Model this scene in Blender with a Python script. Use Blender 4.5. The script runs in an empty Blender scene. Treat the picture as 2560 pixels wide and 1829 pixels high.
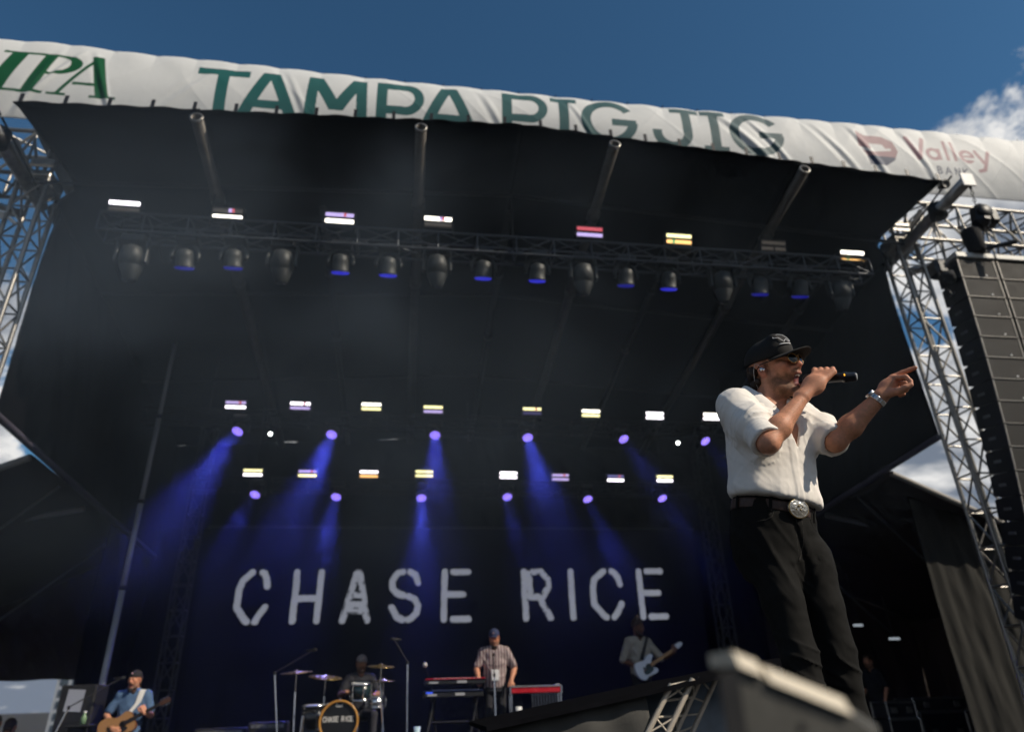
import bpy, math, random
import numpy as np
from mathutils import Vector, Matrix

random.seed(7); rng = np.random.default_rng(7)
HC = 2.6                                   # lens height above the ground; everything below is written relative to it
scene = bpy.context.scene
C = scene.collection
R_ = math.radians

# ------------------------------------------------------------------ camera
cam_d = bpy.data.cameras.new('camera')
cam = bpy.data.objects.new('camera', cam_d); C.objects.link(cam)
cam_d.sensor_width = 36; cam_d.lens = 24; cam_d.clip_start = 0.05; cam_d.clip_end = 6000
cam.matrix_world = Matrix.Translation((0, 0, HC)) @ Matrix.Rotation(R_(-9), 4, 'Z') @ Matrix.Rotation(R_(90 + 25.9), 4, 'X') @ Matrix.Rotation(R_(-1.68), 4, 'Z')
cam_d.dof.use_dof = True; cam_d.dof.focus_distance = 2.95; cam_d.dof.aperture_fstop = 1.6
scene.camera = cam

# ------------------------------------------------------------------ light
SUN = Vector((0.834, -0.552, 0)).normalized() * math.cos(R_(38)) + Vector((0, 0, math.sin(R_(38))))
sun_d = bpy.data.lights.new('sun', 'SUN'); sun_d.energy = 4.6; sun_d.angle = R_(0.5); sun_d.color = (1.0, 0.89, 0.74)
sun = bpy.data.objects.new('sun', sun_d); C.objects.link(sun)
sun.rotation_euler = SUN.to_track_quat('Z', 'Y').to_euler(); sun.location = (30, -30, 40)

world = bpy.data.worlds.new('World'); scene.world = world; world.use_nodes = True
wn = world.node_tree.nodes; wl = world.node_tree.links
for n in list(wn): wn.remove(n)
def W(t, **k):
    n = wn.new(t)
    for a, b in k.items(): setattr(n, a, b)
    return n
sky = W('ShaderNodeTexSky', sky_type='NISHITA', sun_disc=False, sun_elevation=R_(38), sun_rotation=math.atan2(SUN.x, SUN.y), altitude=10, air_density=1.0, dust_density=0.35, ozone_density=3.0)
tc = W('ShaderNodeTexCoord')
sep = W('ShaderNodeSeparateXYZ'); wl.new(tc.outputs['Generated'], sep.inputs[0])
addz = W('ShaderNodeMath', operation='ADD'); addz.inputs[1].default_value = 0.22; wl.new(sep.outputs['Z'], addz.inputs[0])
mxz = W('ShaderNodeMath', operation='MAXIMUM'); mxz.inputs[1].default_value = 0.08; wl.new(addz.outputs[0], mxz.inputs[0])
dv = W('ShaderNodeVectorMath', operation='DIVIDE'); wl.new(tc.outputs['Generated'], dv.inputs[0])
cmb = W('ShaderNodeCombineXYZ')
for i in range(3): wl.new(mxz.outputs[0], cmb.inputs[i])
wl.new(cmb.outputs[0], dv.inputs[1])
mp = W('ShaderNodeMapping'); mp.inputs['Location'].default_value = (8.705, 3.37, 0.0)
wl.new(dv.outputs[0], mp.inputs['Vector'])
nz = W('ShaderNodeTexNoise'); nz.inputs['Scale'].default_value = 1.5; nz.inputs['Detail'].default_value = 9; nz.inputs['Roughness'].default_value = 0.63; nz.inputs['Distortion'].default_value = 0.25
wl.new(mp.outputs[0], nz.inputs['Vector'])
# more cloud towards the horizon, clear overhead
low = W('ShaderNodeMapRange'); low.inputs['From Min'].default_value = 0.05; low.inputs['From Max'].default_value = 0.68; low.inputs['To Min'].default_value = 0.30; low.inputs['To Max'].default_value = -0.092
wl.new(sep.outputs['Z'], low.inputs['Value'])
sm = W('ShaderNodeMath', operation='ADD'); wl.new(nz.outputs['Fac'], sm.inputs[0]); wl.new(low.outputs[0], sm.inputs[1])
ramp = W('ShaderNodeMapRange', interpolation_type='SMOOTHSTEP'); ramp.inputs['From Min'].default_value = 0.555; ramp.inputs['From Max'].default_value = 0.61
wl.new(sm.outputs[0], ramp.inputs['Value'])
nz2 = W('ShaderNodeTexNoise'); nz2.inputs['Scale'].default_value = 3.2; nz2.inputs['Detail'].default_value = 7; wl.new(mp.outputs[0], nz2.inputs['Vector'])
dens = W('ShaderNodeMath', operation='MULTIPLY_ADD'); dens.inputs[1].default_value = 1.6; dens.inputs[2].default_value = -0.05
wl.new(sm.outputs[0], dens.inputs[0])
shade = W('ShaderNodeMath', operation='SUBTRACT'); wl.new(dens.outputs[0], shade.inputs[0]); wl.new(nz2.outputs['Fac'], shade.inputs[1])
ccol = W('ShaderNodeValToRGB'); e = ccol.color_ramp.elements
e[0].position = 0.36; e[0].color = (0.98, 0.97, 0.95, 1); e[1].position = 0.64; e[1].color = (0.20, 0.24, 0.31, 1)
wl.new(shade.outputs[0], ccol.inputs[0])
bgs = W('ShaderNodeBackground'); bgs.inputs['Strength'].default_value = 0.078
tint = W('ShaderNodeMix', data_type='RGBA', blend_type='MULTIPLY'); tint.inputs['Factor'].default_value = 1.0; tint.inputs['B'].default_value = (0.60, 0.99, 1.10, 1)
wl.new(sky.outputs[0], tint.inputs['A']); wl.new(tint.outputs['Result'], bgs.inputs['Color'])
bgc = W('ShaderNodeBackground'); bgc.inputs['Strength'].default_value = 0.95; wl.new(ccol.outputs[0], bgc.inputs['Color'])
mixw = W('ShaderNodeMixShader'); wl.new(ramp.outputs[0], mixw.inputs[0]); wl.new(bgs.outputs[0], mixw.inputs[1]); wl.new(bgc.outputs[0], mixw.inputs[2])
wo = W('ShaderNodeOutputWorld'); wl.new(mixw.outputs[0], wo.inputs['Surface'])

vs = scene.view_settings
vs.view_transform = 'Standard'; vs.look = 'None'; vs.gamma = 1; vs.exposure = -0.1; vs.use_curve_mapping = False
scene.render.engine = 'CYCLES'
cy = scene.cycles
cy.use_denoising = True; cy.use_adaptive_sampling = True; cy.adaptive_threshold = 0.03
cy.max_bounces = 6; cy.diffuse_bounces = 3; cy.glossy_bounces = 3; cy.transmission_bounces = 4; cy.volume_bounces = 0
cy.sample_clamp_indirect = 4; cy.caustics_reflective = False; cy.caustics_refractive = False
cy.volume_step_rate = 1.0; cy.volume_max_steps = 64

# ------------------------------------------------------------------ materials
MATS = {}
def mat(name, col=(0.5, 0.5, 0.5), rough=0.6, metal=0.0, emit=None, estr=1.0, noise=0.0, nscale=8.0, bump=0.0, bscale=60.0, attr=None, spec=0.35, coat=0.0, stretch=None, sheen=0.0):
    if name in MATS: return MATS[name]
    m = bpy.data.materials.new(name); m.use_nodes = True; MATS[name] = m
    nt = m.node_tree; b = nt.nodes['Principled BSDF']
    b.inputs['Base Color'].default_value = (*col, 1); b.inputs['Roughness'].default_value = rough; b.inputs['Metallic'].default_value = metal
    b.inputs['Specular IOR Level'].default_value = spec; b.inputs['Coat Weight'].default_value = coat; b.inputs['Sheen Weight'].default_value = sheen
    tcn = nt.nodes.new('ShaderNodeTexCoord'); vec = tcn.outputs['Object']
    if stretch:
        mpn = nt.nodes.new('ShaderNodeMapping'); mpn.inputs['Scale'].default_value = stretch; nt.links.new(vec, mpn.inputs[0]); vec = mpn.outputs[0]
    src = None
    if attr:
        a = nt.nodes.new('ShaderNodeVertexColor'); a.layer_name = attr; src = a.outputs['Color']
    if noise:
        n = nt.nodes.new('ShaderNodeTexNoise'); n.inputs['Scale'].default_value = nscale; n.inputs['Detail'].default_value = 6; n.inputs['Roughness'].default_value = 0.6
        nt.links.new(vec, n.inputs['Vector'])
        mr = nt.nodes.new('ShaderNodeMapRange'); mr.inputs['From Min'].default_value = 0.3; mr.inputs['From Max'].default_value = 0.7
        mr.inputs['To Min'].default_value = 1 - noise; mr.inputs['To Max'].default_value = 1 + noise
        nt.links.new(n.outputs['Fac'], mr.inputs['Value'])
        mx = nt.nodes.new('ShaderNodeMix'); mx.data_type = 'RGBA'; mx.blend_type = 'MULTIPLY'; mx.inputs['Factor'].default_value = 1
        if src: nt.links.new(src, mx.inputs['A'])
        else: mx.inputs['A'].default_value = (*col, 1)
        nt.links.new(mr.outputs[0], mx.inputs['B']); src = mx.outputs['Result']
        rr = nt.nodes.new('ShaderNodeMapRange'); rr.inputs['To Min'].default_value = max(0.03, rough - 0.15); rr.inputs['To Max'].default_value = min(1, rough + 0.15)
        nt.links.new(n.outputs['Fac'], rr.inputs['Value']); nt.links.new(rr.outputs[0], b.inputs['Roughness'])
    if src: nt.links.new(src, b.inputs['Base Color'])
    if bump:
        n2 = nt.nodes.new('ShaderNodeTexNoise'); n2.inputs['Scale'].default_value = bscale; n2.inputs['Detail'].default_value = 5; nt.links.new(vec, n2.inputs['Vector'])
        bp = nt.nodes.new('ShaderNodeBump'); bp.inputs['Strength'].default_value = bump; bp.inputs['Distance'].default_value = 0.003
        nt.links.new(n2.outputs['Fac'], bp.inputs['Height']); nt.links.new(bp.outputs[0], b.inputs['Normal'])
    if emit is not None:
        if emit == 'attr':
            nt.links.new(src, b.inputs['Emission Color'])
        else: b.inputs['Emission Color'].default_value = (*emit, 1)
        b.inputs['Emission Strength'].default_value = estr
    return m

ALU = mat('aluminium', (0.30, 0.285, 0.26), 0.36, 0.75, noise=0.35, nscale=9)
ALUD = mat('dull_aluminium', (0.20, 0.20, 0.20), 0.5, 0.7, noise=0.3, nscale=7)
BLKM = mat('black_metal', (0.018, 0.018, 0.02), 0.5, 0.3, noise=0.3, nscale=12)
BLKP = mat('black_plastic', (0.016, 0.016, 0.017), 0.45, 0.0, noise=0.25, nscale=10)
DRAPE = mat('black_drape', (0.0035, 0.0035, 0.0045), 0.95, 0, spec=0.03, noise=0.45, nscale=2.5, bump=0.25, bscale=14, stretch=(3, 3, 0.3))
SOFF = mat('black_tarpaulin', (0.006, 0.0068, 0.0085), 0.8, 0, spec=0.10, noise=0.4, nscale=1.2, bump=0.3, bscale=5)
CHROME = mat('chrome', (0.75, 0.75, 0.76), 0.15, 1.0)
WHITE = mat('white_paint', (0.75, 0.75, 0.73), 0.5, 0, noise=0.12, nscale=10)

# ------------------------------------------------------------------ object helpers
def offset(o):
    v = Vector((0, 0, 0))
    while o is not None: v += o.location; o = o.parent
    return v
def link(o, parent=None, label=None, cat=None, group=None, kind=None):
    C.objects.link(o)
    if parent is not None: o.parent = parent
    if label: o['label'] = label
    if cat: o['category'] = cat
    if group: o['group'] = group
    if kind: o['kind'] = kind
    return o
def thing(name, label, cat, loc=(0, 0, 0), group=None, rz=0.0):
    o = bpy.data.objects.new(name, None); o.empty_display_size = 0.2; o.location = loc; o.rotation_euler = (0, 0, rz)
    return link(o, None, label, cat, group)
def copy_tree(o, parent=None):
    c = o.copy(); C.objects.link(c)
    if parent is not None: c.parent = parent
    for ch in list(o.children): copy_tree(ch, c)
    return c
def frame(d):
    d = Vector(d).normalized(); a = Vector((0, 0, 1)) if abs(d.z) < 0.9 else Vector((1, 0, 0))
    x = a.cross(d).normalized(); return x, d.cross(x).normalized(), d
class MB:
    def __init__(s): s.v = []; s.f = []
    def add(s, vs, fs):
        n = len(s.v); s.v += [tuple(v) for v in vs]; s.f += [tuple(i + n for i in f) for f in fs]; return s
    def box(s, c, size, rot=None):
        c = Vector(c); h = Vector(size) / 2
        vs = [Vector((x * h.x, y * h.y, z * h.z)) for x in (-1, 1) for y in (-1, 1) for z in (-1, 1)]
        if rot is not None: vs = [rot @ v for v in vs]
        return s.add([c + v for v in vs], [(0, 1, 3, 2), (4, 6, 7, 5), (0, 4, 5, 1), (2, 3, 7, 6), (0, 2, 6, 4), (1, 5, 7, 3)])
    def bbox(s, c, size, b=0.01, rot=None):            # box with bevelled edges
        c = Vector(c); h = Vector(size) / 2; vs = []; fs = []
        b = min(b, min(h) * 0.9)
        idx = {}
        for sx in (-1, 1):
            for sy in (-1, 1):
                for sz in (-1, 1):
                    for ax in range(3):
                        p = [sx * (h.x - b), sy * (h.y - b), sz * (h.z - b)]; p[ax] = (sx, sy, sz)[ax] * h[ax]
                        idx[(sx, sy, sz, ax)] = len(vs); vs.append(Vector(p))
        for ax in range(3):
            for sg in (-1, 1):
                o = [(-1, -1), (1, -1), (1, 1), (-1, 1)]; q = []
                for a, bb in o:
                    k = [0, 0, 0]; k[ax] = sg; k[(ax + 1) % 3] = a; k[(ax + 2) % 3] = bb; q.append(idx[(*k, ax)])
                fs.append(q if sg > 0 else q[::-1])
        for ax in range(3):                              # edge strips
            a1, a2 = (ax + 1) % 3, (ax + 2) % 3
            for s1 in (-1, 1):
                for s2 in (-1, 1):
                    k0 = [0, 0, 0]; k0[a1] = s1; k0[a2] = s2; k1 = list(k0); k0[ax] = -1; k1[ax] = 1
                    fs.append([idx[(*k0, a1)], idx[(*k1, a1)], idx[(*k1, a2)], idx[(*k0, a2)]])
        for sx in (-1, 1):
            for sy in (-1, 1):
                for sz in (-1, 1): fs.append([idx[(sx, sy, sz, a)] for a in range(3)])
        if rot is not None: vs = [rot @ v for v in vs]
        return s.add([c + v for v in vs], fs)
    def lathe(s, a, d, prof, n=14, cap=True):
        x, y, d = frame(d); a = Vector(a); vs = []; fs = []
        for t, r in prof:
            for i in range(n):
                th = 2 * math.pi * i / n; vs.append(a + d * t + (x * math.cos(th) + y * math.sin(th)) * r)
        for k in range(len(prof) - 1):
            for i in range(n):
                j = (i + 1) % n; fs.append((k * n + i, k * n + j, (k + 1) * n + j, (k + 1) * n + i))
        if cap: fs.append(tuple(range(n))[::-1]); fs.append(tuple(range((len(prof) - 1) * n, len(prof) * n)))
        return s.add(vs, fs)
    def tube(s, a, b, r, n=8, r2=None):
        a = Vector(a); b = Vector(b); return s.lathe(a, b - a, [(0, r), ((b - a).length, r if r2 is None else r2)], n)
    def path(s, pts, r, n=6):
        pts = [Vector(p) for p in pts]; vs = []; fs = []; x = None
        for i, p in enumerate(pts):
            d = (pts[min(i + 1, len(pts) - 1)] - pts[max(i - 1, 0)]).normalized()
            if x is None: x = frame(d)[0]
            x = (x - d * x.dot(d)).normalized(); y = d.cross(x)
            for k in range(n):
                th = 2 * math.pi * k / n; vs.append(p + (x * math.cos(th) + y * math.sin(th)) * r)
        for i in range(len(pts) - 1):
            for k in range(n):
                j = (k + 1) % n; fs.append((i * n + k, i * n + j, (i + 1) * n + j, (i + 1) * n + k))
        fs.append(tuple(range(n))[::-1]); fs.append(tuple(range((len(pts) - 1) * n, len(pts) * n)))
        return s.add(vs, fs)
    def ball(s, c, r, n=10, m=7, sc=(1, 1, 1)):
        c = Vector(c); vs = []; fs = []
        for j in range(m + 1):
            ph = math.pi * j / m
            for i in range(n):
                th = 2 * math.pi * i / n
                vs.append(c + Vector((sc[0] * r * math.sin(ph) * math.cos(th), sc[1] * r * math.sin(ph) * math.sin(th), sc[2] * r * math.cos(ph))))
        for j in range(m):
            for i in range(n):
                k = (i + 1) % n; fs.append((j * n + i, (j + 1) * n + i, (j + 1) * n + k, j * n + k))
        return s.add(vs, fs)
    def prism(s, pts, o, u, v, depth):                  # outline pts (2-D) in plane o,u,v extruded along u x v by depth
        o, u, v = Vector(o), Vector(u), Vector(v); n = u.cross(v).normalized() * depth; k = len(pts)
        vs = [o + u * p[0] + v * p[1] for p in pts] + [o + u * p[0] + v * p[1] + n for p in pts]
        fs = [tuple(range(k))[::-1], tuple(range(k, 2 * k))] + [(i, (i + 1) % k, (i + 1) % k + k, i + k) for i in range(k)]
        return s.add(vs, fs)
    def grid(s, fn, nu, nv):
        vs = [fn(i / nu, j / nv) for j in range(nv + 1) for i in range(nu + 1)]
        return s.add(vs, [(j * (nu + 1) + i, j * (nu + 1) + i + 1, (j + 1) * (nu + 1) + i + 1, (j + 1) * (nu + 1) + i) for j in range(nv) for i in range(nu)])
    def build(s, name, m, parent=None, smooth=False, label=None, cat=None, group=None, kind=None, thick=0.0):
        me = bpy.data.meshes.new(name); off = offset(parent) if parent is not None else Vector((0, 0, 0))
        me.from_pydata([(x - off.x, y - off.y, z - off.z) for x, y, z in s.v], [], s.f); me.update()
        if smooth: me.polygons.foreach_set('use_smooth', [True] * len(me.polygons))
        me.materials.append(m); o = bpy.data.objects.new(name, me); link(o, parent, label, cat, group, kind)
        if thick:
            md = o.modifiers.new('thickness', 'SOLIDIFY'); md.thickness = thick; md.offset = 0
        return o
def grid_obj(name, P, m, parent=None, col=None, smooth=True, thick=0.0, **kw):      # P: (nv, nu, 3) numpy sheet, optional colours per vertex
    nv, nu = P.shape[:2]; me = bpy.data.meshes.new(name)
    off = np.array(offset(parent)) if parent is not None else np.zeros(3)
    V = (P.reshape(-1, 3) - off).astype(np.float32)
    I = np.arange(nv * nu).reshape(nv, nu)
    F = np.stack([I[:-1, :-1], I[:-1, 1:], I[1:, 1:], I[1:, :-1]], -1).reshape(-1, 4)
    fill_mesh(me, V, F, col, smooth); me.materials.append(m)
    o = bpy.data.objects.new(name, me); link(o, parent, **kw)
    if thick:
        md = o.modifiers.new('thickness', 'SOLIDIFY'); md.thickness = thick; md.offset = 0
    return o
def fill_mesh(me, V, F, col=None, smooth=True):
    me.vertices.add(len(V)); me.vertices.foreach_set('co', np.ascontiguousarray(V, np.float32).ravel())
    me.loops.add(len(F) * 4); me.loops.foreach_set('vertex_index', np.ascontiguousarray(F, np.int32).ravel())
    me.polygons.add(len(F)); me.polygons.foreach_set('loop_start', np.arange(0, len(F) * 4, 4, dtype=np.int32)); me.polygons.foreach_set('loop_total', np.full(len(F), 4, np.int32))
    if smooth: me.polygons.foreach_set('use_smooth', np.ones(len(F), bool))
    me.update(calc_edges=True); me.validate()
    if col is not None:
        a = me.color_attributes.new('Col', 'FLOAT_COLOR', 'POINT')
        a.data.foreach_set('color', np.concatenate([col, np.ones((len(col), 1))], 1).astype(np.float32).ravel())
_bar = {}
def bar(name, parent, a, b, r, m, n=8, r2=None):        # a straight member: shared unit mesh, placed and stretched
    key = (m.name, n)
    if key not in _bar:
        me = bpy.data.meshes.new('bar'); mb = MB().lathe((0, 0, 0), (0, 0, 1), [(0, 1), (1, 1)], n)
        me.from_pydata(mb.v, [], mb.f); me.update(); me.materials.append(m)
        if n > 4: me.polygons.foreach_set('use_smooth', [len(p.vertices) == 4 for p in me.polygons])
        _bar[key] = me
    a, b = Vector(a), Vector(b); o = bpy.data.objects.new(name, _bar[key]); x, y, d = frame(b - a); L = (b - a).length
    off = offset(parent) if parent is not None else Vector((0, 0, 0)); p = a - off
    r2 = r if r2 is None else r2
    o.matrix_basis = Matrix(((x.x * r, y.x * r2, d.x * L, p.x), (x.y * r, y.y * r2, d.y * L, p.y), (x.z * r, y.z * r2, d.z * L, p.z), (0, 0, 0, 1)))
    return link(o, parent)
def truss(parent, a, b, up, w, h, r, bay, m, rb=None, double=False):    # box truss from a to b; w along side, h along up; four chords plus braces
    a, b, up = Vector(a), Vector(b), Vector(up).normalized(); d = (b - a).normalized(); sd = d.cross(up).normalized(); rb = rb or r * 0.62
    L = (b - a).length; n = max(1, round(L / bay))
    K = [(-1, -1), (1, -1), (1, 1), (-1, 1)]; pt = lambda k, t: a + d * (L * t) + sd * (w / 2 * K[k][0]) + up * (h / 2 * K[k][1])
    for k in range(4): bar('chord', parent, pt(k, 0), pt(k, 1), r, m)
    for k in range(4):
        k2 = (k + 1) % 4
        for i in range(n + 1): bar('brace', parent, pt(k, i / n), pt(k2, i / n), rb, m, 6)
        for i in range(n):
            p, q = (k, k2) if i % 2 == 0 else (k2, k)
            bar('brace', parent, pt(p, i / n), pt(q, (i + 1) / n), rb, m, 6)
            if double and k % 2 == 0: bar('brace', parent, pt(q, i / n), pt(p, (i + 1) / n), rb, m, 6)

# value noise on numpy arrays
_perm = rng.permutation(4096)
def vnoise(x, y, z=0.0, s=0):
    x, y, z = np.broadcast_arrays(np.asarray(x, float), np.asarray(y, float), np.asarray(z, float))
    xi, yi, zi = np.floor(x).astype(int), np.floor(y).astype(int), np.floor(z).astype(int)
    fx, fy, fz = x - xi, y - yi, z - zi
    u, v, w = [f * f * f * (f * (f * 6 - 15) + 10) for f in (fx, fy, fz)]
    def h(i, j, k): return _perm[(_perm[(_perm[(i + s * 131) & 4095] + j) & 4095] + k) & 4095] / 2047.5 - 1
    l = lambda a, b, t: a + (b - a) * t
    return l(l(l(h(xi, yi, zi), h(xi + 1, yi, zi), u), l(h(xi, yi + 1, zi), h(xi + 1, yi + 1, zi), u), v),
             l(l(h(xi, yi, zi + 1), h(xi + 1, yi, zi + 1), u), l(h(xi, yi + 1, zi + 1), h(xi + 1, yi + 1, zi + 1), u), v), w)
def fbm(x, y, z=0.0, o=4, s=0):
    t = 0; a = 0.5
    for i in range(o): t = t + a * vnoise(x * 2 ** i, y * 2 ** i, np.asarray(z) * 2 ** i, s + i); a *= 0.5
    return t
def ridge(n, p=2.0): return np.clip(1 - np.abs(n) * 2.2, 0, 1) ** p

# ------------------------------------------------------------------ print masks (flat lettering), evaluated on U,V sample arrays
def inpoly(U, V, pts):
    r = np.zeros(U.shape, bool); n = len(pts); j = n - 1
    for i in range(n):
        (x1, y1), (x2, y2) = pts[i], pts[j]
        if y1 != y2: r ^= ((y1 > V) != (y2 > V)) & (U < (x2 - x1) * (V - y1) / (y2 - y1) + x1)
        j = i
    return r
def linedist(U, V, pts):
    d = np.full(U.shape, 1e9)
    for (x1, y1), (x2, y2) in zip(pts[:-1], pts[1:]):
        dx, dy = x2 - x1, y2 - y1; L = dx * dx + dy * dy or 1e-9
        t = np.clip(((U - x1) * dx + (V - y1) * dy) / L, 0, 1); d = np.minimum(d, np.hypot(U - x1 - t * dx, V - y1 - t * dy))
    return d
def quadbar(U, V, p, q, w0, w1=None):                   # slanted stroke with horizontal ends
    w1 = w0 if w1 is None else w1
    return inpoly(U, V, [(p[0] - w0 / 2, p[1]), (p[0] + w0 / 2, p[1]), (q[0] + w1 / 2, q[1]), (q[0] - w1 / 2, q[1])])
def rect(U, V, x0, y0, x1, y1): return (U >= x0) & (U <= x1) & (V >= y0) & (V <= y1)
def ell(U, V, cx, cy, rx, ry): return ((U - cx) / rx) ** 2 + ((V - cy) / ry) ** 2 <= 1
# ================================================================== setting
XL, XR, XC = -5.95, 8.92, 1.49             # tower centre lines and stage centre
DECK = -1.2                                # stage floor (relative to the lens)
GR = -HC
g = MB().grid(lambda u, v: (-1500 + 3000 * u, -600 + 3400 * v, GR), 2, 2)
g.build('ground', mat('asphalt', (0.035, 0.035, 0.034), 0.9, noise=0.35, nscale=0.6, bump=0.3, bscale=30), kind='structure')

d = MB(); d.box((XC, 11.7, DECK - 0.06), (15.4, 11.2, 0.12))
deck = d.build('stage_deck', mat('deck_ply', (0.010, 0.010, 0.011), 0.6, noise=0.4, nscale=3, bump=0.2), kind='structure')
sk = MB()
sk.grid(lambda u, v: (XC - 7.7 + 15.4 * u, 6.08 + 0.03 * math.sin(u * 190), GR + (DECK - 0.12 - GR) * v), 160, 1)
sk.build('stage_skirt', DRAPE, None, True, 'black pleated skirt along the front edge of the stage', 'skirt', thick=0.01)
for lab, x, y, sx, sy, z in (('low black drum and keyboard riser on the stage', 0.15, 12.5, 4.8, 2.5, 0.5), ('low black riser under the bass player', 4.0, 12.35, 2.0, 2.0, 0.5)):
    t = thing('riser', lab, 'riser', (x, y, DECK), 'band risers')
    MB().bbox((x, y, DECK + z - 0.03), (sx, sy, 0.06), 0.008).build('top', MATS['deck_ply'], t)
    MB().box((x, y, DECK + (z - 0.06) / 2), (sx - 0.06, sy - 0.06, z - 0.06)).build('skirt', DRAPE, t)
t = thing('ego_riser', 'black platform the singer stands on in front of the stage', 'riser', (1.75, 2.9, GR))
MB().bbox((1.75, 2.95, -0.43), (1.5, 1.5, 0.06), 0.01).build('top', MATS['deck_ply'], t)
for sx in (-1, 1):
    for sy in (-1, 1): bar('leg', t, (1.75 + sx * 0.68, 2.95 + sy * 0.68, GR), (1.75 + sx * 0.68, 2.95 + sy * 0.68, -0.46), 0.03, ALUD)

# ------------------------------------------------------------------ roof
def roofz(x, y): return 8.00 - 0.058 * abs(x - XC) - 0.19 * (y - 7.75)
roof = thing('stage_roof', 'black underside of the stage roof sloping up to the front lip', 'roof', (XC, 12, 7.2))
cuts = [(-5.62, -3.2), (-3.2, -0.05), (-0.05, XC), (XC, 2.95), (2.95, 6.1), (6.1, 8.6)]
for k, (x0, x1) in enumerate(cuts):
    nu, nv = 26, 80
    u = np.linspace(0, 1, nu); y = np.linspace(7.75, 17.0, nv); U, Y = np.meshgrid(u, y)
    flare = np.interp(Y, [7.75, 9.0, 9.25, 9.65, 20], [0, -0.80, -0.75, 0.9, 1.0])
    xa = x0 - (0.35 * flare if k == 0 else 0); xb = x1 + (0.35 * flare if k == 5 else 0)
    X = xa + (xb - xa) * U
    Z = 8.00 - 0.058 * np.abs(X - XC) - 0.19 * (Y - 7.75) - 0.05 * np.sin(np.pi * U) ** 2 * np.clip((Y - 7.75) / 1.5, 0, 1) + 0.015 * fbm(X * 1.3, Y * 1.3, 0, 3, 5) + 0.02 * np.clip(1 - np.abs(Y - 9.05) * 18, 0, 1) - 0.03 * np.clip(1 - (Y - 7.75) * 9, 0, 1) * (0.5 + 0.5 * np.cos(U * (x1 - x0) / 0.55 * 2 * np.pi))
    grid_obj('soffit_panel', np.stack([X, Y, Z], -1), SOFF, roof, thick=0.012)
for i in range(26):                                                       # short straps from the lip up to the banner
    x = -5.55 + i * 0.565; z = roofz(x, 7.75); MB().box((x, 7.78, z + 0.07), (0.05, 0.012, 0.17)).build('strap', BLKM, roof)
TUBEM = mat('weathered_steel_tube', (0.085, 0.076, 0.066), 0.5, 0.3, noise=0.3, nscale=5)
for x, y0, r in ((-3.21, 7.72, 0.085), (-0.05, 7.72, 0.085), (2.95, 7.72, 0.085), (6.1, 7.72, 0.085), (-1.6, 9.3, 0.06), (1.5, 9.3, 0.06), (4.5, 9.3, 0.06), (7.6, 9.4, 0.06)):
    P = lambda y: Vector((x, y, roofz(x, y) - 0.2))
    m = MB(); d = (P(16.8) - P(y0)); L = d.length
    pr = [(0.12, r - 0.012), (0.0, r - 0.012), (0.0, r), (L, r)]
    m.lathe(P(y0), d, pr, 18)
    TM = TUBEM if y0 < 8 else BLKM; ra = m.build('rafter', TM, roof, True)
    for yy in (y0 + 1.35, y0 + 3.2): MB().lathe(P(yy), d, [(0, r), (0.0, r + 0.025), (0.18, r + 0.025), (0.18, r)], 18).build('coupler', TM, ra, True)
    if y0 < 8: MB().lathe(P(y0 - 0.004), d, [(0, r - 0.01), (0, r + 0.008), (0.03, r + 0.008), (0.03, r - 0.01)], 18, cap=False).build('rim', ALU, ra, True)
MB().box((XC, 12.7, 7.62), (15.2, 8.4, 0.05), Matrix.Rotation(math.atan(-0.19), 3, 'X')).build('roof_skin', mat('white_tarpaulin', (0.55, 0.55, 0.53), 0.6, noise=0.1), roof)
for y in (9.05, 11.5, 14.2): bar('purlin', roof, (XL + 0.2, y, roofz(XL, y) - 0.08), (XC, y, roofz(XC, y) - 0.08), 0.03, BLKM); bar('purlin', roof, (XC, y, roofz(XC, y) - 0.08), (XR - 0.2, y, roofz(XR, y) - 0.08), 0.03, BLKM)

# ------------------------------------------------------------------ towers, header trusses, outrigger beams
def tower(x, lab):
    t = thing('roof_tower', lab, 'truss tower', (x, 9.38, GR), 'roof towers')
    truss(t, (x, 9.38, GR), (x, 9.38, 7.45), (0, 1, 0), 0.40, 0.36, 0.034, 0.56, ALU, 0.017)
    MB().bbox((x, 9.38, GR + 0.06), (0.9, 0.9, 0.12), 0.01).build('base_plate', ALUD, t)
    cb = MB(); cb.bbox((x, 9.38, 7.52), (0.46, 0.44, 0.12), 0.01); cb.bbox((x, 9.38, 7.34), (0.50, 0.46, 0.03), 0.005)
    cb.build('corner_block', ALU, t)
    sg = 1 if x > 0 else -1
    for k in range(5):                                                    # splayed gusset struts at the head of the tower
        a = (x - sg * 0.18 + sg * 0.09 * k, 9.22, 7.58); bar('strut', t, a, (a[0] - sg * 0.30 + sg * 0.18 * k, 9.0, 8.02), 0.028, ALU, 4)
    for k in range(3): bar('strut', t, (x, 9.38, 7.5), (x + sg * (0.5 + 0.1 * k), 9.38 + 0.25 * (k - 1), 8.1), 0.03, ALU)
    MB().box((x - sg * 0.1, 9.1, 7.66), (0.34, 0.02, 0.16)).build('gusset', ALU, t)
    return t
tower(XL, 'left truss tower carrying the roof at the stage corner')
tower(XR, 'right truss tower beside the hanging loudspeakers')
for sg, x0, lab in ((-1, XL - 0.2, 'left wing header truss leaving the frame behind the banner'), (1, XR + 0.2, 'right wing header truss running behind the loudspeaker hoist')):
    t = thing('header_truss', lab, 'truss', (x0, 9.38, 7.6), 'wing header trusses')
    truss(t, (x0, 9.55, 7.98), (x0 + sg * 6.2, 9.75, 8.08), (0, 0, 1), 0.62, 0.86, 0.034, 0.62, ALU, 0.022, True)
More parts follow.
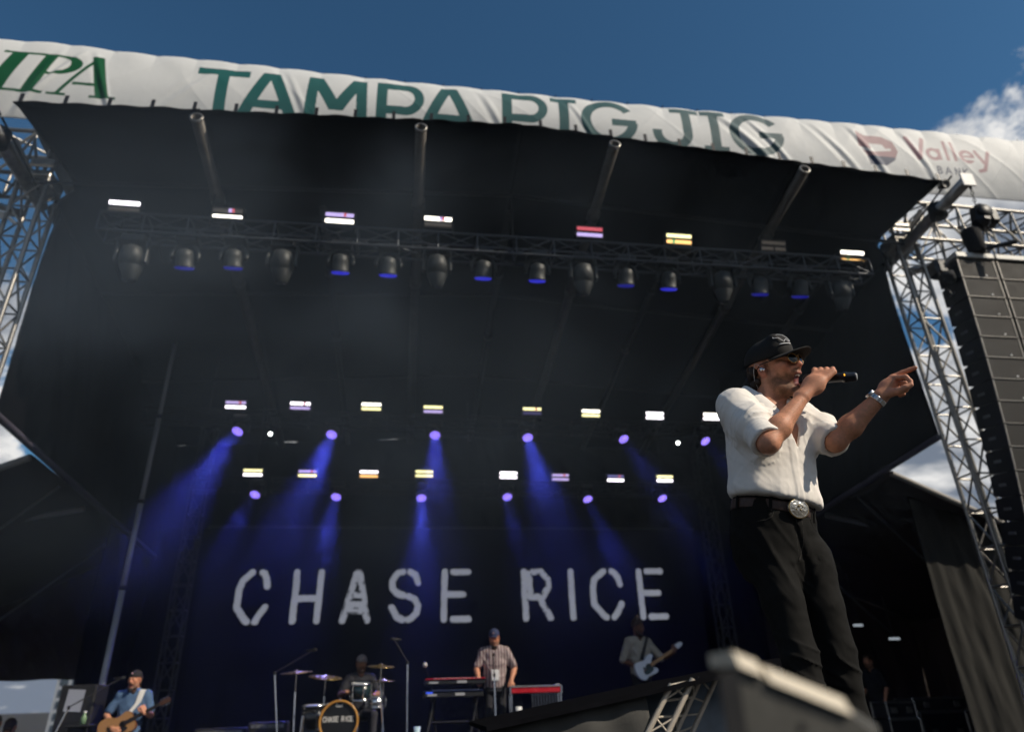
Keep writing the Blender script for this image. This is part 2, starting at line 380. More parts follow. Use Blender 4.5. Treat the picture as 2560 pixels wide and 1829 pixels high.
for sg, x, lab in ((-1, XL - 0.1, 'left steel outrigger beam projecting forward from the tower head'), (1, XR, 'right steel outrigger beam with a white end plate holding the hoist chain')):
    t = thing('outrigger_beam', lab, 'beam', (x, 9.3, 7.4), 'outrigger beams')
    m = MB().tube((x, 9.75, 7.30), (x, 7.62, 7.50), 0.10, 16); m.build('pipe', mat('scuffed_steel', (0.36, 0.35, 0.33), 0.35, 0.75, noise=0.4, nscale=6), t, True)
    MB().bbox((x, 7.605, 7.50), (0.24, 0.03, 0.26), 0.008).build('end_plate', WHITE, t)
    MB().lathe((x, 8.35, 7.43), (0, 0, 1), [(-0.13, 0.03), (-0.13, 0.14), (0.13, 0.14), (0.13, 0.03)], 14).build('clamp', BLKM, t, True)
    bar('brace', t, (x + sg * 0.1, 9.4, 6.9), (x + sg * 2.1, 9.6, 7.6), 0.085, ALU, 4)
    bar('stay', t, (x - sg * 0.15, 9.3, 7.3), (x - sg * 0.05, 7.8, 7.75), 0.016, BLKM)
t = thing('white_strut', 'white painted strut reaching in from the left edge beside the tower', 'strut', (-6.3, 9.0, 6.8))
bar('tube', t, (-6.10, 9.1, 6.62), (-8.2, 8.4, 6.85), 0.075, WHITE, 4)
bar('pin', t, (-6.05, 9.12, 6.60), (-5.95, 9.16, 6.52), 0.03, WHITE, 8)

# ------------------------------------------------------------------ printed banner
BX0, BX1, BZ0, BZ1 = -8.6, 12.6, 7.62, 9.0
nu, nv = 2000, 132
u = np.linspace(BX0, BX1, nu); v = np.linspace(0, 1, nv); U, V = np.meshgrid(u, v)
tie = 0.62; ph = (U - 0.2) / tie + 0.25 * vnoise(U * 0.4, 0 * U, 0, 3)
scal = np.abs(np.sin(np.pi * ph))                                         # 0 at the ties
wild = np.clip((U - 4.2) / 2.0, 0, 1) * np.clip((10.6 - U) / 1.5, 0, 1)
top = BZ1 + 0.055 * vnoise(U * 0.28, 0 * U, 0, 9) + 0.018 * (scal - 0.6) * (0.6 + 0.4 * vnoise(U * 0.7, 0 * U, 0, 4)) - 0.03 * np.clip((U - 9) / 3, 0, 1) + 0.05 * np.exp(-((U + 5.5) / 0.7) ** 2)
bot = np.where((U > -5.75) & (U < 8.75), np.maximum(BZ0, 8.00 - 0.058 * np.abs(U - XC) - 0.19 * 0.40 + 0.05), BZ0)
for _ in range(3): bot = (np.roll(bot, 8, 1) + bot + np.roll(bot, -8, 1)) / 3
Z = bot + (top - bot) * V
Vt = V + 0.02 * vnoise(U * 2, V * 3, 0, 11)
yy = -0.13 * np.sin(np.pi * np.clip(V, 0, 1)) ** 0.8 * (0.75 + 0.35 * vnoise(U * 0.35, 0 * U, 0, 21))
yy += -0.02 * scal * (Vt - 0.5) * 2 * np.clip((Vt - 0.55) * 3, 0, 1)
f1 = vnoise(U * 1.15 + V * 1.3, V * 0.55, 0, 31); f2 = vnoise(U * 1.5 - V * 1.7, V * 0.6, 0, 41)
yy += -0.016 * ridge(f1, 3) * (0.25 + 0.25 * wild) - 0.011 * ridge(f2, 3) * (0.4 + 0.2 * wild)
for cx, sl, am, wd in ((5.15, 1.15, 0.08, 0.09), (5.60, 1.0, 0.05, 0.06), (6.85, 1.0, 0.04, 0.07), (7.50, 0.75, 0.055, 0.06), (8.50, 0.6, 0.05, 0.06), (-5.45, -0.5, 0.05, 0.06), (-5.2, -0.9, 0.06, 0.05), (-4.85, 0.5, 0.05, 0.05), (-2.05, 0.5, 0.03, 0.05), (0.95, 0.5, 0.035, 0.06), (2.4, 0.6, 0.03, 0.05), (-3.2, -1.2, 0.03, 0.07)):
    q = U - cx - sl * (0.75 - V); a = np.clip(np.sin(np.pi * np.clip(V * 1.05, 0, 1)), 0, 1)       # long diagonal folds
    yy += -0.36 * am * a * (np.exp(-(q / wd) ** 2) - 0.6 * np.exp(-((q + wd * 1.6) / wd) ** 2))
yy += 0.004 * fbm(U * 2.2, V * 3, 0, 3, 51) + 0.0008 * fbm(U * 16, V * 14, 0, 2, 61)
Y = 8.04 + yy + 0.10 * (1 - V)
def mask_text(fn, U, Z):
    du = (BX1 - BX0) / nu / 4; dz = (BZ1 - BZ0) / nv / 4; t = 0
    for a, b in ((-1, -1), (1, -1), (-1, 1), (1, 1)): t = t + fn(U + a * du, Z + b * dz).astype(float)
    return t / 4
zb, zt = 8.02, 8.88; H = zt - zb; S = 0.165
def tampa(U, Z):
    Z = zb + (Z - zb + 0.07 * np.clip((1.4 - U) / 0.5, 0, 1)) / (1 + 0.06 * np.clip((1.4 - U) / 0.5, 0, 1)) - 0.012 * (U - 1.5); r = np.zeros(U.shape, bool)
    r |= rect(U, Z, -3.44, zt - 0.135, -2.68, zt) | rect(U, Z, -3.145, zb, -2.975, zt)
    for x0, x1 in ((-2.83, -1.90), (-0.12, 0.86)):
        c = (x0 + x1) / 2
        r |= quadbar(U, Z, (x0 + S / 2, zb), (c - 0.03, zt), S + 0.02) | quadbar(U, Z, (x1 - S / 2, zb), (c + 0.03, zt), S + 0.02) | (rect(U, Z, x0 + 0.2, zb + 0.2, x1 - 0.2, zb + 0.335))
    r |= quadbar(U, Z, (-1.76, zb), (-1.72, zt), S) | quadbar(U, Z, (-0.96, zb), (-1.0, zt), S) | quadbar(U, Z, (-1.36, zb + 0.26), (-1.70, zt), S + 0.05) | quadbar(U, Z, (-1.36, zb + 0.26), (-1.02, zt), S + 0.05)
    for x0, x1 in ((-0.76, -0.02), (1.22, 1.97)):
        cx = x1 - 0.30; o = rect(U, Z, x0, zb + 0.27, cx, zt) | ell(U, Z, cx, zb + 0.565, 0.30, 0.30)
        i = rect(U, Z, x0 + S, zb + 0.41, cx, zt - 0.135) | ell(U, Z, cx, zb + 0.565, 0.15, 0.16)
        r |= (o & ~i & (Z >= zb + 0.265)) | rect(U, Z, x0, zb, x0 + S, zt)
    r |= rect(U, Z, 1.12, zb, 1.52, zb + 0.12)
    for x0, x1 in ((2.02, 2.46), (4.62, 5.06)):
        c = (x0 + x1) / 2; r |= rect(U, Z, x0, zt - 0.11, x1, zt) | rect(U, Z, x0, zb, x1, zb + 0.11) | rect(U, Z, c - S / 2, zb, c + S / 2, zt)
    for x0, x1 in ((2.52, 3.48), (5.10, 6.08)):
        cx, cz = (x0 + x1) / 2, (zb + zt) / 2
        o = ell(U, Z, cx, cz, (x1 - x0) / 2, H / 2 + 0.02) & ~ell(U, Z, cx, cz, (x1 - x0) / 2 - S, H / 2 - 0.125)
        r |= (o & ~((U > cx + 0.08) & (Z > cz - 0.02) & (Z < cz + 0.02 + (U - cx) * 0.62))) | rect(U, Z, cx + 0.04, cz - 0.09, x1 - 0.02, cz + 0.045)
    cx = 4.08; hook = ell(U, Z, cx, zb + 0.30, 0.35, 0.31) & ~ell(U, Z, cx, zb + 0.30, 0.19, 0.175) & (Z < zb + 0.34)
    r |= hook | rect(U, Z, 4.265, zb + 0.29, 4.43, zt) | rect(U, Z, 4.08, zt - 0.11, 4.58, zt)
    return r
def ipa(U, Z):
    s = (Z - zb) * 0.30; X = U - s; r = np.zeros(U.shape, bool); o = -6.33        # italic serif capitals
    r |= rect(X, Z, o + 0.08, zb, o + 0.30, zt - 0.12) & True
    r |= rect(X, Z, o - 0.04, zb, o + 0.42, zb + 0.045) | rect(X, Z, o - 0.04, zt - 0.155, o + 0.42, zt - 0.11)
    o = -5.86
    r |= rect(X, Z, o + 0.06, zb, o + 0.24, zt - 0.12) | rect(X, Z, o - 0.05, zb, o + 0.36, zb + 0.045) | rect(X, Z, o - 0.05, zt - 0.155, o + 0.30, zt - 0.11)
    cz = zb + 0.55; ol = ell(X, Z, o + 0.30, cz, 0.34, 0.20) & ~ell(X, Z, o + 0.27, cz, 0.21, 0.155) & (X > o + 0.2); r |= ol
    o = -5.34; s0 = U
    r |= quadbar(U, Z, (o + 0.02, zb), (o + 0.50, zt - 0.08), 0.06) | quadbar(U, Z, (o + 0.66, zb), (o + 0.47, zt - 0.08), 0.19, 0.16) | rect(U, Z, o + 0.22, zb + 0.20, o + 0.6, zb + 0.25)
    r |= rect(U, Z, o - 0.10, zb, o + 0.16, zb + 0.04) | rect(U, Z, o + 0.48, zb, o + 0.84, zb + 0.04)
    return r
def valley(U, Z):
    r = linedist(U, Z, [(8.44, 8.74), (8.60, 8.30), (8.76, 8.74)]) < 0.042
    r |= (np.abs(np.hypot((U - 8.90), (Z - 8.42) * 1.05) - 0.11) < 0.035) | rect(U, Z, 8.98, 8.30, 9.045, 8.55)
    r |= rect(U, Z, 9.13, 8.30, 9.195, 8.74) | rect(U, Z, 9.28, 8.30, 9.345, 8.74)
    e_ = (np.abs(np.hypot(U - 9.55, Z - 8.42) - 0.115) < 0.035) & ~((Z < 8.40) & (Z > 8.345) & (U > 9.55)); r |= e_ | rect(U, Z, 9.45, 8.40, 9.66, 8.445)
    r |= (linedist(U, Z, [(9.74, 8.55), (9.86, 8.31)]) < 0.036) | (linedist(U, Z, [(10.0, 8.55), (9.84, 8.16), (9.74, 8.13)]) < 0.036)
    return r
def emblem(U, Z):
    D = inpoly(U, Z, [(7.47, 8.80), (7.62, 8.70), (7.95, 8.70), (8.14, 8.60), (8.20, 8.40), (8.10, 8.20), (7.92, 8.08), (7.62, 8.08), (7.58, 8.30), (7.47, 8.45)])
    cut = inpoly(U, Z, [(7.66, 8.52), (7.92, 8.52), (7.97, 8.44), (7.70, 8.36)]) | (linedist(U, Z, [(7.50, 8.42), (7.66, 8.36), (8.05, 8.42)]) < 0.025)
    return D & ~cut
def emblem_low(U, Z): return emblem(U, Z) & (Z < 8.26)
def bank(U, Z):
    r = np.zeros(U.shape, bool); w = 0.02; z0, z1 = 8.02, 8.15
    def st(*p): return linedist(U, Z, p) < w / 1.6
    x = 8.90; r |= st((x, z0), (x, z1), (x + 0.05, z1), (x + 0.07, z1 - 0.03), (x + 0.05, (z0 + z1) / 2), (x, (z0 + z1) / 2)) | st((x + 0.05, (z0 + z1) / 2), (x + 0.08, z0 + 0.03), (x + 0.05, z0), (x, z0))
    x = 9.06; r |= st((x - 0.01, z0), (x + 0.045, z1), (x + 0.10, z0)) | st((x + 0.01, z0 + 0.045), (x + 0.08, z0 + 0.045))
    x = 9.24; r |= st((x, z0), (x, z1), (x + 0.08, z0), (x + 0.08, z1))
    x = 9.40; r |= st((x, z0), (x, z1)) | st((x + 0.08, z1), (x, z0 + 0.06), (x + 0.08, z0))
    return r
base = np.array((0.70, 0.715, 0.71)) * (1 + 0.05 * fbm(U * 1.2, V * 2, 0, 3, 71))[..., None]
teal = np.array((0.020, 0.120, 0.115)); slate = np.array((0.055, 0.105, 0.12))
k = np.clip((U + 3.4) / 9.5, 0, 1)[..., None]
for fn, c in ((tampa, teal * (1 - k) + slate * k), (ipa, np.array((0.010, 0.095, 0.038))), (emblem, np.array((0.36, 0.22, 0.24))), (emblem_low, np.array((0.05, 0.07, 0.13))), (valley, np.array((0.40, 0.24, 0.27))), (bank, np.array((0.07, 0.09, 0.15)))):
    mk = mask_text(fn, U, Z)[..., None]; base = base * (1 - mk) + c * mk
BAN = mat('printed_vinyl', (0.74, 0.75, 0.73), 0.58, attr='Col', spec=0.22)
grid_obj('banner', np.stack([U, Y, Z], -1), BAN, None, base.reshape(-1, 3), thick=0.004, label='long white printed banner with green lettering along the roof front', cat='banner')
t = thing('banner_pipe', 'thin dark rail the banner is laced to along its top', 'rail', (XC, 8.2, 9.0))
bar('rail', t, (BX0, 8.17, 8.965), (BX1, 8.17, 8.965), 0.022, BLKM)
for i in range(34): bar('lace', t, (BX0 + 0.2 + i * tie, 8.17, 8.97), (BX0 + 0.2 + i * tie, 8.02, 8.99), 0.008, BLKM, 5)

# ------------------------------------------------------------------ black side walls and back drapes
def drape(name, lab, a, b, z0f, z1f, n=0.9, amp=0.03, m=DRAPE, holes=(), parent=None, grp=None, cat='drape', dx=0.06):
    a, b = Vector(a), Vector(b); L = (b - a).length; nu, nv = max(8, int(L / dx)), 46
    s = np.linspace(0, L, nu); v = np.linspace(0, 1, nv); S_, V_ = np.meshgrid(s, v)
    d = (b - a) / L; nrm = Vector((-d.y, d.x, 0))
    z0 = np.array([z0f(x) for x in s]); z1 = np.array([z1f(x) for x in s]); Zz = z0 + (z1 - z0) * V_
    w = amp * (0.18 * np.sin(S_ / n * 2 * np.pi + 4 * vnoise(S_ * 0.6, V_ * 1.1, 0, 3)) + 1.7 * fbm(S_ * 2.3 + V_ * 1.6, V_ * 2.6, 0, 4, 8) + 0.8 * ridge(vnoise(S_ * 1.7 + V_ * 2.5, V_ * 1.5, 0, 28), 2))
    P = np.stack([a.x + d.x * S_ + nrm.x * w, a.y + d.y * S_ + nrm.y * w, Zz], -1)
    o = grid_obj(name, P, m, parent, thick=0.008, **({} if parent else dict(label=lab, cat=cat, group=grp)))
    if holes:
        import bmesh
        bm = bmesh.new(); bm.from_mesh(o.data); dead = []
        for f in bm.faces:
            c = f.calc_center_median(); q = (Vector((c.x, c.y, 0)) - Vector((a.x, a.y, 0))).dot(d)
            if any(inpoly(np.array([q]), np.array([c.z]), h)[0] for h in holes): dead.append(f)
        bmesh.ops.delete(bm, geom=dead, context='FACES'); bm.to_mesh(o.data); bm.free()
    return o
for sg, x, lab in ((-1, XL + 0.24, 'black scrim wall closing the left side of the stage above the wing tent'), (1, XR - 0.24, 'black scrim wall closing the right side of the stage above the wing tent')):
    t = thing('side_scrim', lab, 'scrim', (x, 13, 3.4), 'side scrims')
    hl = ([(4.35, 6.05), (4.5, 6.42), (4.62, 6.2), (4.5, 5.98)], [(4.75, 5.80), (4.9, 6.05), (4.95, 5.85)]) if sg < 0 else ()
    drape('cloth', '', (x, 9.62, 0), (x, 17.0, 0), lambda s: 3.74 - 0.085 * s, lambda s: roofz(x, 9.62 + s) - 0.02, 1.3, 0.03, parent=t, holes=hl)
    bar('hem_pipe', t, (x, 9.6, 3.72), (x, 17.0, 3.10), 0.055, mat('grey_pipe', (0.10, 0.09, 0.12), 0.5, 0.3, noise=0.3))
drape('back_drape', 'black drape across the back of the stage over the video screen', (XL + 0.1, 17.0, 0), (XR - 0.1, 17.0, 0), lambda s: 3.7, lambda s: roofz(XL + s, 17.0) + 0.0, 0.7, 0.05)
drape('back_drape', 'narrow black drape left of the video screen', (XL + 0.1, 16.9, 0), (-4.50, 16.9, 0), lambda s: DECK, lambda s: 3.75, 0.5, 0.04)
drape('back_drape', 'narrow black drape right of the video screen', (7.13, 16.9, 0), (XR - 0.1, 16.9, 0), lambda s: DECK, lambda s: 3.75, 0.5, 0.04)
for sg, x, lab in ((-1, -4.72, 'left upright truss beside the video screen'), (1, 7.36, 'right upright truss beside the video screen')):
    t = thing('screen_truss', lab, 'truss tower', (x, 16.0, DECK), 'screen trusses')
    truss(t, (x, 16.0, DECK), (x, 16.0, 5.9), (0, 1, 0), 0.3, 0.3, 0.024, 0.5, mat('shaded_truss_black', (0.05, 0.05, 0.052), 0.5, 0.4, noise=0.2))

# ------------------------------------------------------------------ video screen with the lettering it shows
SX0, SX1, SZ0, SZ1, SY = -4.5, 7.12, DECK + 0.3, 3.7, 16.55
nu, nv = 760, 300
u = np.linspace(SX0, SX1, nu); v = np.linspace(SZ0, SZ1, nv); U, V = np.meshgrid(u, v)
w = 0.083; zb, zt = 1.57 + w, 2.78 - w
nzr = 0.009 * fbm(U * 6, V * 6, 0, 3, 91) + 0.022 * np.maximum(0, fbm(U * 16, V * 16, 0, 2, 95))
def C_(x0, x1):
    c = (x0 + x1) / 2; x0 += w; x1 -= w; q = (x1 - x0) * 0.36
    return [[(c - 0.05, zt), (c - 0.06, zt), (x0 + 0.05, zt - 0.18), (x0, zt - 0.38), (x0, zb + 0.30), (x0 + q, zb + 0.02), (c - 0.05, zb)], [(c + 0.16, zt), (c + 0.20, zt - 0.02), (x1 - 0.03, zt - 0.14), (x1, zt - 0.30)], [(c + 0.13, zb), (x1 - 0.12, zb + 0.10), (x1, zb + 0.30)]]
GL = C_(-3.76, -3.0)
GL += [[(-2.46, zb), (-2.46, zt)], [(-1.94, zb), (-1.92, zt)], [(-2.46, 2.13), (-1.95, 2.13)]]
GL += [[(-1.38, zb), (-1.13, zt)], [(-0.84, zb), (-1.07, zt)], [(-1.22, 1.98), (-1.0, 1.98)], [(-1.15, 2.2), (-1.05, 2.2)], [(-1.28, 1.86), (-0.94, 1.86)]]
GL += [[(-0.08, zt), (-0.20, zt - 0.02), (-0.32, zt - 0.2), (-0.30, zt - 0.38), (-0.16, 2.20), (-0.06, 2.18)], [(0.08, zt), (0.2, zt - 0.06), (0.27, zt - 0.24)], [(0.07, 2.16), (0.20, 2.10), (0.29, 1.95), (0.26, 1.80), (0.14, zb + 0.03), (0.07, zb)], [(-0.06, zb), (-0.18, zb + 0.06), (-0.31, zb + 0.26)]]
for x in (0.88, 5.60): GL += [[(x, zb), (x, zt)], [(x + 0.2, zt), (x + 0.55, zt)], [(x + 0.1, 2.19), (x + 0.44, 2.19)], [(x + 0.2, zb), (x + 0.56, zb)]]
GL += [[(2.78, zb), (2.76, zt)], [(2.98, zt), (3.18, zt), (3.34, zt - 0.18), (3.34, zt - 0.36), (3.20, 2.12), (2.84, 2.12)], [(3.12, 2.1), (3.36, zb)], [(2.88, zt - 0.05), (2.9, 2.2)]]
GL += [[(3.90, zb), (3.90, zt)]]
GL += C_(4.34, 5.18)
dd = np.full(U.shape, 9.0)
for p in GL: dd = np.minimum(dd, linedist(U, V, p))
mk = np.clip((w + nzr - 0.008 - dd) / 0.012, 0, 1)
mk *= 1 - 0.75 * ((fbm(U * 11, V * 11, 0, 3, 97) > 0.27) & (dd > 0.035)) * ((U > 2.8) & (U < 3.4) | (U > -1.4) & (U < -0.8))
blue_spill = np.array((0.0005, 0.0006, 0.0022)); colr = blue_spill + (np.array((0.235, 0.25, 0.295)) - blue_spill) * mk[..., None] * (0.92 + 0.12 * fbm(U * 2, V * 2, 0, 2, 98))[..., None]  # faint navy ground glow stands for blue stage light on the screen
t = thing('video_screen', 'wide dark video screen showing large distressed white capitals', 'screen', (1.3, SY, DECK))
LED = mat('led_screen', (0.003, 0.003, 0.004), 0.7, spec=0.05, attr='Col', emit='attr', estr=1.0)
sc_ = grid_obj('display', np.stack([U, 0 * U + SY, V], -1), LED, t, colr.reshape(-1, 3), smooth=False)
b = LED.node_tree.nodes['Principled BSDF']
for l in list(LED.node_tree.links):
    if l.to_socket == b.inputs['Base Color']: LED.node_tree.links.remove(l)
MB().box(((SX0 + SX1) / 2, SY + 0.07, (SZ0 + SZ1) / 2), (SX1 - SX0, 0.12, SZ1 - SZ0)).build('cabinet', BLKP, t)
for z, nm in ((SZ0 - 0.03, 'frame_rail'), (SZ1 + 0.03, 'frame_rail')): MB().box(((SX0 + SX1) / 2, SY + 0.05, z), (SX1 - SX0 + 0.1, 0.16, 0.06)).build(nm, BLKM, t)

# ------------------------------------------------------------------ wing tents either side
CLOTH = mat('olive_black_cloth', (0.022, 0.021, 0.018), 0.9, noise=0.3, nscale=3, bump=0.2, bscale=20, stretch=(2, 2, 0.5))
TENT = mat('dark_tent_vinyl', (0.030, 0.019, 0.015), 0.7, noise=0.35, nscale=1.0, bump=0.2, bscale=6)
for sg, x0, lab in ((-1, XL + 0.1, 'dark wing tent at the left of the stage'), (1, XR - 0.1, 'dark wing tent at the right of the stage')):
    t = thing('wing_tent', lab, 'tent', (x0 + sg * 2.5, 14, GR), 'wing tents')
    X = lambda u: x0 + sg * 4.6 * u
    TZ = lambda u: 3.60 - 2.1 * u
    m = MB().grid(lambda u, v: (X(u), 11.1 + 6.6 * v, TZ(u) - 0.06 * math.sin(u * 9) * math.sin(v * 12) - 0.05 * math.sin(v * math.pi * 3) ** 2), 24, 36); m.build('roof', TENT, t, True, thick=0.01)
    bar('edge_beam', t, (X(0), 11.1, TZ(0) - 0.05), (X(1), 11.1, TZ(1) - 0.05), 0.06, mat('pale_tent_edge', (0.30, 0.28, 0.25), 0.6, noise=0.3), 6)
    for y, dz_ in ((13.6, 0.16), (16.3, 0.16)): bar('purlin', t, (X(0.03), y, TZ(0.03) - dz_), (X(0.9), y, TZ(0.03) - dz_ - 0.78), 0.055, mat('tent_frame', (0.45, 0.45, 0.46), 0.5, 0.2, noise=0.2), 6)
    for y, z in ((12.2, 0.0), (15.4, 0.1)): bar('stay', t, (X(0.0), y, TZ(0) - 0.2), (X(0.75), y + 1.5, TZ(0.75) - 0.9), 0.025, ALUD, 6)
    bar('post', t, (X(1), 11.2, GR), (X(1), 11.2, TZ(1)), 0.05, ALUD)
    if sg > 0:
        drape('back_wall', '', (x0, 17.6, 0), (X(1), 17.6, 0), lambda s: GR, lambda s: 3.4 - 0.4 * s, 0.9, 0.05, TENT, parent=t)
        drape('outer_wall', '', (X(0.98), 11.2, 0), (X(0.98), 17.6, 0), lambda s: GR, lambda s: 1.6, 0.8, 0.06, TENT, parent=t)
    else:
        drape('back_wall', '', (X(1), 17.6, 0), (x0 + 0.2, 17.6, 0), lambda s: 0.62 + 0.012 * math.sin(s * 5), lambda s: 1.6 + 0.46 * s, 0.9, 0.05, TENT, parent=t)
drape('wing_curtain', 'olive black curtain hanging at the right wing, sunlit behind the tower', (9.42, 11.6, 0), (13.6, 11.0, 0), lambda s: GR, lambda s: 3.32 - 0.42 * s, 0.24, 0.04, CLOTH, cat='curtain', dx=0.02)
drape('wing_curtain', 'black curtain hanging behind the acoustic guitarist', (XL + 0.15, 14.4, 0), (XL + 0.15, 17.0, 0), lambda s: DECK, lambda s: 3.3, 0.5, 0.05, DRAPE, cat='curtain')

# sloping silver pole at stage left
t = thing('silver_pole', 'tall slim silver pole rising behind the acoustic guitarist', 'pole', (-4.8, 13.0, DECK))
for k, (z0, z1) in enumerate(((DECK, 1.85), (1.88, 3.35), (3.38, 5.0), (5.03, 6.7))):
    MB().tube((-4.8, 13.0, z0), (-4.8, 13.0, z1), 0.052 - 0.005 * k, 12).build('section', mat('brushed_pole', (0.36, 0.36, 0.38), 0.55, 0.3, noise=0.1), t, True)
    MB().tube((-4.8, 13.0, z1 - 0.02), (-4.8, 13.0, z1 + 0.05), 0.06 - 0.005 * k, 12).build('collar', BLKM, t, True)

# far buildings at the lower left
WIN = mat('dark_glazing', (0.05, 0.07, 0.09), 0.15, 0.0, spec=0.8)
CONC = mat('grey_facade', (0.30, 0.33, 0.37), 0.8, noise=0.1, nscale=0.3)
t = thing('tower_block', 'grey tower block with window grid seen under the left wing tent', 'building', (-30, 82, GR))
bx0, bx1 = -34.6, -24.0
MB().box(((bx0 + bx1) / 2, 88, 12), (bx1 - bx0, 12, 24 + 2 * HC)).build('wall', CONC, t)
for r_ in range(9):
    for c_ in range(9):
        MB().box((bx0 + 0.75 + c_ * 1.15, 81.97, -1.5 + r_ * 1.05), (0.72, 0.12, 0.62)).build('window', WIN, t)
# ================================================================== lighting rig
FS, FY = 0.9375, 9.0                    # the front rig hangs a little ahead of the towers
t = thing('front_truss', 'long front lighting truss hung under the roof', 'truss', (XC, FY, 6.3))
truss(t, (-4.68, FY, 6.46), (7.73, FY, 6.53), (0, 0, 1), 0.32, 0.32, 0.020, 0.62, mat('dark_truss', (0.09, 0.095, 0.105), 0.45, 0.7, noise=0.25), 0.012)
for x in (-3.2, 1.5, 6.1): bar('hanger', t, (x, FY, 6.65), (x, FY, roofz(x, FY) - 0.1), 0.012, BLKM)
cab = MB()
for i in range(9):
    x0 = -4.5 + i * 1.34; cab.path([(x0 + 1.34 * q / 8, FY - 0.08, 6.33 - 0.11 * math.sin(math.pi * q / 8) * (0.6 + 0.5 * ((i * 37) % 5) / 5)) for q in range(9)], 0.011, 5)
cab.build('cable', mat('cable_black', (0.012, 0.012, 0.012), 0.5), t, True)
for x0, w_, dp in ((-4.5, 0.5, 0.75), (-3.9, 0.35, 0.4), (5.9, 0.4, 0.35)): MB().path([(x0 + w_ * q / 12, FY + 0.1, 6.32 - dp * math.sin(math.pi * q / 12)) for q in range(13)], 0.012, 6).build('cable_loop', MATS['cable_black'], t, True)
BODY = mat('fixture_grey', (0.036, 0.039, 0.039), 0.5, 0.1, noise=0.25, nscale=12)
LIDS = {}
def lamp_mat(c, e):
    k = 'lamp_%02d_%02d_%02d_%d' % (int(c[0] * 50), int(c[1] * 50), int(c[2] * 50), int(e * 10)); return mat(k, (0.1, 0.1, 0.1), 0.3, emit=c, estr=e)
WW, WC, YE, VI, RE, AM, OFF_ = ((1, .93, .80), 4.5), ((1, .93, 1.0), 4.5), ((1, .93, .45), 2.2), ((.66, .52, 1.0), 1.1), ((1, .15, .2), .7), ((1, .55, .18), 2.0), ((.40, .33, .25), .12)
def blinder(p, c1, c2, lab, grp, s=1.0, spots=()):
    x, y, z = p; t = thing('blinder_light', lab, 'stage light', (x, y, z - 0.2 * s), grp)
    w = 0.44 * s; rt = Matrix.Rotation(R_(18), 3, 'X')                   # tilted down to the crowd
    P = lambda a, b, c: Vector(p) + rt @ Vector((a, b, c))
    MB().bbox(P(0, 0.07 * s, 0), (w + 0.04 * s, 0.12 * s, 0.25 * s), 0.012, rt).build('housing', BLKP, t)
    for k, (c, dz) in enumerate(((c1, 0.052), (c2, -0.052))):
        o = MB().bbox(P(0, 0.006 * s, dz * s), (w, 0.02 * s, 0.060 * s), 0.008, rt).build('tube_lamp', lamp_mat(*c), t)
        for q, cc in spots:
            if k == (0 if q > 0 else 1): MB().box(P((abs(q) - 0.5) * w * 0.9, -0.006 * s, dz * s), (0.05 * s, 0.008, 0.058 * s), rt).build('cell', lamp_mat(*cc), o)
    for sx in (-1, 1): bar('yoke', t, P(sx * (w / 2 + 0.035 * s), 0.07 * s, 0), (x + sx * (w / 2 + 0.035 * s), y + 0.07, z - 0.24 * s), 0.014 * s, BLKM, 4)
    bar('clamp', t, (x, y + 0.07, z - 0.24 * s), (x, y + 0.07, z - 0.36 * s), 0.025 * s, BLKM)
    return t
BL = [(-4.76, 7.32, WC, OFF_), (-3.16, 7.31, OFF_, WW), (-1.36, 7.38, VI, WW), (0.3, 7.44, WW, OFF_), (3.0, 7.45, RE, VI), (4.67, 7.43, YE, AM), (6.51, 7.42, OFF_, OFF_), (8.08, 7.32, WW, AM)]
ordn = ['leftmost', 'second from the left', 'third from the left', 'fourth from the left', 'fifth from the left', 'sixth from the left', 'seventh from the left', 'rightmost']
desc = ['white over dark', 'dark over warm white', 'violet over white', 'white over dark', 'red over violet', 'yellow over orange', 'unlit brown', 'white over orange']
for i, (x, z, a, b_) in enumerate(BL): blinder((x * FS, FY, z * FS), a, b_, f'{desc[i]} strip light on the front truss, {ordn[i]}', 'strip lights on the front truss', 1.0, ((0.7, RE), (0.6, VI)) if i in (1, 2, 3) else ((-0.25, (( .2, .8, .3), .8)),) if i in (5, 7) else ())
BLUE = (0.12, 0.12, 1.0)
def spot_head(x, z, lab):                               # pale tapering profile head in a yoke
    t = thing('profile_head', lab, 'moving light', (x, FY, z + 0.40), 'profile heads under the front truss')
    MB().bbox((x, FY, z + 0.30), (0.34, 0.26, 0.13), 0.02).build('base', BLKP, t)
    yk = MB()
    for s in (-1, 1): yk.bbox((x + s * 0.205, FY, z + 0.10), (0.05, 0.12, 0.36), 0.015)
    yk.bbox((x, FY, z + 0.265), (0.46, 0.12, 0.05), 0.015); yk.build('yoke', BODY, t)
    h = MB().lathe((x, FY - 0.05, z + 0.20), (0.02, 0.30, -1), [(0, 0.06), (0.03, 0.13), (0.16, 0.165), (0.30, 0.165), (0.31, 0.150), (0.33, 0.158), (0.50, 0.095), (0.52, 0.09)], 18).build('head', BODY, t, True)
    MB().lathe((x + 0.01, FY + 0.0995, z - 0.298), (0.02, 0.30, -1), [(0, 0.075), (0.012, 0.085), (0.02, 0.07)], 16).build('lens', mat('dark_lens', (0.02, 0.02, 0.03), 0.08), h, True)
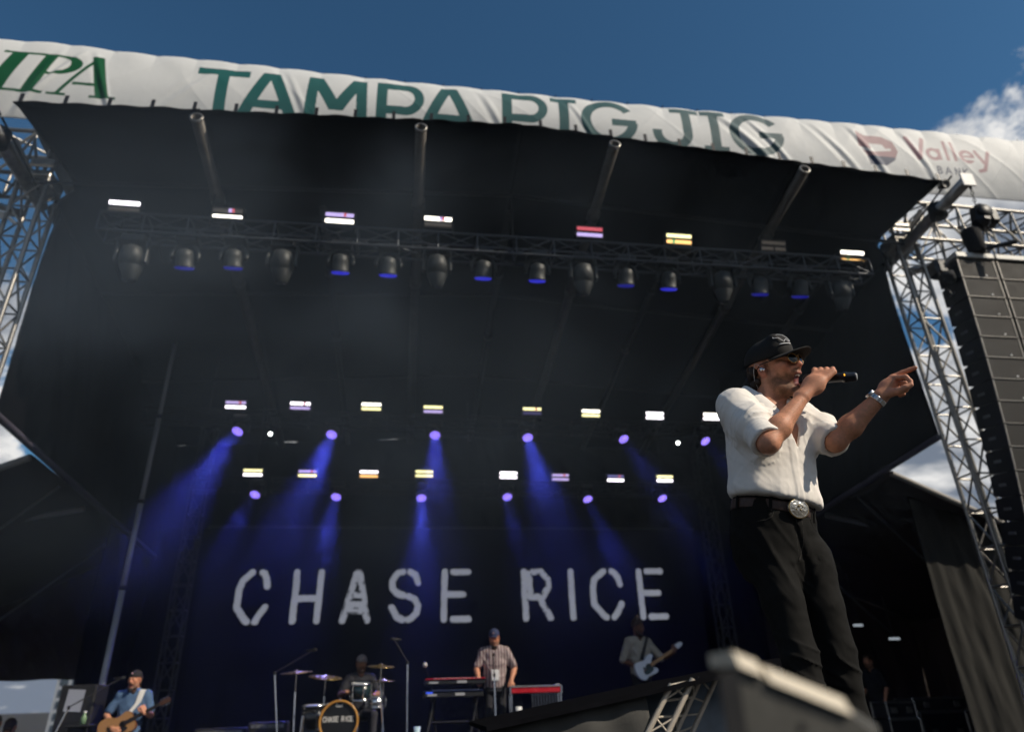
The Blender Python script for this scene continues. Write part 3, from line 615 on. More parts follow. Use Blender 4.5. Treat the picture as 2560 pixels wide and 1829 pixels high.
def wash_head(x, z, lab, lit):
    t = thing('wash_head', lab, 'moving light', (x, FY, z + 0.40), 'wash heads under the front truss')
    MB().bbox((x, FY, z + 0.30), (0.32, 0.26, 0.12), 0.02).build('base', BLKP, t)
    m = MB(); m.path([(x + 0.19 * math.cos(a), FY, z + 0.03 + 0.22 * math.sin(a)) for a in np.linspace(-0.25, math.pi + 0.25, 15)], 0.030, 8); m.build('yoke', BODY, t, True)
    h = MB().lathe((x, FY - 0.06, z + 0.13), (0, 0.50, -1), [(0, 0.05), (0.03, 0.11), (0.12, 0.125), (0.24, 0.125), (0.25, 0.135), (0.28, 0.14)], 18).build('head', BODY, t, True)
    MB().lathe((x, FY + 0.0648, z - 0.1196), (0, 0.50, -1), [(0, 0.135), (0.015, 0.14), (0.03, 0.11)], 18).build('lens', mat('blue_lens_%d' % lit, (0.02, 0.02, 0.2), 0.2, emit=(0.05, 0.05, 1.0), estr=0.18 + 0.3 * lit), h, True)
HD = [(-4.45, 6.27, 1), (-3.67, 6.33, 0), (-2.94, 6.38, 0), (-2.19, 6.35, 1), (-1.27, 6.41, 0), (-0.5, 6.41, 0), (0.3, 6.44, 1), (1.08, 6.46, 0), (2.01, 6.47, 0), (2.81, 6.45, 1), (3.58, 6.48, 0), (4.36, 6.46, 0), (5.35, 6.46, 1), (6.07, 6.46, 0), (6.84, 6.46, 0), (7.62, 6.42, 1)]
nth = ['first', 'second', 'third', 'fourth', 'fifth', 'sixth', 'seventh', 'eighth', 'ninth', 'tenth', 'eleventh', 'twelfth']
ia = ib = 0
for x, z, big in HD:
    if big: spot_head(x * FS, z * FS + 0.05, f'pale tapering spotlight under the front truss, {nth[ia]} of its kind from the left'); ia += 1
    else: wash_head(x * FS, z * FS + 0.05, f'round wash light with blue lens under the front truss, {nth[ib]} from the left', ib in (2, 3, 4, 5, 7) and 1 or 0); ib += 1
# back trusses with strip lights and blue wash beams
for y, z, x0, x1, lab in ((13.6, 5.25, -5.3, 8.2, 'upper back lighting truss across the stage'), (15.3, 4.36, -4.6, 7.2, 'lower back lighting truss in front of the back drape')):
    t = thing('back_truss', lab, 'truss', ((x0 + x1) / 2, y, z), 'back trusses'); truss(t, (x0, y, z), (x1, y, z), (0, 0, 1), 0.28, 0.28, 0.018, 0.8, MATS['black_metal'], 0.010)
    for x in (x0 + 1.2, (x0 + x1) / 2, x1 - 1.2): bar('hanger', t, (x, y, z + 0.14), (x, y, roofz(x, y) - 0.05), 0.012, BLKM)
RA = [(-3.58, 5.51, VI, WC), (-2.31, 5.53, WC, VI), (-0.87, 5.56, WW, YE), (0.42, 5.54, YE, VI), (2.55, 5.57, YE, ((.12, .1, .3), .5)), (3.86, 5.56, WW, YE), (5.32, 5.55, WC, WC), (6.66, 5.57, WW, WC)]
RB = [(-3.44, 4.61, YE, WC), (-2.27, 4.61, VI, YE), (-0.93, 4.62, WC, AM), (0.31, 4.65, YE, YE), (2.25, 4.65, WC, WC), (3.48, 4.62, VI, VI), (4.82, 4.62, ((.2, .2, .5), .8), WC), (6.04, 4.63, YE, WC)]
for i, (x, z, a, b_) in enumerate(RA): blinder((x, 13.5, z), a, b_, f'glowing strip light on the upper back truss, {ordn[i]}', 'strip lights on the upper back truss', 0.9, ((0.75, RE),) if i in (0, 1, 4) else ())
for i, (x, z, a, b_) in enumerate(RB): blinder((x, 15.2, z), a, b_, f'glowing strip light on the lower back truss, {ordn[i]}', 'strip lights on the lower back truss', 0.9, ((0.75, RE),) if i in (1, 5, 6) else ())
def beam_head(p, d, lab, grp, power, size=27, lit=4.0):
    x, y, z = p; t = thing('beam_light', lab, 'moving light', (x, y, z + 0.3), grp); d = Vector(d).normalized()
    MB().bbox((x, y + 0.06, z + 0.25), (0.30, 0.24, 0.10), 0.02).build('base', BLKP, t)
    for s in (-1, 1): MB().bbox((x + s * 0.17, y + 0.06, z + 0.09), (0.035, 0.09, 0.28), 0.01).build('yoke_arm', BLKP, t)
    h = MB().lathe(Vector(p) - d * 0.16, d, [(0, 0.05), (0.04, 0.10), (0.18, 0.135), (0.22, 0.135)], 16).build('head', BLKP, t, True)
    fx, fy, fd = frame(d); c = Vector(p) + d * 0.065
    for k in range(19):
        if k == 0: q = c
        elif k < 7: a = k * math.pi / 3; q = c + (fx * math.cos(a) + fy * math.sin(a)) * 0.045
        else: a = (k - 7) * math.pi / 6; q = c + (fx * math.cos(a) + fy * math.sin(a)) * 0.088
        MB().lathe(q, d, [(-0.01, 0.0165), (0.004, 0.016), (0.010, 0.010)], 8).build('led_cell', mat('violet_led', (0.1, 0.1, 0.2), 0.3, emit=(0.30, 0.20, 1.0), estr=lit * 0.7), h, True)
    ld = bpy.data.lights.new('beam', 'AREA'); ld.shape = 'DISK'; ld.size = 0.19; ld.energy = power; ld.color = (0.12, 0.13, 1.0); ld.spread = R_(size)
    lo = bpy.data.objects.new('beam', ld); C.objects.link(lo); lo.parent = t; lo.location = Vector(p) + d * 0.085 - offset(t); lo.rotation_euler = (-d).to_track_quat('Z', 'Y').to_euler()
WA = [(-3.44, 4.98, -0.75, 1.0), (-1.61, 4.96, -0.55, 1.3), (0.47, 5.0, 0.0, 0.7), (2.42, 5.0, 0.25, 1.6), (4.52, 5.02, 0.75, 0.7), (6.38, 5.02, 0.9, 0.6)]
WB = [(-3.31, 4.16, -0.5, 0.5), (-1.6, 4.13, -0.18, 1.0), (0.26, 4.13, 0.05, 1.0), (2.2, 4.18, 0.2, 0.5), (4.08, 4.15, 0.45, 1.3), (5.89, 4.19, 0.55, 0.7)]
o6 = ['leftmost', 'second from the left', 'third from the left', 'third from the right', 'second from the right', 'rightmost']
for i, (x, z, dx, pw) in enumerate(WA): beam_head((x, 13.5, z), (dx * 0.32, -0.62, -1.0), f'blue beam light under the upper back truss, {o6[i]}', 'blue beam lights, upper row', 18 * pw)
for i, (x, z, dx, pw) in enumerate(WB): beam_head((x, 15.2, z), (dx * 0.40, -0.62, -1.0), f'blue beam light under the lower back truss, {o6[i]}', 'blue beam lights, lower row', 18 * pw)
for x, z, lab in ((-2.81, 4.91, 'tiny bright white spot lamp at the left of the upper back truss'), (5.74, 4.93, 'tiny bright white spot lamp at the right of the upper back truss')):
    t = thing('pin_spot', lab, 'stage light', (x, 13.5, z), 'pin spots'); MB().lathe((x, 13.6, z), (0, -1, -0.2), [(0, 0.05), (0.1, 0.07), (0.16, 0.07)], 12).build('can', BLKM, t, True)
    MB().ball((x, 13.44, z - 0.03), 0.035, 10, 7).build('bulb', mat('pin_bulb', (1, 1, 1), 0.3, emit=(0.95, 1, 0.95), estr=14), t, True)

# ================================================================== hanging line array
CAB = mat('speaker_black', (0.016, 0.016, 0.017), 0.55, noise=0.3); GRILL = mat('speaker_grille', (0.020, 0.018, 0.0155), 0.7, 0.1, noise=0.2, bump=0.6, bscale=320)
TRIM = mat('speaker_edge', (0.34, 0.32, 0.29), 0.45, 0.3, noise=0.2)
def array(x0, lab, n=16):
    t = thing('line_array', lab, 'loudspeaker', (x0 + 0.34, 8.2, 6.3), 'hanging loudspeaker columns')
    a = R_(3.0); p = Vector((x0 + 0.34, 8.0, 6.17))                    # front top centre of the first cabinet
    h = 0.345; w = 0.67; dp = 0.44
    fr = MB(); fr.bbox(p + Vector((0, 0.10, 0.07)), (w + 0.02, 0.30, 0.10), 0.01); fr.build('fly_frame', mat('fly_frame_grey', (0.42, 0.42, 0.40), 0.5, 0.2, noise=0.15), t)
    for i in range(n):
        rt = Matrix.Rotation(a, 3, 'X'); P = lambda x, y, z: p + rt @ Vector((x, y, z))
        c = MB(); pts = [(0, -0.006), (dp * 0.75, -0.008), (dp, -0.03), (dp, -h + 0.03), (dp * 0.75, -h + 0.008), (0, -h + 0.006)]
        vs = [P(sx * w / 2, q[0], q[1]) for sx in (-1, 1) for q in pts]
        c.add(vs, [(0, 1, 2, 3, 4, 5), (11, 10, 9, 8, 7, 6)] + [(q, q + 6, (q + 1) % 6 + 6, (q + 1) % 6) for q in range(6)]); cb = c.build('cabinet', CAB, t)
        MB().bbox(P(0, -0.008, -h / 2), (w - 0.05, 0.012, h - 0.045), 0.004, rt).build('grille', GRILL, cb)
        for sx in (-1, 1): MB().box(P(sx * (w / 2 - 0.012), -0.012, -h / 2), (0.018, 0.018, h - 0.02), rt).build('edge_strip', TRIM, cb)
        MB().box(P(0, -0.012, -h + 0.012), (w - 0.05, 0.018, 0.012), rt).build('edge_strip', TRIM, cb)
        MB().bbox(P(w * 0.17, -0.02, -h + 0.055), (0.035, 0.01, 0.028), 0.004, rt).build('badge', WHITE, cb)
        MB().bbox(P(-w / 2 - 0.006, dp * 0.55, -h * 0.5), (0.014, 0.13, 0.045), 0.004, rt).build('handle', ALUD, cb)
        MB().bbox(P(-w / 2 - 0.006, dp * 0.12, -h + 0.02), (0.016, 0.09, 0.05), 0.004, rt).build('rigging_plate', BLKM, cb)
        p = p + rt @ Vector((0, 0, -h)); a += R_(0.35 + 0.05 * i)
    return t
array(8.55, 'left column of the hanging black loudspeaker array at the right edge')
array(9.27, 'right column of the hanging black loudspeaker array at the right edge')
t = thing('chain_hoist', 'black bagged chain hoist above the loudspeaker array', 'hoist', (9.2, 7.85, 6.45))
MB().bbox((9.16, 7.85, 6.95), (0.27, 0.28, 0.46), 0.085, Matrix.Rotation(R_(12), 3, 'Y')).build('motor_body', BLKP, t); MB().lathe((9.16, 7.69, 6.98), (0, 1, 0), [(0, 0.10), (0.03, 0.13), (0.07, 0.13)], 16).build('brake_cover', BLKP, t, True)
MB().bbox((9.36, 7.88, 6.95), (0.2, 0.24, 0.3), 0.05).build('gearbox', BLKP, t)
m = MB(); m.lathe((8.97, 7.95, 6.28), (0, 0, 1), [(0, 0.10), (0.05, 0.13), (0.40, 0.15), (0.45, 0.14)], 12); m.build('chain_bag', mat('bag_cloth', (0.012, 0.012, 0.014), 0.9), t, True)
def chain(parent, a, b, r=0.010):
    a, b = Vector(a), Vector(b); n = int((b - a).length / 0.06)
    fx, fy, fd = frame(b - a); m = MB()
    for i in range(n):
        c = a + (b - a) * ((i + 0.5) / n); s = fx if i % 2 else fy
        m.path([c + fd * 0.036 * math.cos(q) + s * 0.018 * math.sin(q) for q in np.linspace(0, 2 * math.pi, 9)], r * 0.7, 4)
    return m.build('chain', BLKM, parent, True)
chain(t, (8.98, 7.66, 7.38), (9.16, 7.85, 7.18)); chain(t, (9.22, 7.85, 6.72), (9.42, 7.72, 6.36)); chain(t, (9.14, 7.85, 6.72), (9.10, 8.0, 6.34))
bar('hook', t, (8.93, 7.62, 7.5), (8.99, 7.67, 7.36), 0.022, BLKM)
MB().bbox((9.22, 7.80, 6.34), (0.52, 0.06, 0.06), 0.01, Matrix.Rotation(R_(-32), 3, 'Z')).build('spreader', BLKM, t)
t = thing('cable_pickup', 'small black motor with hanging cable loop left of the array top', 'hoist', (8.35, 8.2, 6.0))
MB().bbox((8.36, 8.2, 6.08), (0.22, 0.26, 0.30), 0.05).build('box', BLKP, t); MB().lathe((8.36, 8.05, 5.92), (0, 0, -1), [(0, 0.09), (0.1, 0.1), (0.16, 0.06)], 12).build('bag', MATS['bag_cloth'], t, True)
chain(t, (8.86, 8.32, 7.34), (8.58, 8.26, 6.86)); bar('cable', t, (8.58, 8.26, 6.86), (8.42, 8.2, 6.22), 0.008, BLKM, 5)
m = MB().path([(8.27, 8.1, 6.0), (8.26, 8.1, 5.8), (8.29, 8.1, 5.66), (8.33, 8.1, 5.60)], 0.008, 5); m.build('loop', BLKM, t, True)
MB().tube((8.33, 8.1, 5.62), (8.35, 8.1, 5.52), 0.018, 8).build('plug', BLKM, t, True)
t = thing('horn_speaker', 'small round black device hanging at the right end of the roof lip', 'speaker', (8.72, 7.85, 7.72))
MB().lathe((8.72, 7.95, 7.62), (0, -1, -0.3), [(0, 0.05), (0.1, 0.08), (0.14, 0.08), (0.12, 0.05)], 14).build('cup', BLKP, t, True); bar('bracket', t, (8.72, 7.9, 7.62), (8.55, 7.85, 7.72), 0.012, BLKM)
# ================================================================== organic surfaces: blended solids meshed with surface nets
def A3(v): return np.asarray(v, float)
class Sdf:
    def __init__(s): s.ops = []
    def _add(s, fn, c, r, k, op): s.ops.append((fn, A3(c), r, k, op)); return s
    def cone(s, a, b, ra, rb=None, k=0.02, op='u', flat=None):          # tapered limb; flat=(axis, factor) squashes it
        a, b = A3(a), A3(b); rb = ra if rb is None else rb; ba = b - a; L2 = max(ba @ ba, 1e-12)
        if flat is not None: ax, fc = A3(flat[0]) / np.linalg.norm(flat[0]), flat[1]
        def fn(P):
            t = np.clip(((P - a) @ ba) / L2, 0, 1); q = P - a - t[:, None] * ba
            if flat is not None: q = q + np.outer(q @ ax, ax) * (1 / fc - 1)
            return (np.sqrt((q * q).sum(1)) - (ra + (rb - ra) * t)) * (1 if flat is None else min(1, fc) ** 0.5)
        return s._add(fn, (a + b) / 2, np.sqrt(L2) / 2 + max(ra, rb), k, op)
    def chain(s, pts, rs, k=0.01, op='u'):
        for i in range(len(pts) - 1): s.cone(pts[i], pts[i + 1], rs[i], rs[i + 1], k if i else k, op)
        return s
    def ball(s, c, r, k=0.02, op='u', M=None):                           # ellipsoid, M columns are its axes
        c = A3(c); r = A3(r) * np.ones(3); M = np.eye(3) if M is None else A3(M)
        def fn(P):
            q = (P - c) @ M; k0 = np.sqrt(((q / r) ** 2).sum(1)); k1 = np.sqrt(((q / r ** 2) ** 2).sum(1)) + 1e-9
            return k0 * (k0 - 1) / k1
        return s._add(fn, c, r.max(), k, op)
    def loft(s, o, ex, ey, ez, sec, k=0.02, op='u', ex_p=2.3):            # stacked elliptic sections (t, cx, cy, rx, ry) along ez
        o, ex, ey, ez = A3(o), A3(ex), A3(ey), A3(ez); sec = A3(sec); tt = np.linspace(sec[0, 0], sec[-1, 0], 60)
        tb = []
        for j in range(1, 5):                                              # smooth the table
            y = np.interp(tt, sec[:, 0], sec[:, j]); ker = np.ones(5) / 5; y = np.convolve(np.pad(y, 2, 'edge'), ker, 'valid'); tb.append(y)
        def fn(P):
            q = P - o; x, y, z = q @ ex, q @ ey, q @ ez
            cx, cy, rx, ry = [np.interp(z, tt, b) for b in tb]
            rr = ((np.abs(x - cx) / rx) ** ex_p + (np.abs(y - cy) / ry) ** ex_p) ** (1 / ex_p)
            d = (rr - 1) * np.minimum(rx, ry); dz = np.maximum(tt[0] - z, z - tt[-1])
            return np.where(dz > 0, np.sqrt(np.maximum(d, 0) ** 2 + dz ** 2), np.maximum(d, dz))
        m = (sec[0, 0] + sec[-1, 0]) / 2
        return s._add(fn, o + ez * m, (sec[-1, 0] - sec[0, 0]) / 2 + sec[:, 3:].max() + np.abs(sec[:, 1:3]).max(), k, op)
    def plane(s, p, n, k=0.01):                                            # keep the side n points away from
        p, n = A3(p), A3(n) / np.linalg.norm(n)
        return s._add(lambda P: (P - p) @ n, p, 1e3, k, 'i')
    def func(s, fn, c, r, k=0.01, op='u'): return s._add(fn, c, r, k, op)
    def eval(s, P, act=None):
        d = np.full(len(P), 1e3)
        for i, (fn, c, r, k, op) in enumerate(s.ops):
            if act is not None and not act[i]: continue
            e_ = fn(P)
            if op == 'u':
                h = np.maximum(k - np.abs(d - e_), 0) / k; d = np.minimum(d, e_) - h * h * k * 0.25
            else:
                g = e_ if op == 'i' else -e_; h = np.maximum(k - np.abs(d - g), 0) / k; d = np.maximum(d, g) + h * h * k * 0.25
        return d
    def mesh(s, h, disp=None, B=10):
        us = [(c, r) for fn, c, r, k, op in s.ops if op == 'u']
        lo = np.min([c - r for c, r in us], 0) - 3 * h - 0.02; hi = np.max([c + r for c, r in us], 0) + 3 * h + 0.02
        nb = np.ceil((hi - lo) / (B * h)).astype(int)
        I = np.stack(np.meshgrid(*[np.arange(n) for n in nb], indexing='ij'), -1).reshape(-1, 3)
        ctr = lo + (I + 0.5) * B * h; br = B * h * 0.9
        D = []
        for fn, c, r, k, op in s.ops:
            lbd = np.sqrt(((ctr - c) ** 2).sum(1)) - r; near = lbd < br + k + 0.03
            dd = np.full(len(ctr), 9.0)
            if near.any(): dd[near] = fn(ctr[near])
            if op != 'u' and r < 100: dd = np.where(near, dd, 9.0)
            D.append(dd)
        D = np.array(D); ks = np.array([o[3] for o in s.ops]); isu = np.array([o[4] == 'u' for o in s.ops]); isi = np.array([o[4] == 'i' for o in s.ops])
        act = D < (br * 1.25 + ks + 0.02)[:, None]; act[isi] = True
        du = np.where(isu[:, None], D, 9.0).min(0); use = (du < br * 1.3 + 0.03) & (du > -br * 3.2)
        lat = np.stack(np.meshgrid(*[np.arange(B + 1)] * 3, indexing='ij'), -1).reshape(-1, 3)
        cells = np.stack(np.meshgrid(*[np.arange(B)] * 3, indexing='ij'), -1).reshape(-1, 3)
        co = np.array([(i, j, k) for i in (0, 1) for j in (0, 1) for k in (0, 1)])
        ci = ((cells[:, None, :] + co) @ np.array([(B + 1) ** 2, B + 1, 1]))
        ed = [(a, b) for a in range(8) for b in range(a + 1, 8) if np.abs(co[a] - co[b]).sum() == 1]
        keys, pos, x_e = [], [], []
        for b in np.nonzero(use)[0]:
            base = I[b] * B; P = lo + (base + lat) * h; d = s.eval(P, act[:, b])
            if disp is not None and np.abs(d).min() < 0.05: d = d + disp(P)
            sg = d < 0
            if sg.all() or not sg.any(): continue
            cv = d[ci]; cs = cv < 0; m = cs.any(1) & ~cs.all(1)
            if not m.any(): continue
            cv, cs, cc = cv[m], cs[m], cells[m]
            acc = np.zeros((len(cc), 3)); cnt = np.zeros(len(cc))
            for a, e2 in ed:
                x = cs[:, a] != cs[:, e2]; t = np.where(x, cv[:, a] / np.where(x, cv[:, a] - cv[:, e2], 1), 0)
                acc += np.where(x[:, None], co[a] + (co[e2] - co[a]) * t[:, None], 0); cnt += x
            keys.append(base + cc); pos.append(lo + (base + cc + acc / cnt[:, None]) * h); x_e.append(cs[:, [0, 4, 2, 1]])
        K = np.concatenate(keys); Pz = np.concatenate(pos); E = np.concatenate(x_e)
        N = (nb * B + 2); code = lambda k: (k[:, 0] * N[1] + k[:, 1]) * N[2] + k[:, 2]
        kc = code(K); od = np.argsort(kc); kc = kc[od]; K = K[od]; Pz = Pz[od]; E = E[od]; F = []
        for ax, (b1, b2) in enumerate(((1, 2), (2, 0), (0, 1))):
            x = E[:, 0] != E[:, ax + 1]; x &= (K[:, b1] > 0) & (K[:, b2] > 0); k0 = K[x]; sgn = E[x, 0]
            o1 = np.zeros(3, int); o1[b1] = 1; o2 = np.zeros(3, int); o2[b2] = 1
            q = []; ok = np.ones(len(k0), bool)
            for kk in (k0, k0 - o1, k0 - o1 - o2, k0 - o2):
                c_ = code(kk); j = np.clip(np.searchsorted(kc, c_), 0, len(kc) - 1); ok &= kc[j] == c_; q.append(j)
            q = np.stack(q, 1)[ok]; sg = sgn[ok]; q[sg] = q[sg][:, ::-1]; F.append(q[:, ::-1])
        F = np.concatenate(F)
        return Pz, F
def sdf_obj(name, S, h, m, parent, colfn=None, disp=None, smooth_it=1, to_world=None, **kw):
    V, F = S.mesh(h, disp)
    for _ in range(smooth_it):                                           # light Laplacian fairing
        acc = np.zeros_like(V); cnt = np.zeros(len(V))
        for a, b in ((0, 1), (1, 2), (2, 3), (3, 0)):
            np.add.at(acc, F[:, a], V[F[:, b]]); np.add.at(acc, F[:, b], V[F[:, a]]); np.add.at(cnt, F[:, a], 1); np.add.at(cnt, F[:, b], 1)
        V = V * 0.5 + 0.5 * acc / np.maximum(cnt, 1)[:, None]
    col = colfn(V) if colfn else None
    if to_world is not None: V = to_world(V)
    me = bpy.data.meshes.new(name); off = np.array(offset(parent)) if parent is not None else np.zeros(3)
    fill_mesh(me, V - off, F, col, True); me.materials.append(m)
    o = bpy.data.objects.new(name, me); return link(o, parent, **kw)
def unit(v): v = A3(v); return v / np.linalg.norm(v)

def head_ops(S, c, f, up, sc=1.0, mouth=0.012, k=0.016):
    """head blended into S; c: middle between the ears, f: facing, up: crown. returns local->world helper"""
    f = unit(f); up = unit(up - f * (A3(up) @ f)); l = np.cross(up, f); M = np.stack([f, l, up], 1)
    p = lambda x, y, z: A3(c) + M @ A3((x, y, z)) * sc
    b = lambda x, y, z, r, kk=k, op='u': S.ball(p(x, y, z), A3(r) * sc, kk, op, M)
    cn = lambda a, e, ra, rb, kk=k, op='u': S.cone(p(*a), p(*e), ra * sc, rb * sc, kk, op)
    b(-0.012, 0, 0.042, (0.098, 0.077, 0.083)); b(0.030, 0, -0.020, (0.066, 0.062, 0.088))
    jd = mouth
    for s_ in (-1, 1):
        cn((-0.012, s_ * 0.056, -0.045), (0.018, s_ * 0.050, -0.088 - jd * 0.5), 0.022, 0.021, 0.02)
        cn((0.018, s_ * 0.050, -0.088 - jd * 0.5), (0.072, s_ * 0.016, -0.113 - jd), 0.021, 0.019, 0.02)
        b(0.062, s_ * 0.044, -0.018, (0.026, 0.022, 0.024)); b(0.100, s_ * 0.033, 0.004, (0.017, 0.019, 0.013), 0.012, 's')
        b(0.089, s_ * 0.033, 0.003, (0.013, 0.013, 0.012), 0.004)
        cn((0.104, s_ * 0.012, -0.038), (0.096, s_ * 0.017, -0.040), 0.0085, 0.007, 0.008)
        b(-0.016, s_ * 0.080, -0.006, (0.021, 0.008, 0.033), 0.006); b(-0.014, s_ * 0.088, -0.004, (0.011, 0.006, 0.018), 0.006, 's'); b(-0.010, s_ * 0.079, -0.032, (0.010, 0.007, 0.010), 0.006)
        cn((0.094, s_ * 0.018, 0.020), (0.080, s_ * 0.046, 0.019), 0.010, 0.009, 0.014)
    b(0.080, 0, -0.116 - jd, (0.024, 0.024, 0.021))
    cn((0.094, 0, 0.010), (0.114, 0, -0.026), 0.0085, 0.0115, 0.012); b(0.116, 0, -0.030, (0.012, 0.012, 0.0105), 0.008)
    b(0.088, 0, -0.056, (0.016, 0.030, 0.020), 0.016)
    if mouth > 0.004:
        b(0.098, 0, -0.074 - jd * 0.45, (0.030, 0.022, 0.006 + jd * 0.75), 0.006, 's')
        b(0.066, 0, -0.086 - jd, (0.024, 0.017, 0.008), 0.006)
    cn((0.101, -0.016, -0.063), (0.101, 0.016, -0.063), 0.0055, 0.0055, 0.006); cn((0.096, -0.015, -0.088 - jd * 0.95), (0.096, 0.015, -0.088 - jd * 0.95), 0.0065, 0.0065, 0.008)
    return p, M
SKIN = (0.58, 0.265, 0.158)
def head_color(V, c, M, sc, base, beard, hairc, lip=(0.30, 0.10, 0.08), mouth=0.012):
    q = (V - A3(c)) @ M / sc; x, y, z = q.T; col = np.tile(A3(base), (len(V), 1))
    col *= (1 + 0.12 * fbm(V[:, 0] * 30, V[:, 1] * 30, V[:, 2] * 30, 3, 3))[:, None]
    inh = (z > -0.16) & (z < 0.15) & (np.abs(y) < 0.10) & (x > -0.13) & (x < 0.14)
    red = np.exp(-(((x - 0.11) / 0.02) ** 2 + (y / 0.02) ** 2 + ((z + 0.03) / 0.015) ** 2)) + 0.5 * np.exp(-(((np.abs(y) - 0.05) / 0.02) ** 2 + ((z + 0.02) / 0.02) ** 2)) * (x > 0.03) + (np.abs(y) > 0.078) * 0.7 * (np.abs(z) < 0.05) * (x > -0.05) * (x < 0.02)
    col = np.where(inh[:, None], col * (1 - 0.25 * np.clip(red, 0, 1)[:, None] * A3((0, 1, 1))), col)
    if beard is not None:
        n = fbm(V[:, 0] * 60, V[:, 1] * 60, V[:, 2] * 60, 3, 9)
        line = -0.048 - 0.012 * np.clip((x - 0.0) / 0.09, -1, 1)
        soft = np.clip((line + 0.010 - z) / 0.022 + 0.5 * n, 0, 1) * np.clip((x + 0.015) / 0.025, 0, 1); bm_ = inh & (z > -0.155) & (x < 0.11)
        mo = inh & (x > 0.085) & (z < -0.043) & (z > -0.060) & (np.abs(y) < 0.034); sb = inh & (np.abs(y) > 0.055) & (x > -0.002) & (x < 0.014 + 0.004 * n) & (z < 0.03)
        w = np.clip(np.maximum(bm_ * soft * 0.80, np.maximum(mo * 0.7, sb * 0.5)) * (0.85 + 0.6 * n), 0, 1)
        col = col * (1 - w[:, None]) + A3(beard) * w[:, None]
    lp = inh & (x > 0.088) & (np.abs(y) < 0.025) & (((z < -0.058) & (z > -0.069)) | ((z < -0.080 - mouth * 0.9) & (z > -0.098 - mouth)))
    col[lp] = A3(lip) * 0.6 + col[lp] * 0.4
    cav = inh & (x > 0.03) & (x < 0.094) & (np.abs(y) < 0.021) & (z < -0.066) & (z > -0.084 - mouth)
    if mouth > 0.004: col[cav] = A3((0.16, 0.035, 0.03))
    br = inh & (x > 0.06) & (z > 0.018) & (z < 0.030) & (np.abs(y) > 0.012) & (np.abs(y) < 0.055); col[br] = A3(hairc) * 0.7 + col[br] * 0.3
    return col
def hand_ops(S, wrist, fwd, palm, side, sc=1.0, curl=(0.6, 0.7, 0.8, 0.9), thumb=0.5, k=0.006):
    """generic hand: fwd towards the fingers, palm normal, side: towards the thumb; curl 0 straight .. 1.6 fist"""
    w = A3(wrist); fwd = unit(fwd); palm = unit(A3(palm) - fwd * (A3(palm) @ fwd)); side = unit(side - fwd * (A3(side) @ fwd) - palm * (A3(side) @ palm))
    for i, (sx, ln) in enumerate(((0.030, 0.078), (0.010, 0.086), (-0.010, 0.080), (-0.029, 0.062))):
        mcp = w + (fwd * 0.088 + side * sx) * sc; S.cone(w + side * sx * 0.6 * sc, mcp, 0.018 * sc, 0.0125 * sc, 0.016)
        a = curl[i] * 0.55; p0 = mcp; r0 = 0.0105
        for j, fr in enumerate((0.46, 0.30, 0.24)):
            d = fwd * math.cos(a) + palm * math.sin(a); p1 = p0 + d * ln * fr * sc; S.cone(p0, p1, r0 * sc, (r0 - 0.001) * sc, k); p0 = p1; r0 -= 0.001; a += curl[i] * 0.95
    b0 = w + (fwd * 0.025 + side * 0.022 + palm * 0.008) * sc; b1 = b0 + (fwd * 0.035 + side * 0.028 + palm * 0.012) * sc
    b2 = b1 + (fwd * 0.030 + side * (0.016 - 0.02 * thumb) + palm * 0.016 * thumb) * sc; b3 = b2 + (fwd * 0.022 - side * 0.012 * thumb + palm * 0.012 * thumb) * sc
    S.chain([b0, b1, b2, b3], [0.016 * sc, 0.0135 * sc, 0.0115 * sc, 0.0095 * sc], 0.008)

SKM = mat('skin', SKIN, 0.55, attr='Col', noise=0.14, nscale=70, bump=0.3, bscale=260, spec=0.28); SKM.node_tree.nodes['Principled BSDF'].inputs['Subsurface Weight'].default_value = 0.06
SKM.node_tree.nodes['Principled BSDF'].inputs['Subsurface Radius'].default_value = (0.01, 0.004, 0.002)
HAIR = mat('brown_hair', (0.035, 0.020, 0.012), 0.6, bump=0.8, bscale=90, noise=0.4, nscale=40)

# ------------------------------------------------------------------ the singer; local axes: r to the right across the view, v away, z up
az = R_(30.5); ER = np.array((math.cos(az), -math.sin(az), 0)); EV = np.array((math.sin(az), math.cos(az), 0)); EZ = np.array((0, 0, 1.0))
RM = np.stack([ER, EV, EZ], 1); SO = EV * 3.0
tw = lambda V: V @ RM.T + SO
tf, tr = np.array((0.63, -0.775, 0)), np.array((0.775, 0.63, 0))          # torso front, towards his left
singer = thing('person', 'man singing in white shirt, black cap and jeans, pointing with outstretched arm', 'person', tuple(tw(np.array((0, 0, -0.40)))), None)
hc, hf, hu = A3((0.075, -0.02, 1.285)), A3((0.86, -0.51, 0.02)), A3((-0.10, -0.17, 1.0))
Rsh, Rel, Rwr = A3((-0.112, -0.115, 1.095)), A3((-0.010, -0.285, 0.868)), A3((0.150, -0.185, 1.060))
Lsh, Lel, Lwr = A3((0.140, 0.135, 1.085)), A3((0.245, -0.050, 0.905)), A3((0.440, -0.080, 1.050))
S = Sdf()
hp, HM = head_ops(S, hc, hf, hu, 1.0, 0.030)
S.cone(hp(-0.022, 0, -0.045), (0.012, 0.005, 1.10), 0.057, 0.062, 0.03)
for s_ in (-1, 1): S.cone(hp(-0.015, s_ * 0.055, -0.045), A3((0.030, -0.050, 1.075)) + tr * s_ * 0.02, 0.016, 0.013, 0.02)
S.cone(hp(0.045, 0, -0.09), (0.035, -0.03, 1.12), 0.030, 0.035, 0.03)
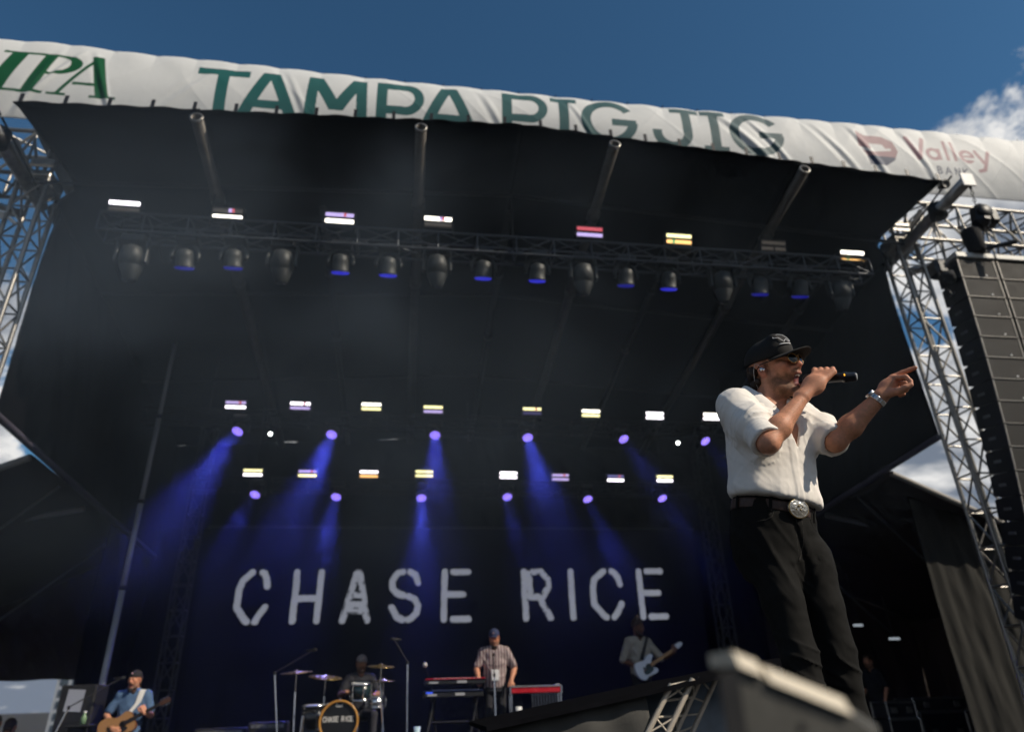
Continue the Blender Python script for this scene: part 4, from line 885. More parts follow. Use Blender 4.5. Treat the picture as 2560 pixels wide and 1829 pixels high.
S.loft((0, 0, 0), tr, tf, EZ, [(0.72, -0.02, 0, 0.10, 0.07), (0.8, -0.01, 0.012, 0.15, 0.115), (0.98, 0, 0.018, 0.165, 0.122), (1.08, 0, 0.006, 0.15, 0.085), (1.12, 0, 0, 0.08, 0.06)], 0.04)
S.chain([Rsh, Rsh * 0.4 + Rel * 0.6, Rel], [0.054, 0.047, 0.043], 0.03)
S.cone(Rel, Rel * 0.68 + Rwr * 0.32, 0.041, 0.045, 0.02); S.cone(Rel * 0.68 + Rwr * 0.32, Rwr, 0.044, 0.026, 0.02)
S.ball(Rel + A3((0.004, -0.016, -0.018)), 0.026, 0.03)
S.chain([Lsh, Lsh * 0.4 + Lel * 0.6, Lel], [0.054, 0.046, 0.041], 0.03)
S.cone(Lel, Lel * 0.65 + Lwr * 0.35, 0.041, 0.045, 0.02); S.cone(Lel * 0.65 + Lwr * 0.35, Lwr, 0.045, 0.0275, 0.02)
# right hand closed on the microphone
mic_a, mic_b = hp(0.112, -0.010, -0.102), A3((0.376, -0.105, 1.146))
md_ = unit(mic_b - mic_a)
for i in range(4):
    t_ = 0.055 + 0.0235 * i; ax = mic_a + md_ * t_; nr = unit(np.cross(md_, (0, 0, 1.0)))
    if nr[1] > 0: nr = -nr                                                # towards the lens
    q = lambda ang, rad: ax + (nr * math.cos(ang) + A3((0, 0, 1.0)) * math.sin(ang)) * rad
    rr_ = 0.0105 - 0.0006 * i; mcp = q(0.35, 0.046) + A3((0.002, 0, -0.004)); pts = [mcp, q(1.25, 0.040), q(2.15, 0.034), q(3.05, 0.031)]
    S.cone(Rwr + A3((0.006 * i - 0.006, 0.002, 0.008)), mcp, 0.021, 0.0135, 0.014); S.chain(pts, [rr_ + 0.0015, rr_ + 0.001, rr_, rr_ - 0.0012], 0.005)
S.ball((Rwr + mic_a + md_ * 0.085) / 2 + A3((0.004, -0.026, 0.006)), (0.042, 0.020, 0.046), 0.02)
S.chain([Rwr + A3((-0.012, 0.012, 0.02)), mic_a + md_ * 0.062 + A3((-0.004, -0.012, -0.040)), mic_a + md_ * 0.072 + A3((0, 0.020, -0.030))], [0.018, 0.0135, 0.011], 0.01)
# left hand pointing, middle finger and thumb touching
W_ = A3((0.445, -0.080, 1.052)); I0 = A3((0.507, -0.072, 1.130)); M0 = A3((0.511, -0.092, 1.118)); R0 = A3((0.512, -0.066, 1.108)); P0 = A3((0.508, -0.050, 1.094))
for p_, r_ in ((I0, 0.0135), (M0, 0.013), (R0, 0.0125), (P0, 0.0115)): S.cone(W_ + (p_ - A3((0.51, -0.07, 1.11))) * 0.5, p_, 0.020, r_, 0.016)
S.ball((0.480, -0.078, 1.088), (0.034, 0.021, 0.036), 0.015)
S.chain([I0, (0.545, -0.082, 1.139), (0.572, -0.091, 1.143), (0.592, -0.100, 1.145)], [0.0122, 0.0106, 0.0096, 0.0082], 0.005)
S.chain([M0, (0.546, -0.118, 1.106), (0.556, -0.124, 1.083), (0.553, -0.118, 1.068)], [0.0115, 0.0100, 0.0088, 0.0078], 0.005)
S.chain([R0, (0.545, -0.085, 1.090), (0.540, -0.082, 1.064), (0.524, -0.082, 1.058)], [0.0112, 0.0098, 0.0088, 0.0078], 0.005)
S.chain([P0, (0.534, -0.060, 1.076), (0.530, -0.060, 1.056), (0.516, -0.064, 1.050)], [0.0102, 0.0090, 0.0080, 0.0072], 0.005)
S.chain([(0.468, -0.090, 1.056), (0.506, -0.116, 1.052), (0.533, -0.126, 1.058), (0.554, -0.128, 1.065)], [0.0185, 0.0145, 0.0118, 0.0090], 0.010)
def scol(V):
    col = head_color(V, hc, HM, 1.0, SKIN, (0.15, 0.075, 0.038), (0.05, 0.03, 0.018), mouth=0.030)
    hair = fbm(V[:, 0] * 120, V[:, 1] * 120, V[:, 2] * 120, 2, 33); arm = (V[:, 2] < 1.06) & ((V[:, 1] < -0.15) | (V[:, 0] > 0.2))
    return col * (1 - 0.22 * np.clip(hair, 0, 1) * arm)[:, None]
bd_ = sdf_obj('body', S, 0.0042, SKM, singer, scol, to_world=tw)
def strands(name, m_, sel, n, ln, wd, dirf, seed, lift=0.35):                # short body hairs as tapered blades
    rg = np.random.default_rng(seed); V = np.empty(len(bd_.data.vertices) * 3); bd_.data.vertices.foreach_get('co', V); V = V.reshape(-1, 3)
    N = np.empty(len(V) * 3); bd_.data.vertices.foreach_get('normal', N); N = N.reshape(-1, 3); Lc = (V + np.array(offset(bd_)) - SO) @ RM
    ix = np.nonzero(sel(Lc))[0]; ix = rg.choice(ix, min(n, len(ix)), replace=False); vs, fs = [], []
    for i in ix:
        p_, n_ = V[i] + np.array(offset(bd_)), N[i]; d_ = RM @ dirf(Lc[i]) + 0.7 * rg.normal(size=3); d_ = unit(d_ - n_ * (d_ @ n_)); d_ = unit(d_ + n_ * lift * rg.uniform(0.4, 1.4)); s_ = unit(np.cross(d_, n_)) * wd; L_ = ln * rg.uniform(0.6, 1.3)
        k_ = len(vs); vs += [p_ - s_, p_ + s_, p_ + d_ * L_ * 0.6 + s_ * 0.6, p_ + d_ * L_ * 0.6 - s_ * 0.6, p_ + d_ * L_ - n_ * L_ * 0.15]; fs += [(k_, k_ + 1, k_ + 2, k_ + 3), (k_ + 3, k_ + 2, k_ + 4)]
    MB().add(vs, fs).build(name, m_, bd_, kind='stuff')
fore = lambda a, b, lo_, hi_: (lambda P: ((P - a) @ unit(b - a) > lo_) & ((P - a) @ unit(b - a) < hi_) & (np.sqrt(np.maximum(((P - a) ** 2).sum(1) - ((P - a) @ unit(b - a)) ** 2, 0)) < 0.055))
GH = mat('golden_arm_hair', (0.42, 0.24, 0.09), 0.5)
strands('arm_hair', GH, fore(Rel, Rwr, 0.0, 0.25), 700, 0.014, 0.00035, lambda p_: unit(Rwr - Rel) + A3((0.4, 0, -0.4)), 5); strands('arm_hair', GH, fore(Lel, Lwr, 0.03, 0.23), 600, 0.014, 0.00035, lambda p_: unit(Lwr - Lel) + A3((0.3, 0, -0.4)), 6)
def jaw(P):
    q = (P - hc) @ HM; x, y, z = q.T
    return (z < -0.055 - 0.012 * np.clip(x / 0.09, -1, 1)) & (z > -0.15) & (x > 0.0) & (x < 0.118) & (np.abs(y) < 0.085) & ~((np.abs(y) < 0.022) & (z < -0.058) & (z > -0.112) & (x > 0.03)) | ((x > 0.088) & (z < -0.042) & (z > -0.056) & (np.abs(y) < 0.03))
strands('stubble', mat('beard_hair', (0.11, 0.055, 0.026), 0.5), jaw, 1500, 0.0075, 0.00035, lambda p_: HM @ A3((0.2, 0, -1.0)), 8, 0.6)
# teeth
m = MB(); 
for i in range(7): a = (i - 3) * 0.30; m.bbox(tw(hp(0.080 + 0.014 * math.cos(a) , 0.018 * math.sin(a), -0.070)), (0.0055, 0.0055, 0.008), 0.001)
m.build('teeth', mat('teeth', (0.75, 0.70, 0.62), 0.3), singer)
# shirt
bz = lambda V: 0.668 - 0.22 * (V[:, 0] + 0.045)
S = Sdf()
S.loft((0, 0, 0), tr, tf, EZ, [(0.52, -0.040, 0.012, 0.175, 0.140), (0.62, -0.044, 0.002, 0.174, 0.134), (0.70, -0.040, 0.002, 0.181, 0.138), (0.82, -0.028, 0.004, 0.182, 0.138), (0.95, -0.010, 0.010, 0.186, 0.144), (1.04, 0.0, 0.010, 0.188, 0.132), (1.10, 0.0, 0.0, 0.150, 0.098), (1.15, 0, -0.012, 0.085, 0.078)], 0.03)
for s_ in (-1, 1): S.cone(A3((0.0, 0.0, 1.125)) + tr * 0.05 * s_, (Rsh if s_ < 0 else Lsh) + A3((0, 0, 0.008)), 0.046, 0.060, 0.05)
def sleeve(s_, e_, w0, w1, fr, ro):                                       # rolled sleeve, hollow at the cuff
    q = Sdf(); en = s_ + (e_ - s_) * fr; md2 = s_ + (e_ - s_) * 0.5; dn = unit(e_ - s_)
    q.cone(s_, md2, w0, 0.068, 0.07); q.cone(md2, en - dn * 0.055, 0.067, w1, 0.03)
    q.cone(en - dn * 0.060, en, w1 + 0.001, w1 + 0.003, 0.006); q.cone(en - dn * 0.030, en + dn * 0.01, w1 + 0.005, w1 + 0.006, 0.003)
    q.plane(en, dn, 0.006); q.cone(en - dn * 0.045, en + dn * 0.10, ro, ro + 0.008, 0.004, 's')
    return q
for s_, e_, w0, w1, fr, ro in ((Rsh, Rel, 0.074, 0.060, 1.0, 0.049), (Lsh, Lel, 0.072, 0.058, 1.0, 0.047)):
    q = sleeve(s_, e_, w0, w1, fr, ro); S.func(q.eval, (s_ + e_) / 2, np.linalg.norm(e_ - s_) / 2 + 0.09, 0.045, 'u')
S.plane((-0.045, 0, 0.692), (-0.215, 0, -0.977), 0.022)
# neck and open V
S.cone((0.012, 0.0, 1.10), hp(-0.02, 0, -0.09), 0.070, 0.080, 0.008, 's')
vt, vb = A3((0.055, -0.055, 1.135)), A3((0.088, -0.145, 0.885))
def vcut(P):
    u_ = unit(vb - vt); L = np.linalg.norm(vb - vt); q = P - vt; t_ = q @ u_; sd = np.abs(q @ tr); dp = q @ unit(np.cross(u_, tr)); 
    return np.maximum(np.maximum(sd - np.interp(t_, [-0.05, 0.10, 0.17, L], [0.060, 0.038, 0.032, 0.0]), t_ - L), np.abs(dp) - 0.10)
S.func(vcut, (vt + vb) / 2, 0.26, 0.006, 's')
def sdisp(P):
    x, y, z = P.T; a = x * tr[0] + y * tr[1]; b_ = x * tf[0] + y * tf[1]; th = np.arctan2(b_, a + 0.02)
    d = -0.0030 * ridge(vnoise(x * 7 + z * 5, y * 7, z * 2.6, 3), 2) - 0.0022 * ridge(vnoise(x * 6 - z * 7, y * 6, z * 4, 7), 3) - 0.0010 * ridge(vnoise(x * 22 + z * 16, y * 22, z * 9, 71), 3)
    low_ = np.clip((0.82 - z) / 0.12, 0, 1) * (z > 0.5); d += -0.0030 * low_ ** 2 * ridge(vnoise(th * 3.4 + z * 4, z * 3.5, 0 * z, 13), 2) - 0.0012 * low_ ** 2 * ridge(vnoise(th * 9 + z * 6, z * 6, 0 * z, 5), 2)
    blo = np.exp(-((z - (0.725 - 0.22 * (x + 0.045))) / 0.035) ** 2); d += -0.008 * blo * (0.6 + 0.5 * vnoise(th * 3.5, 0 * z, 0 * z, 19))
    arms = 0
    for s_, e_, sd_ in ((Rsh, Rel, 1), (Lsh, Lel, 2)):
        u_ = unit(e_ - s_); q = P - s_; t_ = q @ u_; rad = np.sqrt(np.maximum((q * q).sum(1) - t_ ** 2, 0)); near = np.exp(-((t_ - 0.14) / 0.14) ** 2) * (rad < 0.12); arms = arms + near
        d += -0.0095 * near * ridge(vnoise(t_ * 13 + x * 8 - z * 5, y * 5 + x * 4 + sd_, z * 4 + t_ * 4, 17), 2) - 0.0045 * near * ridge(vnoise(t_ * 36 + z * 9, y * 9, x * 9 + sd_, 27), 2)
    pl = (b_ > 0.06) & (z < 0.92); ca = a + 0.020 + 0.10 * np.clip(0.9 - z, 0, 1) * 0.2
    d += np.where(pl, -0.0030 * np.clip((0.017 - np.abs(ca)) / 0.003, 0, 1), 0) * (arms < 0.4)
    return d + 0.0007 * vnoise(x * 60, y * 60, z * 60, 23)
SHIRT = mat('cream_linen', (0.82, 0.775, 0.71), 0.85, noise=0.04, nscale=30, bump=0.12, bscale=420, spec=0.2)
sh = sdf_obj('shirt', S, 0.0046, SHIRT, singer, disp=sdisp, to_world=tw)
# collar: two turned-down leaves running round the neck
def collar(topc, outc):
    nn = 30; tt = np.linspace(0, 1, nn); k = np.linspace(0, 1, len(topc))
    sm_c = lambda c: np.stack([np.convolve(np.pad(np.interp(tt, k, A3(c)[:, i]), 3, 'edge'), np.ones(7) / 7, 'valid') for i in range(3)], 1)
    a, b = sm_c(topc), sm_c(outc); P = []
    for s_ in np.linspace(0, 1, 9): P.append(a + (b - a) * s_ + A3((0, 0, 0.014)) * math.sin(s_ * math.pi) ** 0.8 + np.outer(np.sin(tt * 9 + s_ * 2) * 0.004 * s_, (0.4, -0.6, 0.5)))
    for s_ in (0.5, 1.0): P.insert(0, a * (1 - 0.12 * s_) + A3((0.020, 0.0, 1.10)) * 0.12 * s_ - A3((0, 0, 0.045 * s_)))
    P = np.array(P); return grid_obj('collar', tw(P.reshape(-1, 3)).reshape(P.shape), SHIRT, sh, thick=0.005)
collar([(0.015, 0.075, 1.225), (-0.050, 0.045, 1.235), (-0.062, -0.035, 1.222), (-0.030, -0.090, 1.175), (0.020, -0.110, 1.115), (0.055, -0.115, 1.060)], [(0.005, 0.110, 1.175), (-0.085, 0.070, 1.185), (-0.108, -0.055, 1.168), (-0.070, -0.135, 1.120), (-0.005, -0.160, 1.060), (0.030, -0.168, 1.015)])
collar([(0.015, 0.075, 1.225), (0.070, 0.060, 1.205), (0.095, 0.015, 1.165), (0.100, -0.030, 1.120), (0.098, -0.070, 1.070)], [(0.005, 0.110, 1.175), (0.100, 0.095, 1.160), (0.135, 0.030, 1.115), (0.140, -0.035, 1.070), (0.135, -0.095, 1.020)])
# placket edge and buttons
pk = [A3((0.086, -0.168, 0.885)), A3((0.083, -0.178, 0.82)), A3((0.076, -0.178, 0.76)), A3((0.066, -0.172, 0.70)), A3((0.058, -0.155, 0.655))]
def onto(p_):                                                            # drop a point onto the shirt front
    p_ = p_ + tf * 0.08
    for _ in range(200):
        if (S.eval(p_[None]) + sdisp(p_[None]))[0] < 0.001: break
        p_ = p_ - tf * 0.001
    return p_
for p_ in [onto(A3((-0.02 * tr[0] + 0.0, -0.02 * tr[1], z_))) for z_ in (0.86, 0.79, 0.73)]: MB().lathe(tw(p_ - tf * 0.0005), tw(tf) - tw(np.zeros(3)), [(0, 0.0055), (0.002, 0.0055)], 10).build('button', mat('pearl_button', (0.8, 0.77, 0.7), 0.25), sh)
# jeans, belt, buckle
tilt = unit((0.215, 0, 0.977)); pc = A3((-0.045, 0.0, 0.676)); tx = unit(np.cross(tf, tilt)) * -1; tx = tx if tx @ tr > 0 else -tx; ty = np.cross(tilt, tx); ty = ty if ty @ tf > 0 else -ty
Rhp, Lhp = A3((-0.095, -0.050, 0.500)), A3((0.048, 0.055, 0.480)); Rkn, Lkn = A3((-0.048, -0.115, 0.11)), A3((0.082, 0.045, 0.10)); Ran, Lan = A3((-0.045, -0.110, -0.33)), A3((0.075, 0.085, -0.33))
S = Sdf()
S.loft(pc, tx, ty, tilt, [(-0.30, 0.010, 0.0, 0.105, 0.085), (-0.22, 0.010, 0.002, 0.150, 0.118), (-0.15, 0.008, 0.004, 0.168, 0.132), (-0.07, 0.004, 0.004, 0.172, 0.136), (0.0, 0, 0.004, 0.166, 0.130), (0.016, 0, 0.004, 0.164, 0.128)], 0.03)
for hp_, kn, an in ((Rhp, Rkn, Ran), (Lhp, Lkn, Lan)):
    S.cone(hp_, hp_ * 0.5 + kn * 0.5, 0.090, 0.075, 0.035); S.cone(hp_ * 0.5 + kn * 0.5, kn, 0.075, 0.063, 0.02); S.cone(kn, kn * 0.5 + an * 0.5, 0.063, 0.067, 0.02); S.cone(kn * 0.5 + an * 0.5, an, 0.070, 0.080, 0.02)
def jdisp(P):
    x, y, z = P.T; crot = np.exp(-((z - 0.42) / 0.10) ** 2); kn = np.exp(-((z - 0.06) / 0.11) ** 2)
    d = -0.006 * crot * ridge(vnoise(x * 6 + z * 2, y * 5, z * 26 - np.abs(x - 0.03) * 40, 3), 2) - 0.011 * kn * ridge(vnoise(x * 6, y * 6, z * 19 + x * 9, 9), 2)
    d += -0.004 * ridge(vnoise(x * 9, y * 9, z * 7 + x * 12, 15), 2) + 0.008 * np.exp(-((x - 0.033 + 0.08 * (z - 0.5)) / 0.008) ** 2) * (y < 0) * (z > 0.36) * (z < 0.62)
    return d + 0.0012 * vnoise(x * 50, y * 50, z * 50, 5)
JEAN = mat('black_denim', (0.0072, 0.0069, 0.0062), 0.85, noise=0.3, nscale=120, bump=0.12, bscale=700, spec=0.15)
je = sdf_obj('jeans', S, 0.0065, JEAN, singer, disp=jdisp, to_world=tw)
def onj(a_, z_):                                                          # a point on the jeans front, a_ across, z_ up
    p_ = pc + tr * a_ + A3((0, 0, z_ - pc[2])) + tf * 0.22
    for _ in range(300):
        if (S.eval(p_[None]) + jdisp(p_[None]))[0] < 0.0005: break
        p_ = p_ - tf * 0.001
    return tw(p_)
SEAM = mat('denim_seam', (0.030, 0.028, 0.024), 0.8)
for pts in ([(-0.085, 0.655), (-0.088, 0.630), (-0.100, 0.610), (-0.122, 0.598), (-0.150, 0.596)], [(0.075, 0.610), (0.080, 0.590), (0.095, 0.572), (0.115, 0.565)], [(0.022, 0.60), (0.024, 0.55), (0.022, 0.50), (0.010, 0.465), (-0.004, 0.445)], [(-0.002, 0.61), (-0.003, 0.54), (-0.004, 0.445)]):
    q = []
    for (a0, z0), (a1, z1) in zip(pts[:-1], pts[1:]): q += [onj(a0 + (a1 - a0) * k / 4, z0 + (z1 - z0) * k / 4) for k in range(4)]
    MB().path(q + [onj(*pts[-1])], 0.0013, 5).build('seam', SEAM, je, True)
def ringpt(ang, t_, rx, ry): return pc + tx * rx * math.cos(ang) + ty * (0.004 + ry * math.sin(ang)) + tilt * t_
bl = np.array([[ringpt(a, t_, 0.170 + b_, 0.134 + b_) for a in np.linspace(0, 2 * math.pi, 72)] for t_, b_ in ((-0.036, -0.004), (-0.036, 0.003), (-0.032, 0.005), (-0.002, 0.004), (0.004, 0.003), (0.004, -0.004))])
belt = grid_obj('belt', tw(bl.reshape(-1, 3)).reshape(bl.shape), mat('brown_leather_belt', (0.055, 0.032, 0.026), 0.45, noise=0.35, nscale=70, bump=0.9, bscale=210), singer)
fa = math.pi / 2 - 0.06
for a in (fa + 0.62, fa - 0.62, fa + 1.5, fa - 1.5): 
    c_ = ringpt(a, -0.018, 0.180, 0.144); n_ = unit(tx * math.cos(a) / 0.17 + ty * math.sin(a) / 0.134); sd = np.cross(tilt, n_)
    rt = Matrix([tuple(RM @ sd), tuple(RM @ n_), tuple(RM @ tilt)]).transposed()
    MB().bbox(tw(c_), (0.012, 0.006, 0.058), 0.002, rt).build('belt_loop', JEAN, je)
c_ = ringpt(fa, -0.016, 0.170, 0.134); n_ = unit(tx * math.cos(fa) / 0.17 + ty * math.sin(fa) / 0.134); c_ = c_ + n_ * 0.012; sd = np.cross(tilt, n_); n_ = unit(n_ - tilt * 0.12); up_ = np.cross(n_, sd); up_ = up_ if up_ @ tilt > 0 else -up_
bk = []
for q_ in np.linspace(0, 1, 14):
    bk.append([c_ + sd * 0.047 * q_ * math.cos(a) + up_ * 0.037 * q_ * math.sin(a) + n_ * (0.012 * math.sqrt(max(0, 1 - (q_ * 0.97) ** 2)) + 0.0016 * (q_ < 0.85) * float(vnoise(q_ * 9 * math.cos(a), q_ * 9 * math.sin(a), 2.5, 3)) + 0.003 * (0.86 < q_ < 0.97)) for a in np.linspace(0, 2 * math.pi, 56)])
bk.append([c_ - n_ * 0.004 + sd * 0.047 * math.cos(a) + up_ * 0.037 * math.sin(a) for a in np.linspace(0, 2 * math.pi, 56)]); bk = np.array(bk)
bu = grid_obj('buckle', tw(bk.reshape(-1, 3)).reshape(bk.shape), mat('engraved_silver', (0.78, 0.74, 0.66), 0.22, 0.95, noise=0.2, nscale=60, bump=0.9, bscale=130), belt)
rp = [tw(c_ + sd * 0.045 * math.cos(a) + up_ * 0.0355 * math.sin(a) + n_ * 0.004) for a in np.linspace(0, 2 * math.pi, 40)]
MB().path(rp, 0.0026, 6).build('rope_edge', mat('gold_edge', (0.75, 0.52, 0.20), 0.28, 0.95), bu, True)
for dx_, dz_, r_ in ((-0.006, 0.008, 0.010), (0.004, -0.004, 0.008), (-0.014, -0.006, 0.007), (0.012, 0.010, 0.006)): MB().ball(tw(c_ + sd * dx_ + up_ * dz_ + n_ * 0.010), r_ * 0.7, 8, 6, (1, 1, 0.7)).build('relief', mat('antique_relief', (0.28, 0.22, 0.13), 0.35, 0.9), bu, True)
for p_ in (A3((-0.178, -0.075, 0.575)), A3((-0.125, -0.118, 0.572))): MB().ball(tw(p_), 0.0045, 8, 6).build('rivet', mat('copper_rivet', (0.6, 0.35, 0.2), 0.3, 0.9), je, True)
for an in (Ran, Lan):                                                    # boots, out of frame below
    S = Sdf(); S.cone(an + A3((0, 0, -0.02)), an + tf * 0.02 + A3((0, 0, -0.045)), 0.045, 0.040, 0.02); S.cone(an + tf * 0.02 + A3((0, 0, -0.04)), an + tf * 0.17 + A3((0, 0, -0.05)), 0.038, 0.026, 0.03); S.plane(an + A3((0, 0, -0.07)), (0, 0, -1), 0.006)
    sdf_obj('boot', S, 0.009, mat('boot_leather', (0.02, 0.014, 0.01), 0.4, noise=0.3), singer, to_world=tw)
# cap
S = Sdf(); hx, hy, hz = HM[:, 0], HM[:, 1], HM[:, 2]
S.ball(hp(-0.012, 0, 0.046), (0.110, 0.089, 0.090), 0.02, 'u', HM); S.ball(hp(0.040, 0, 0.070), (0.062, 0.068, 0.066), 0.02, 'u', HM); S.cone(hp(0.056, -0.032, 0.108), hp(0.056, 0.032, 0.108), 0.027, 0.027, 0.014)
S.plane(hp(0, 0, 0.030), -hz - hx * 0.10, 0.006)
CAPM = mat('black_cap_cotton', (0.016, 0.015, 0.014), 0.85, noise=0.25, nscale=80, bump=0.3, bscale=300)
cap = sdf_obj('cap', S, 0.0046, CAPM, singer, to_world=tw)
def brim(P):
    q = (P - hp(0.075, 0, 0.036)) @ HM; x, y, z = q.T; zc = -3.2 * y ** 2 - 0.10 * x
    return np.maximum(np.abs(z - zc) - 0.0032, (np.sqrt((x / 0.105) ** 2 + (np.abs(y) / 0.088) ** 2.0) - 1) * 0.088) * 0.85
S = Sdf(); S.func(brim, hp(0.075, 0, 0.036), 0.12, 0.004); S.ball(hp(-0.008, 0, 0.045), (0.100, 0.080, 0.09), 0.004, 's', HM)
sdf_obj('brim', S, 0.0030, CAPM, cap, to_world=tw)
EMB = mat('white_thread', (0.75, 0.75, 0.75), 0.8)
def onfront(a, z_):                                                       # point on the front panel of the crown
    d_ = hx * math.cos(a) - hy * math.sin(a); lo_, hi_ = 0.03, 0.16; 
    for _ in range(24):
        mid = (lo_ + hi_) / 2; p_ = hp(0, 0, z_) + d_ * mid; e1 = ((p_ - hp(-0.012, 0, 0.046)) @ HM / A3((0.110, 0.089, 0.084))); e2 = ((p_ - hp(0.044, 0, 0.074)) @ HM / A3((0.060, 0.069, 0.070)))
        if min((e1 ** 2).sum(), (e2 ** 2).sum()) < 1: lo_ = mid
        else: hi_ = mid
    return hp(0, 0, z_) + d_ * (hi_ + 0.004)
out = [(0.62, 0.112), (0.52, 0.122), (0.30, 0.124), (0.10, 0.118), (-0.02, 0.102), (-0.08, 0.084), (0.02, 0.080), (0.10, 0.094), (0.22, 0.088), (0.26, 0.080), (0.34, 0.090), (0.44, 0.104), (0.58, 0.106), (0.64, 0.108), (0.62, 0.112)]
MB().path([tw(onfront(a + 0.05, z_)) for a, z_ in out], 0.0017, 5).build('emblem', EMB, cap, True)
MB().path([tw(onfront(a, 0.072)) for a in np.linspace(0.0, 0.55, 9)], 0.0026, 5).build('stitching', EMB, cap, True)
MB().ball(tw(hp(-0.005, 0, 0.131)), 0.006, 8, 6).build('top_button', CAPM, cap, True)
# hair at the nape
S = Sdf(); r9 = np.random.default_rng(4)
for i in range(46):
    a = r9.uniform(-1.12, 1.12); z_ = r9.uniform(-0.085, 0.032); rad = 0.082 + 0.012 * r9.random(); S.ball(hp(-0.020 - rad * math.cos(a) * 0.98, rad * 0.86 * math.sin(a), z_), r9.uniform(0.011, 0.020), 0.008)
sdf_obj('hair', S, 0.005, HAIR, singer, disp=lambda P: 0.004 * vnoise(P[:, 0] * 90, P[:, 1] * 90, P[:, 2] * 30, 4), to_world=tw)
# sunglasses
sg_ = None; GOLD = mat('tortoise_gold', (0.40, 0.22, 0.06), 0.3, 0.7); LENS = mat('dark_sun_lens', (0.004, 0.004, 0.005), 0.12, spec=0.25)
for s_ in (-1, 1):
    c_ = hp(0.112, s_ * 0.034, -0.002); ly = unit(hy * 1.0 - hx * 0.22 * s_); lz = hz; ln_ = np.cross(ly, lz); ln_ = ln_ if ln_ @ hx > 0 else -ln_
    ol = [tw(c_ + ly * 0.0265 * math.cos(a) * (1 + 0.06 * math.cos(2 * a)) + lz * (0.0225 * math.sin(a))) for a in np.linspace(0, 2 * math.pi, 28)]
    if sg_ is None: sg_ = MB().path(ol, 0.0018, 6).build('sunglasses', GOLD, singer, True)
    else: MB().path(ol, 0.0018, 6).build('rim', GOLD, sg_, True)
    m = MB(); ctr_ = tw(c_ + ln_ * 0.002); m.add([ctr_] + ol[:-1], [(0, i + 1, (i + 1) % 27 + 1) for i in range(27)]); m.build('lens', LENS, sg_, thick=0.002)
    MB().path([tw(c_ + ly * 0.027 * s_ + lz * 0.010), tw(hp(0.085, s_ * 0.076, 0.012)), tw(hp(-0.012, s_ * 0.086, 0.014)), tw(hp(-0.035, s_ * 0.084, 0.0))], 0.0024, 6).build('temple', mat('black_acetate', (0.01, 0.008, 0.006), 0.2), sg_, True)
MB().path([tw(hp(0.116, -0.010, 0.006)), tw(hp(0.121, 0, 0.010)), tw(hp(0.116, 0.010, 0.006))], 0.0022, 6).build('bridge', GOLD, sg_, True)
m = MB(); m.ball(tw(hp(-0.012, -0.088, -0.008)), 0.0095, 10, 7); m.ball(tw(hp(0.000, -0.090, -0.014)), 0.0065, 8, 6); ep = m.build('earpiece', CHROME, singer, True)
MB().path([tw(hp(-0.010, -0.093, 0.006)), tw(hp(-0.030, -0.092, 0.026)), tw(hp(-0.048, -0.090, 0.0)), tw(hp(-0.060, -0.086, -0.04)), tw(hp(-0.062, -0.075, -0.08))], 0.0014, 5).build('wire', mat('clear_wire', (0.5, 0.5, 0.48), 0.3), ep, True)
# watch
wd = unit(Lwr - Lel); wc = Lwr - wd * 0.012; wx, wy, _ = [A3(q) for q in frame(Vector(wd))]
wtop = unit(A3((-0.55, -0.25, 0.8)) - wd * (A3((-0.55, -0.25, 0.8)) @ wd)); wsd = np.cross(wd, wtop); wt = None
for i in range(22):
    a = 2 * math.pi * i / 22; n_ = wtop * math.cos(a) + wsd * math.sin(a); p_ = wc + n_ * 0.0325; tn = np.cross(wd, n_)
    rt = Matrix([tuple(RM @ wd), tuple(RM @ tn), tuple(RM @ n_)]).transposed(); mb = MB().bbox(tw(p_), (0.019, 0.0088, 0.004), 0.0012, rt)
    if wt is None: wt = mb.build('watch', mat('watch_steel', (0.72, 0.71, 0.70), 0.2, 1.0), singer)
    else: mb.build('link', MATS['watch_steel'], wt)
MB().lathe(tw(wc + wtop * 0.031), RM @ wtop, [(0, 0.0195), (0.008, 0.0195), (0.011, 0.017)], 24).build('case', MATS['watch_steel'], wt)
MB().lathe(tw(wc + wtop * 0.0425), RM @ wtop, [(0, 0.0155), (0.0008, 0.0155)], 24).build('dial', mat('watch_dial', (0.04, 0.05, 0.06), 0.15), wt)
# microphone, a thing of its own
mic = thing('microphone', 'black handheld microphone in the singer\'s fist', 'microphone', tuple(tw(mic_a)))
L = float(np.linalg.norm(mic_b - mic_a)); ma, mdw = tw(mic_a), RM @ md_
MB().lathe(ma, mdw, [(0.052, 0.0215), (0.09, 0.0205), (0.15, 0.0190), (L - 0.052, 0.0200), (L - 0.050, 0.0225), (L - 0.036, 0.0225), (L - 0.034, 0.0205), (L - 0.004, 0.0190), (L, 0.0165)], 24).build('handle', mat('mic_satin_black', (0.012, 0.014, 0.020), 0.28, 0.4, coat=0.2), mic, True)
MB().lathe(ma, mdw, [(-0.004, 0.006), (0.002, 0.017), (0.012, 0.0238), (0.03, 0.0255), (0.045, 0.0240), (0.05, 0.022)], 22).build('grille', mat('mic_mesh', (0.05, 0.05, 0.05), 0.4, 0.8, bump=1.0, bscale=600), mic, True)
MB().lathe(ma + mdw * (L - 0.001), mdw, [(0, 0.0160), (0.0035, 0.0130)], 20).build('end_cap', mat('grey_cap', (0.28, 0.29, 0.29), 0.5), mic, True)
MB().bbox(Vector(ma + mdw * (L - 0.043)) + Vector(RM @ A3((-0.002, -0.0222, 0.003))), (0.005, 0.004, 0.010), 0.001).build('status_light', mat('amber_led', (0.9, 0.4, 0.02), 0.3, emit=(1.0, 0.45, 0.03), estr=1.2), mic)
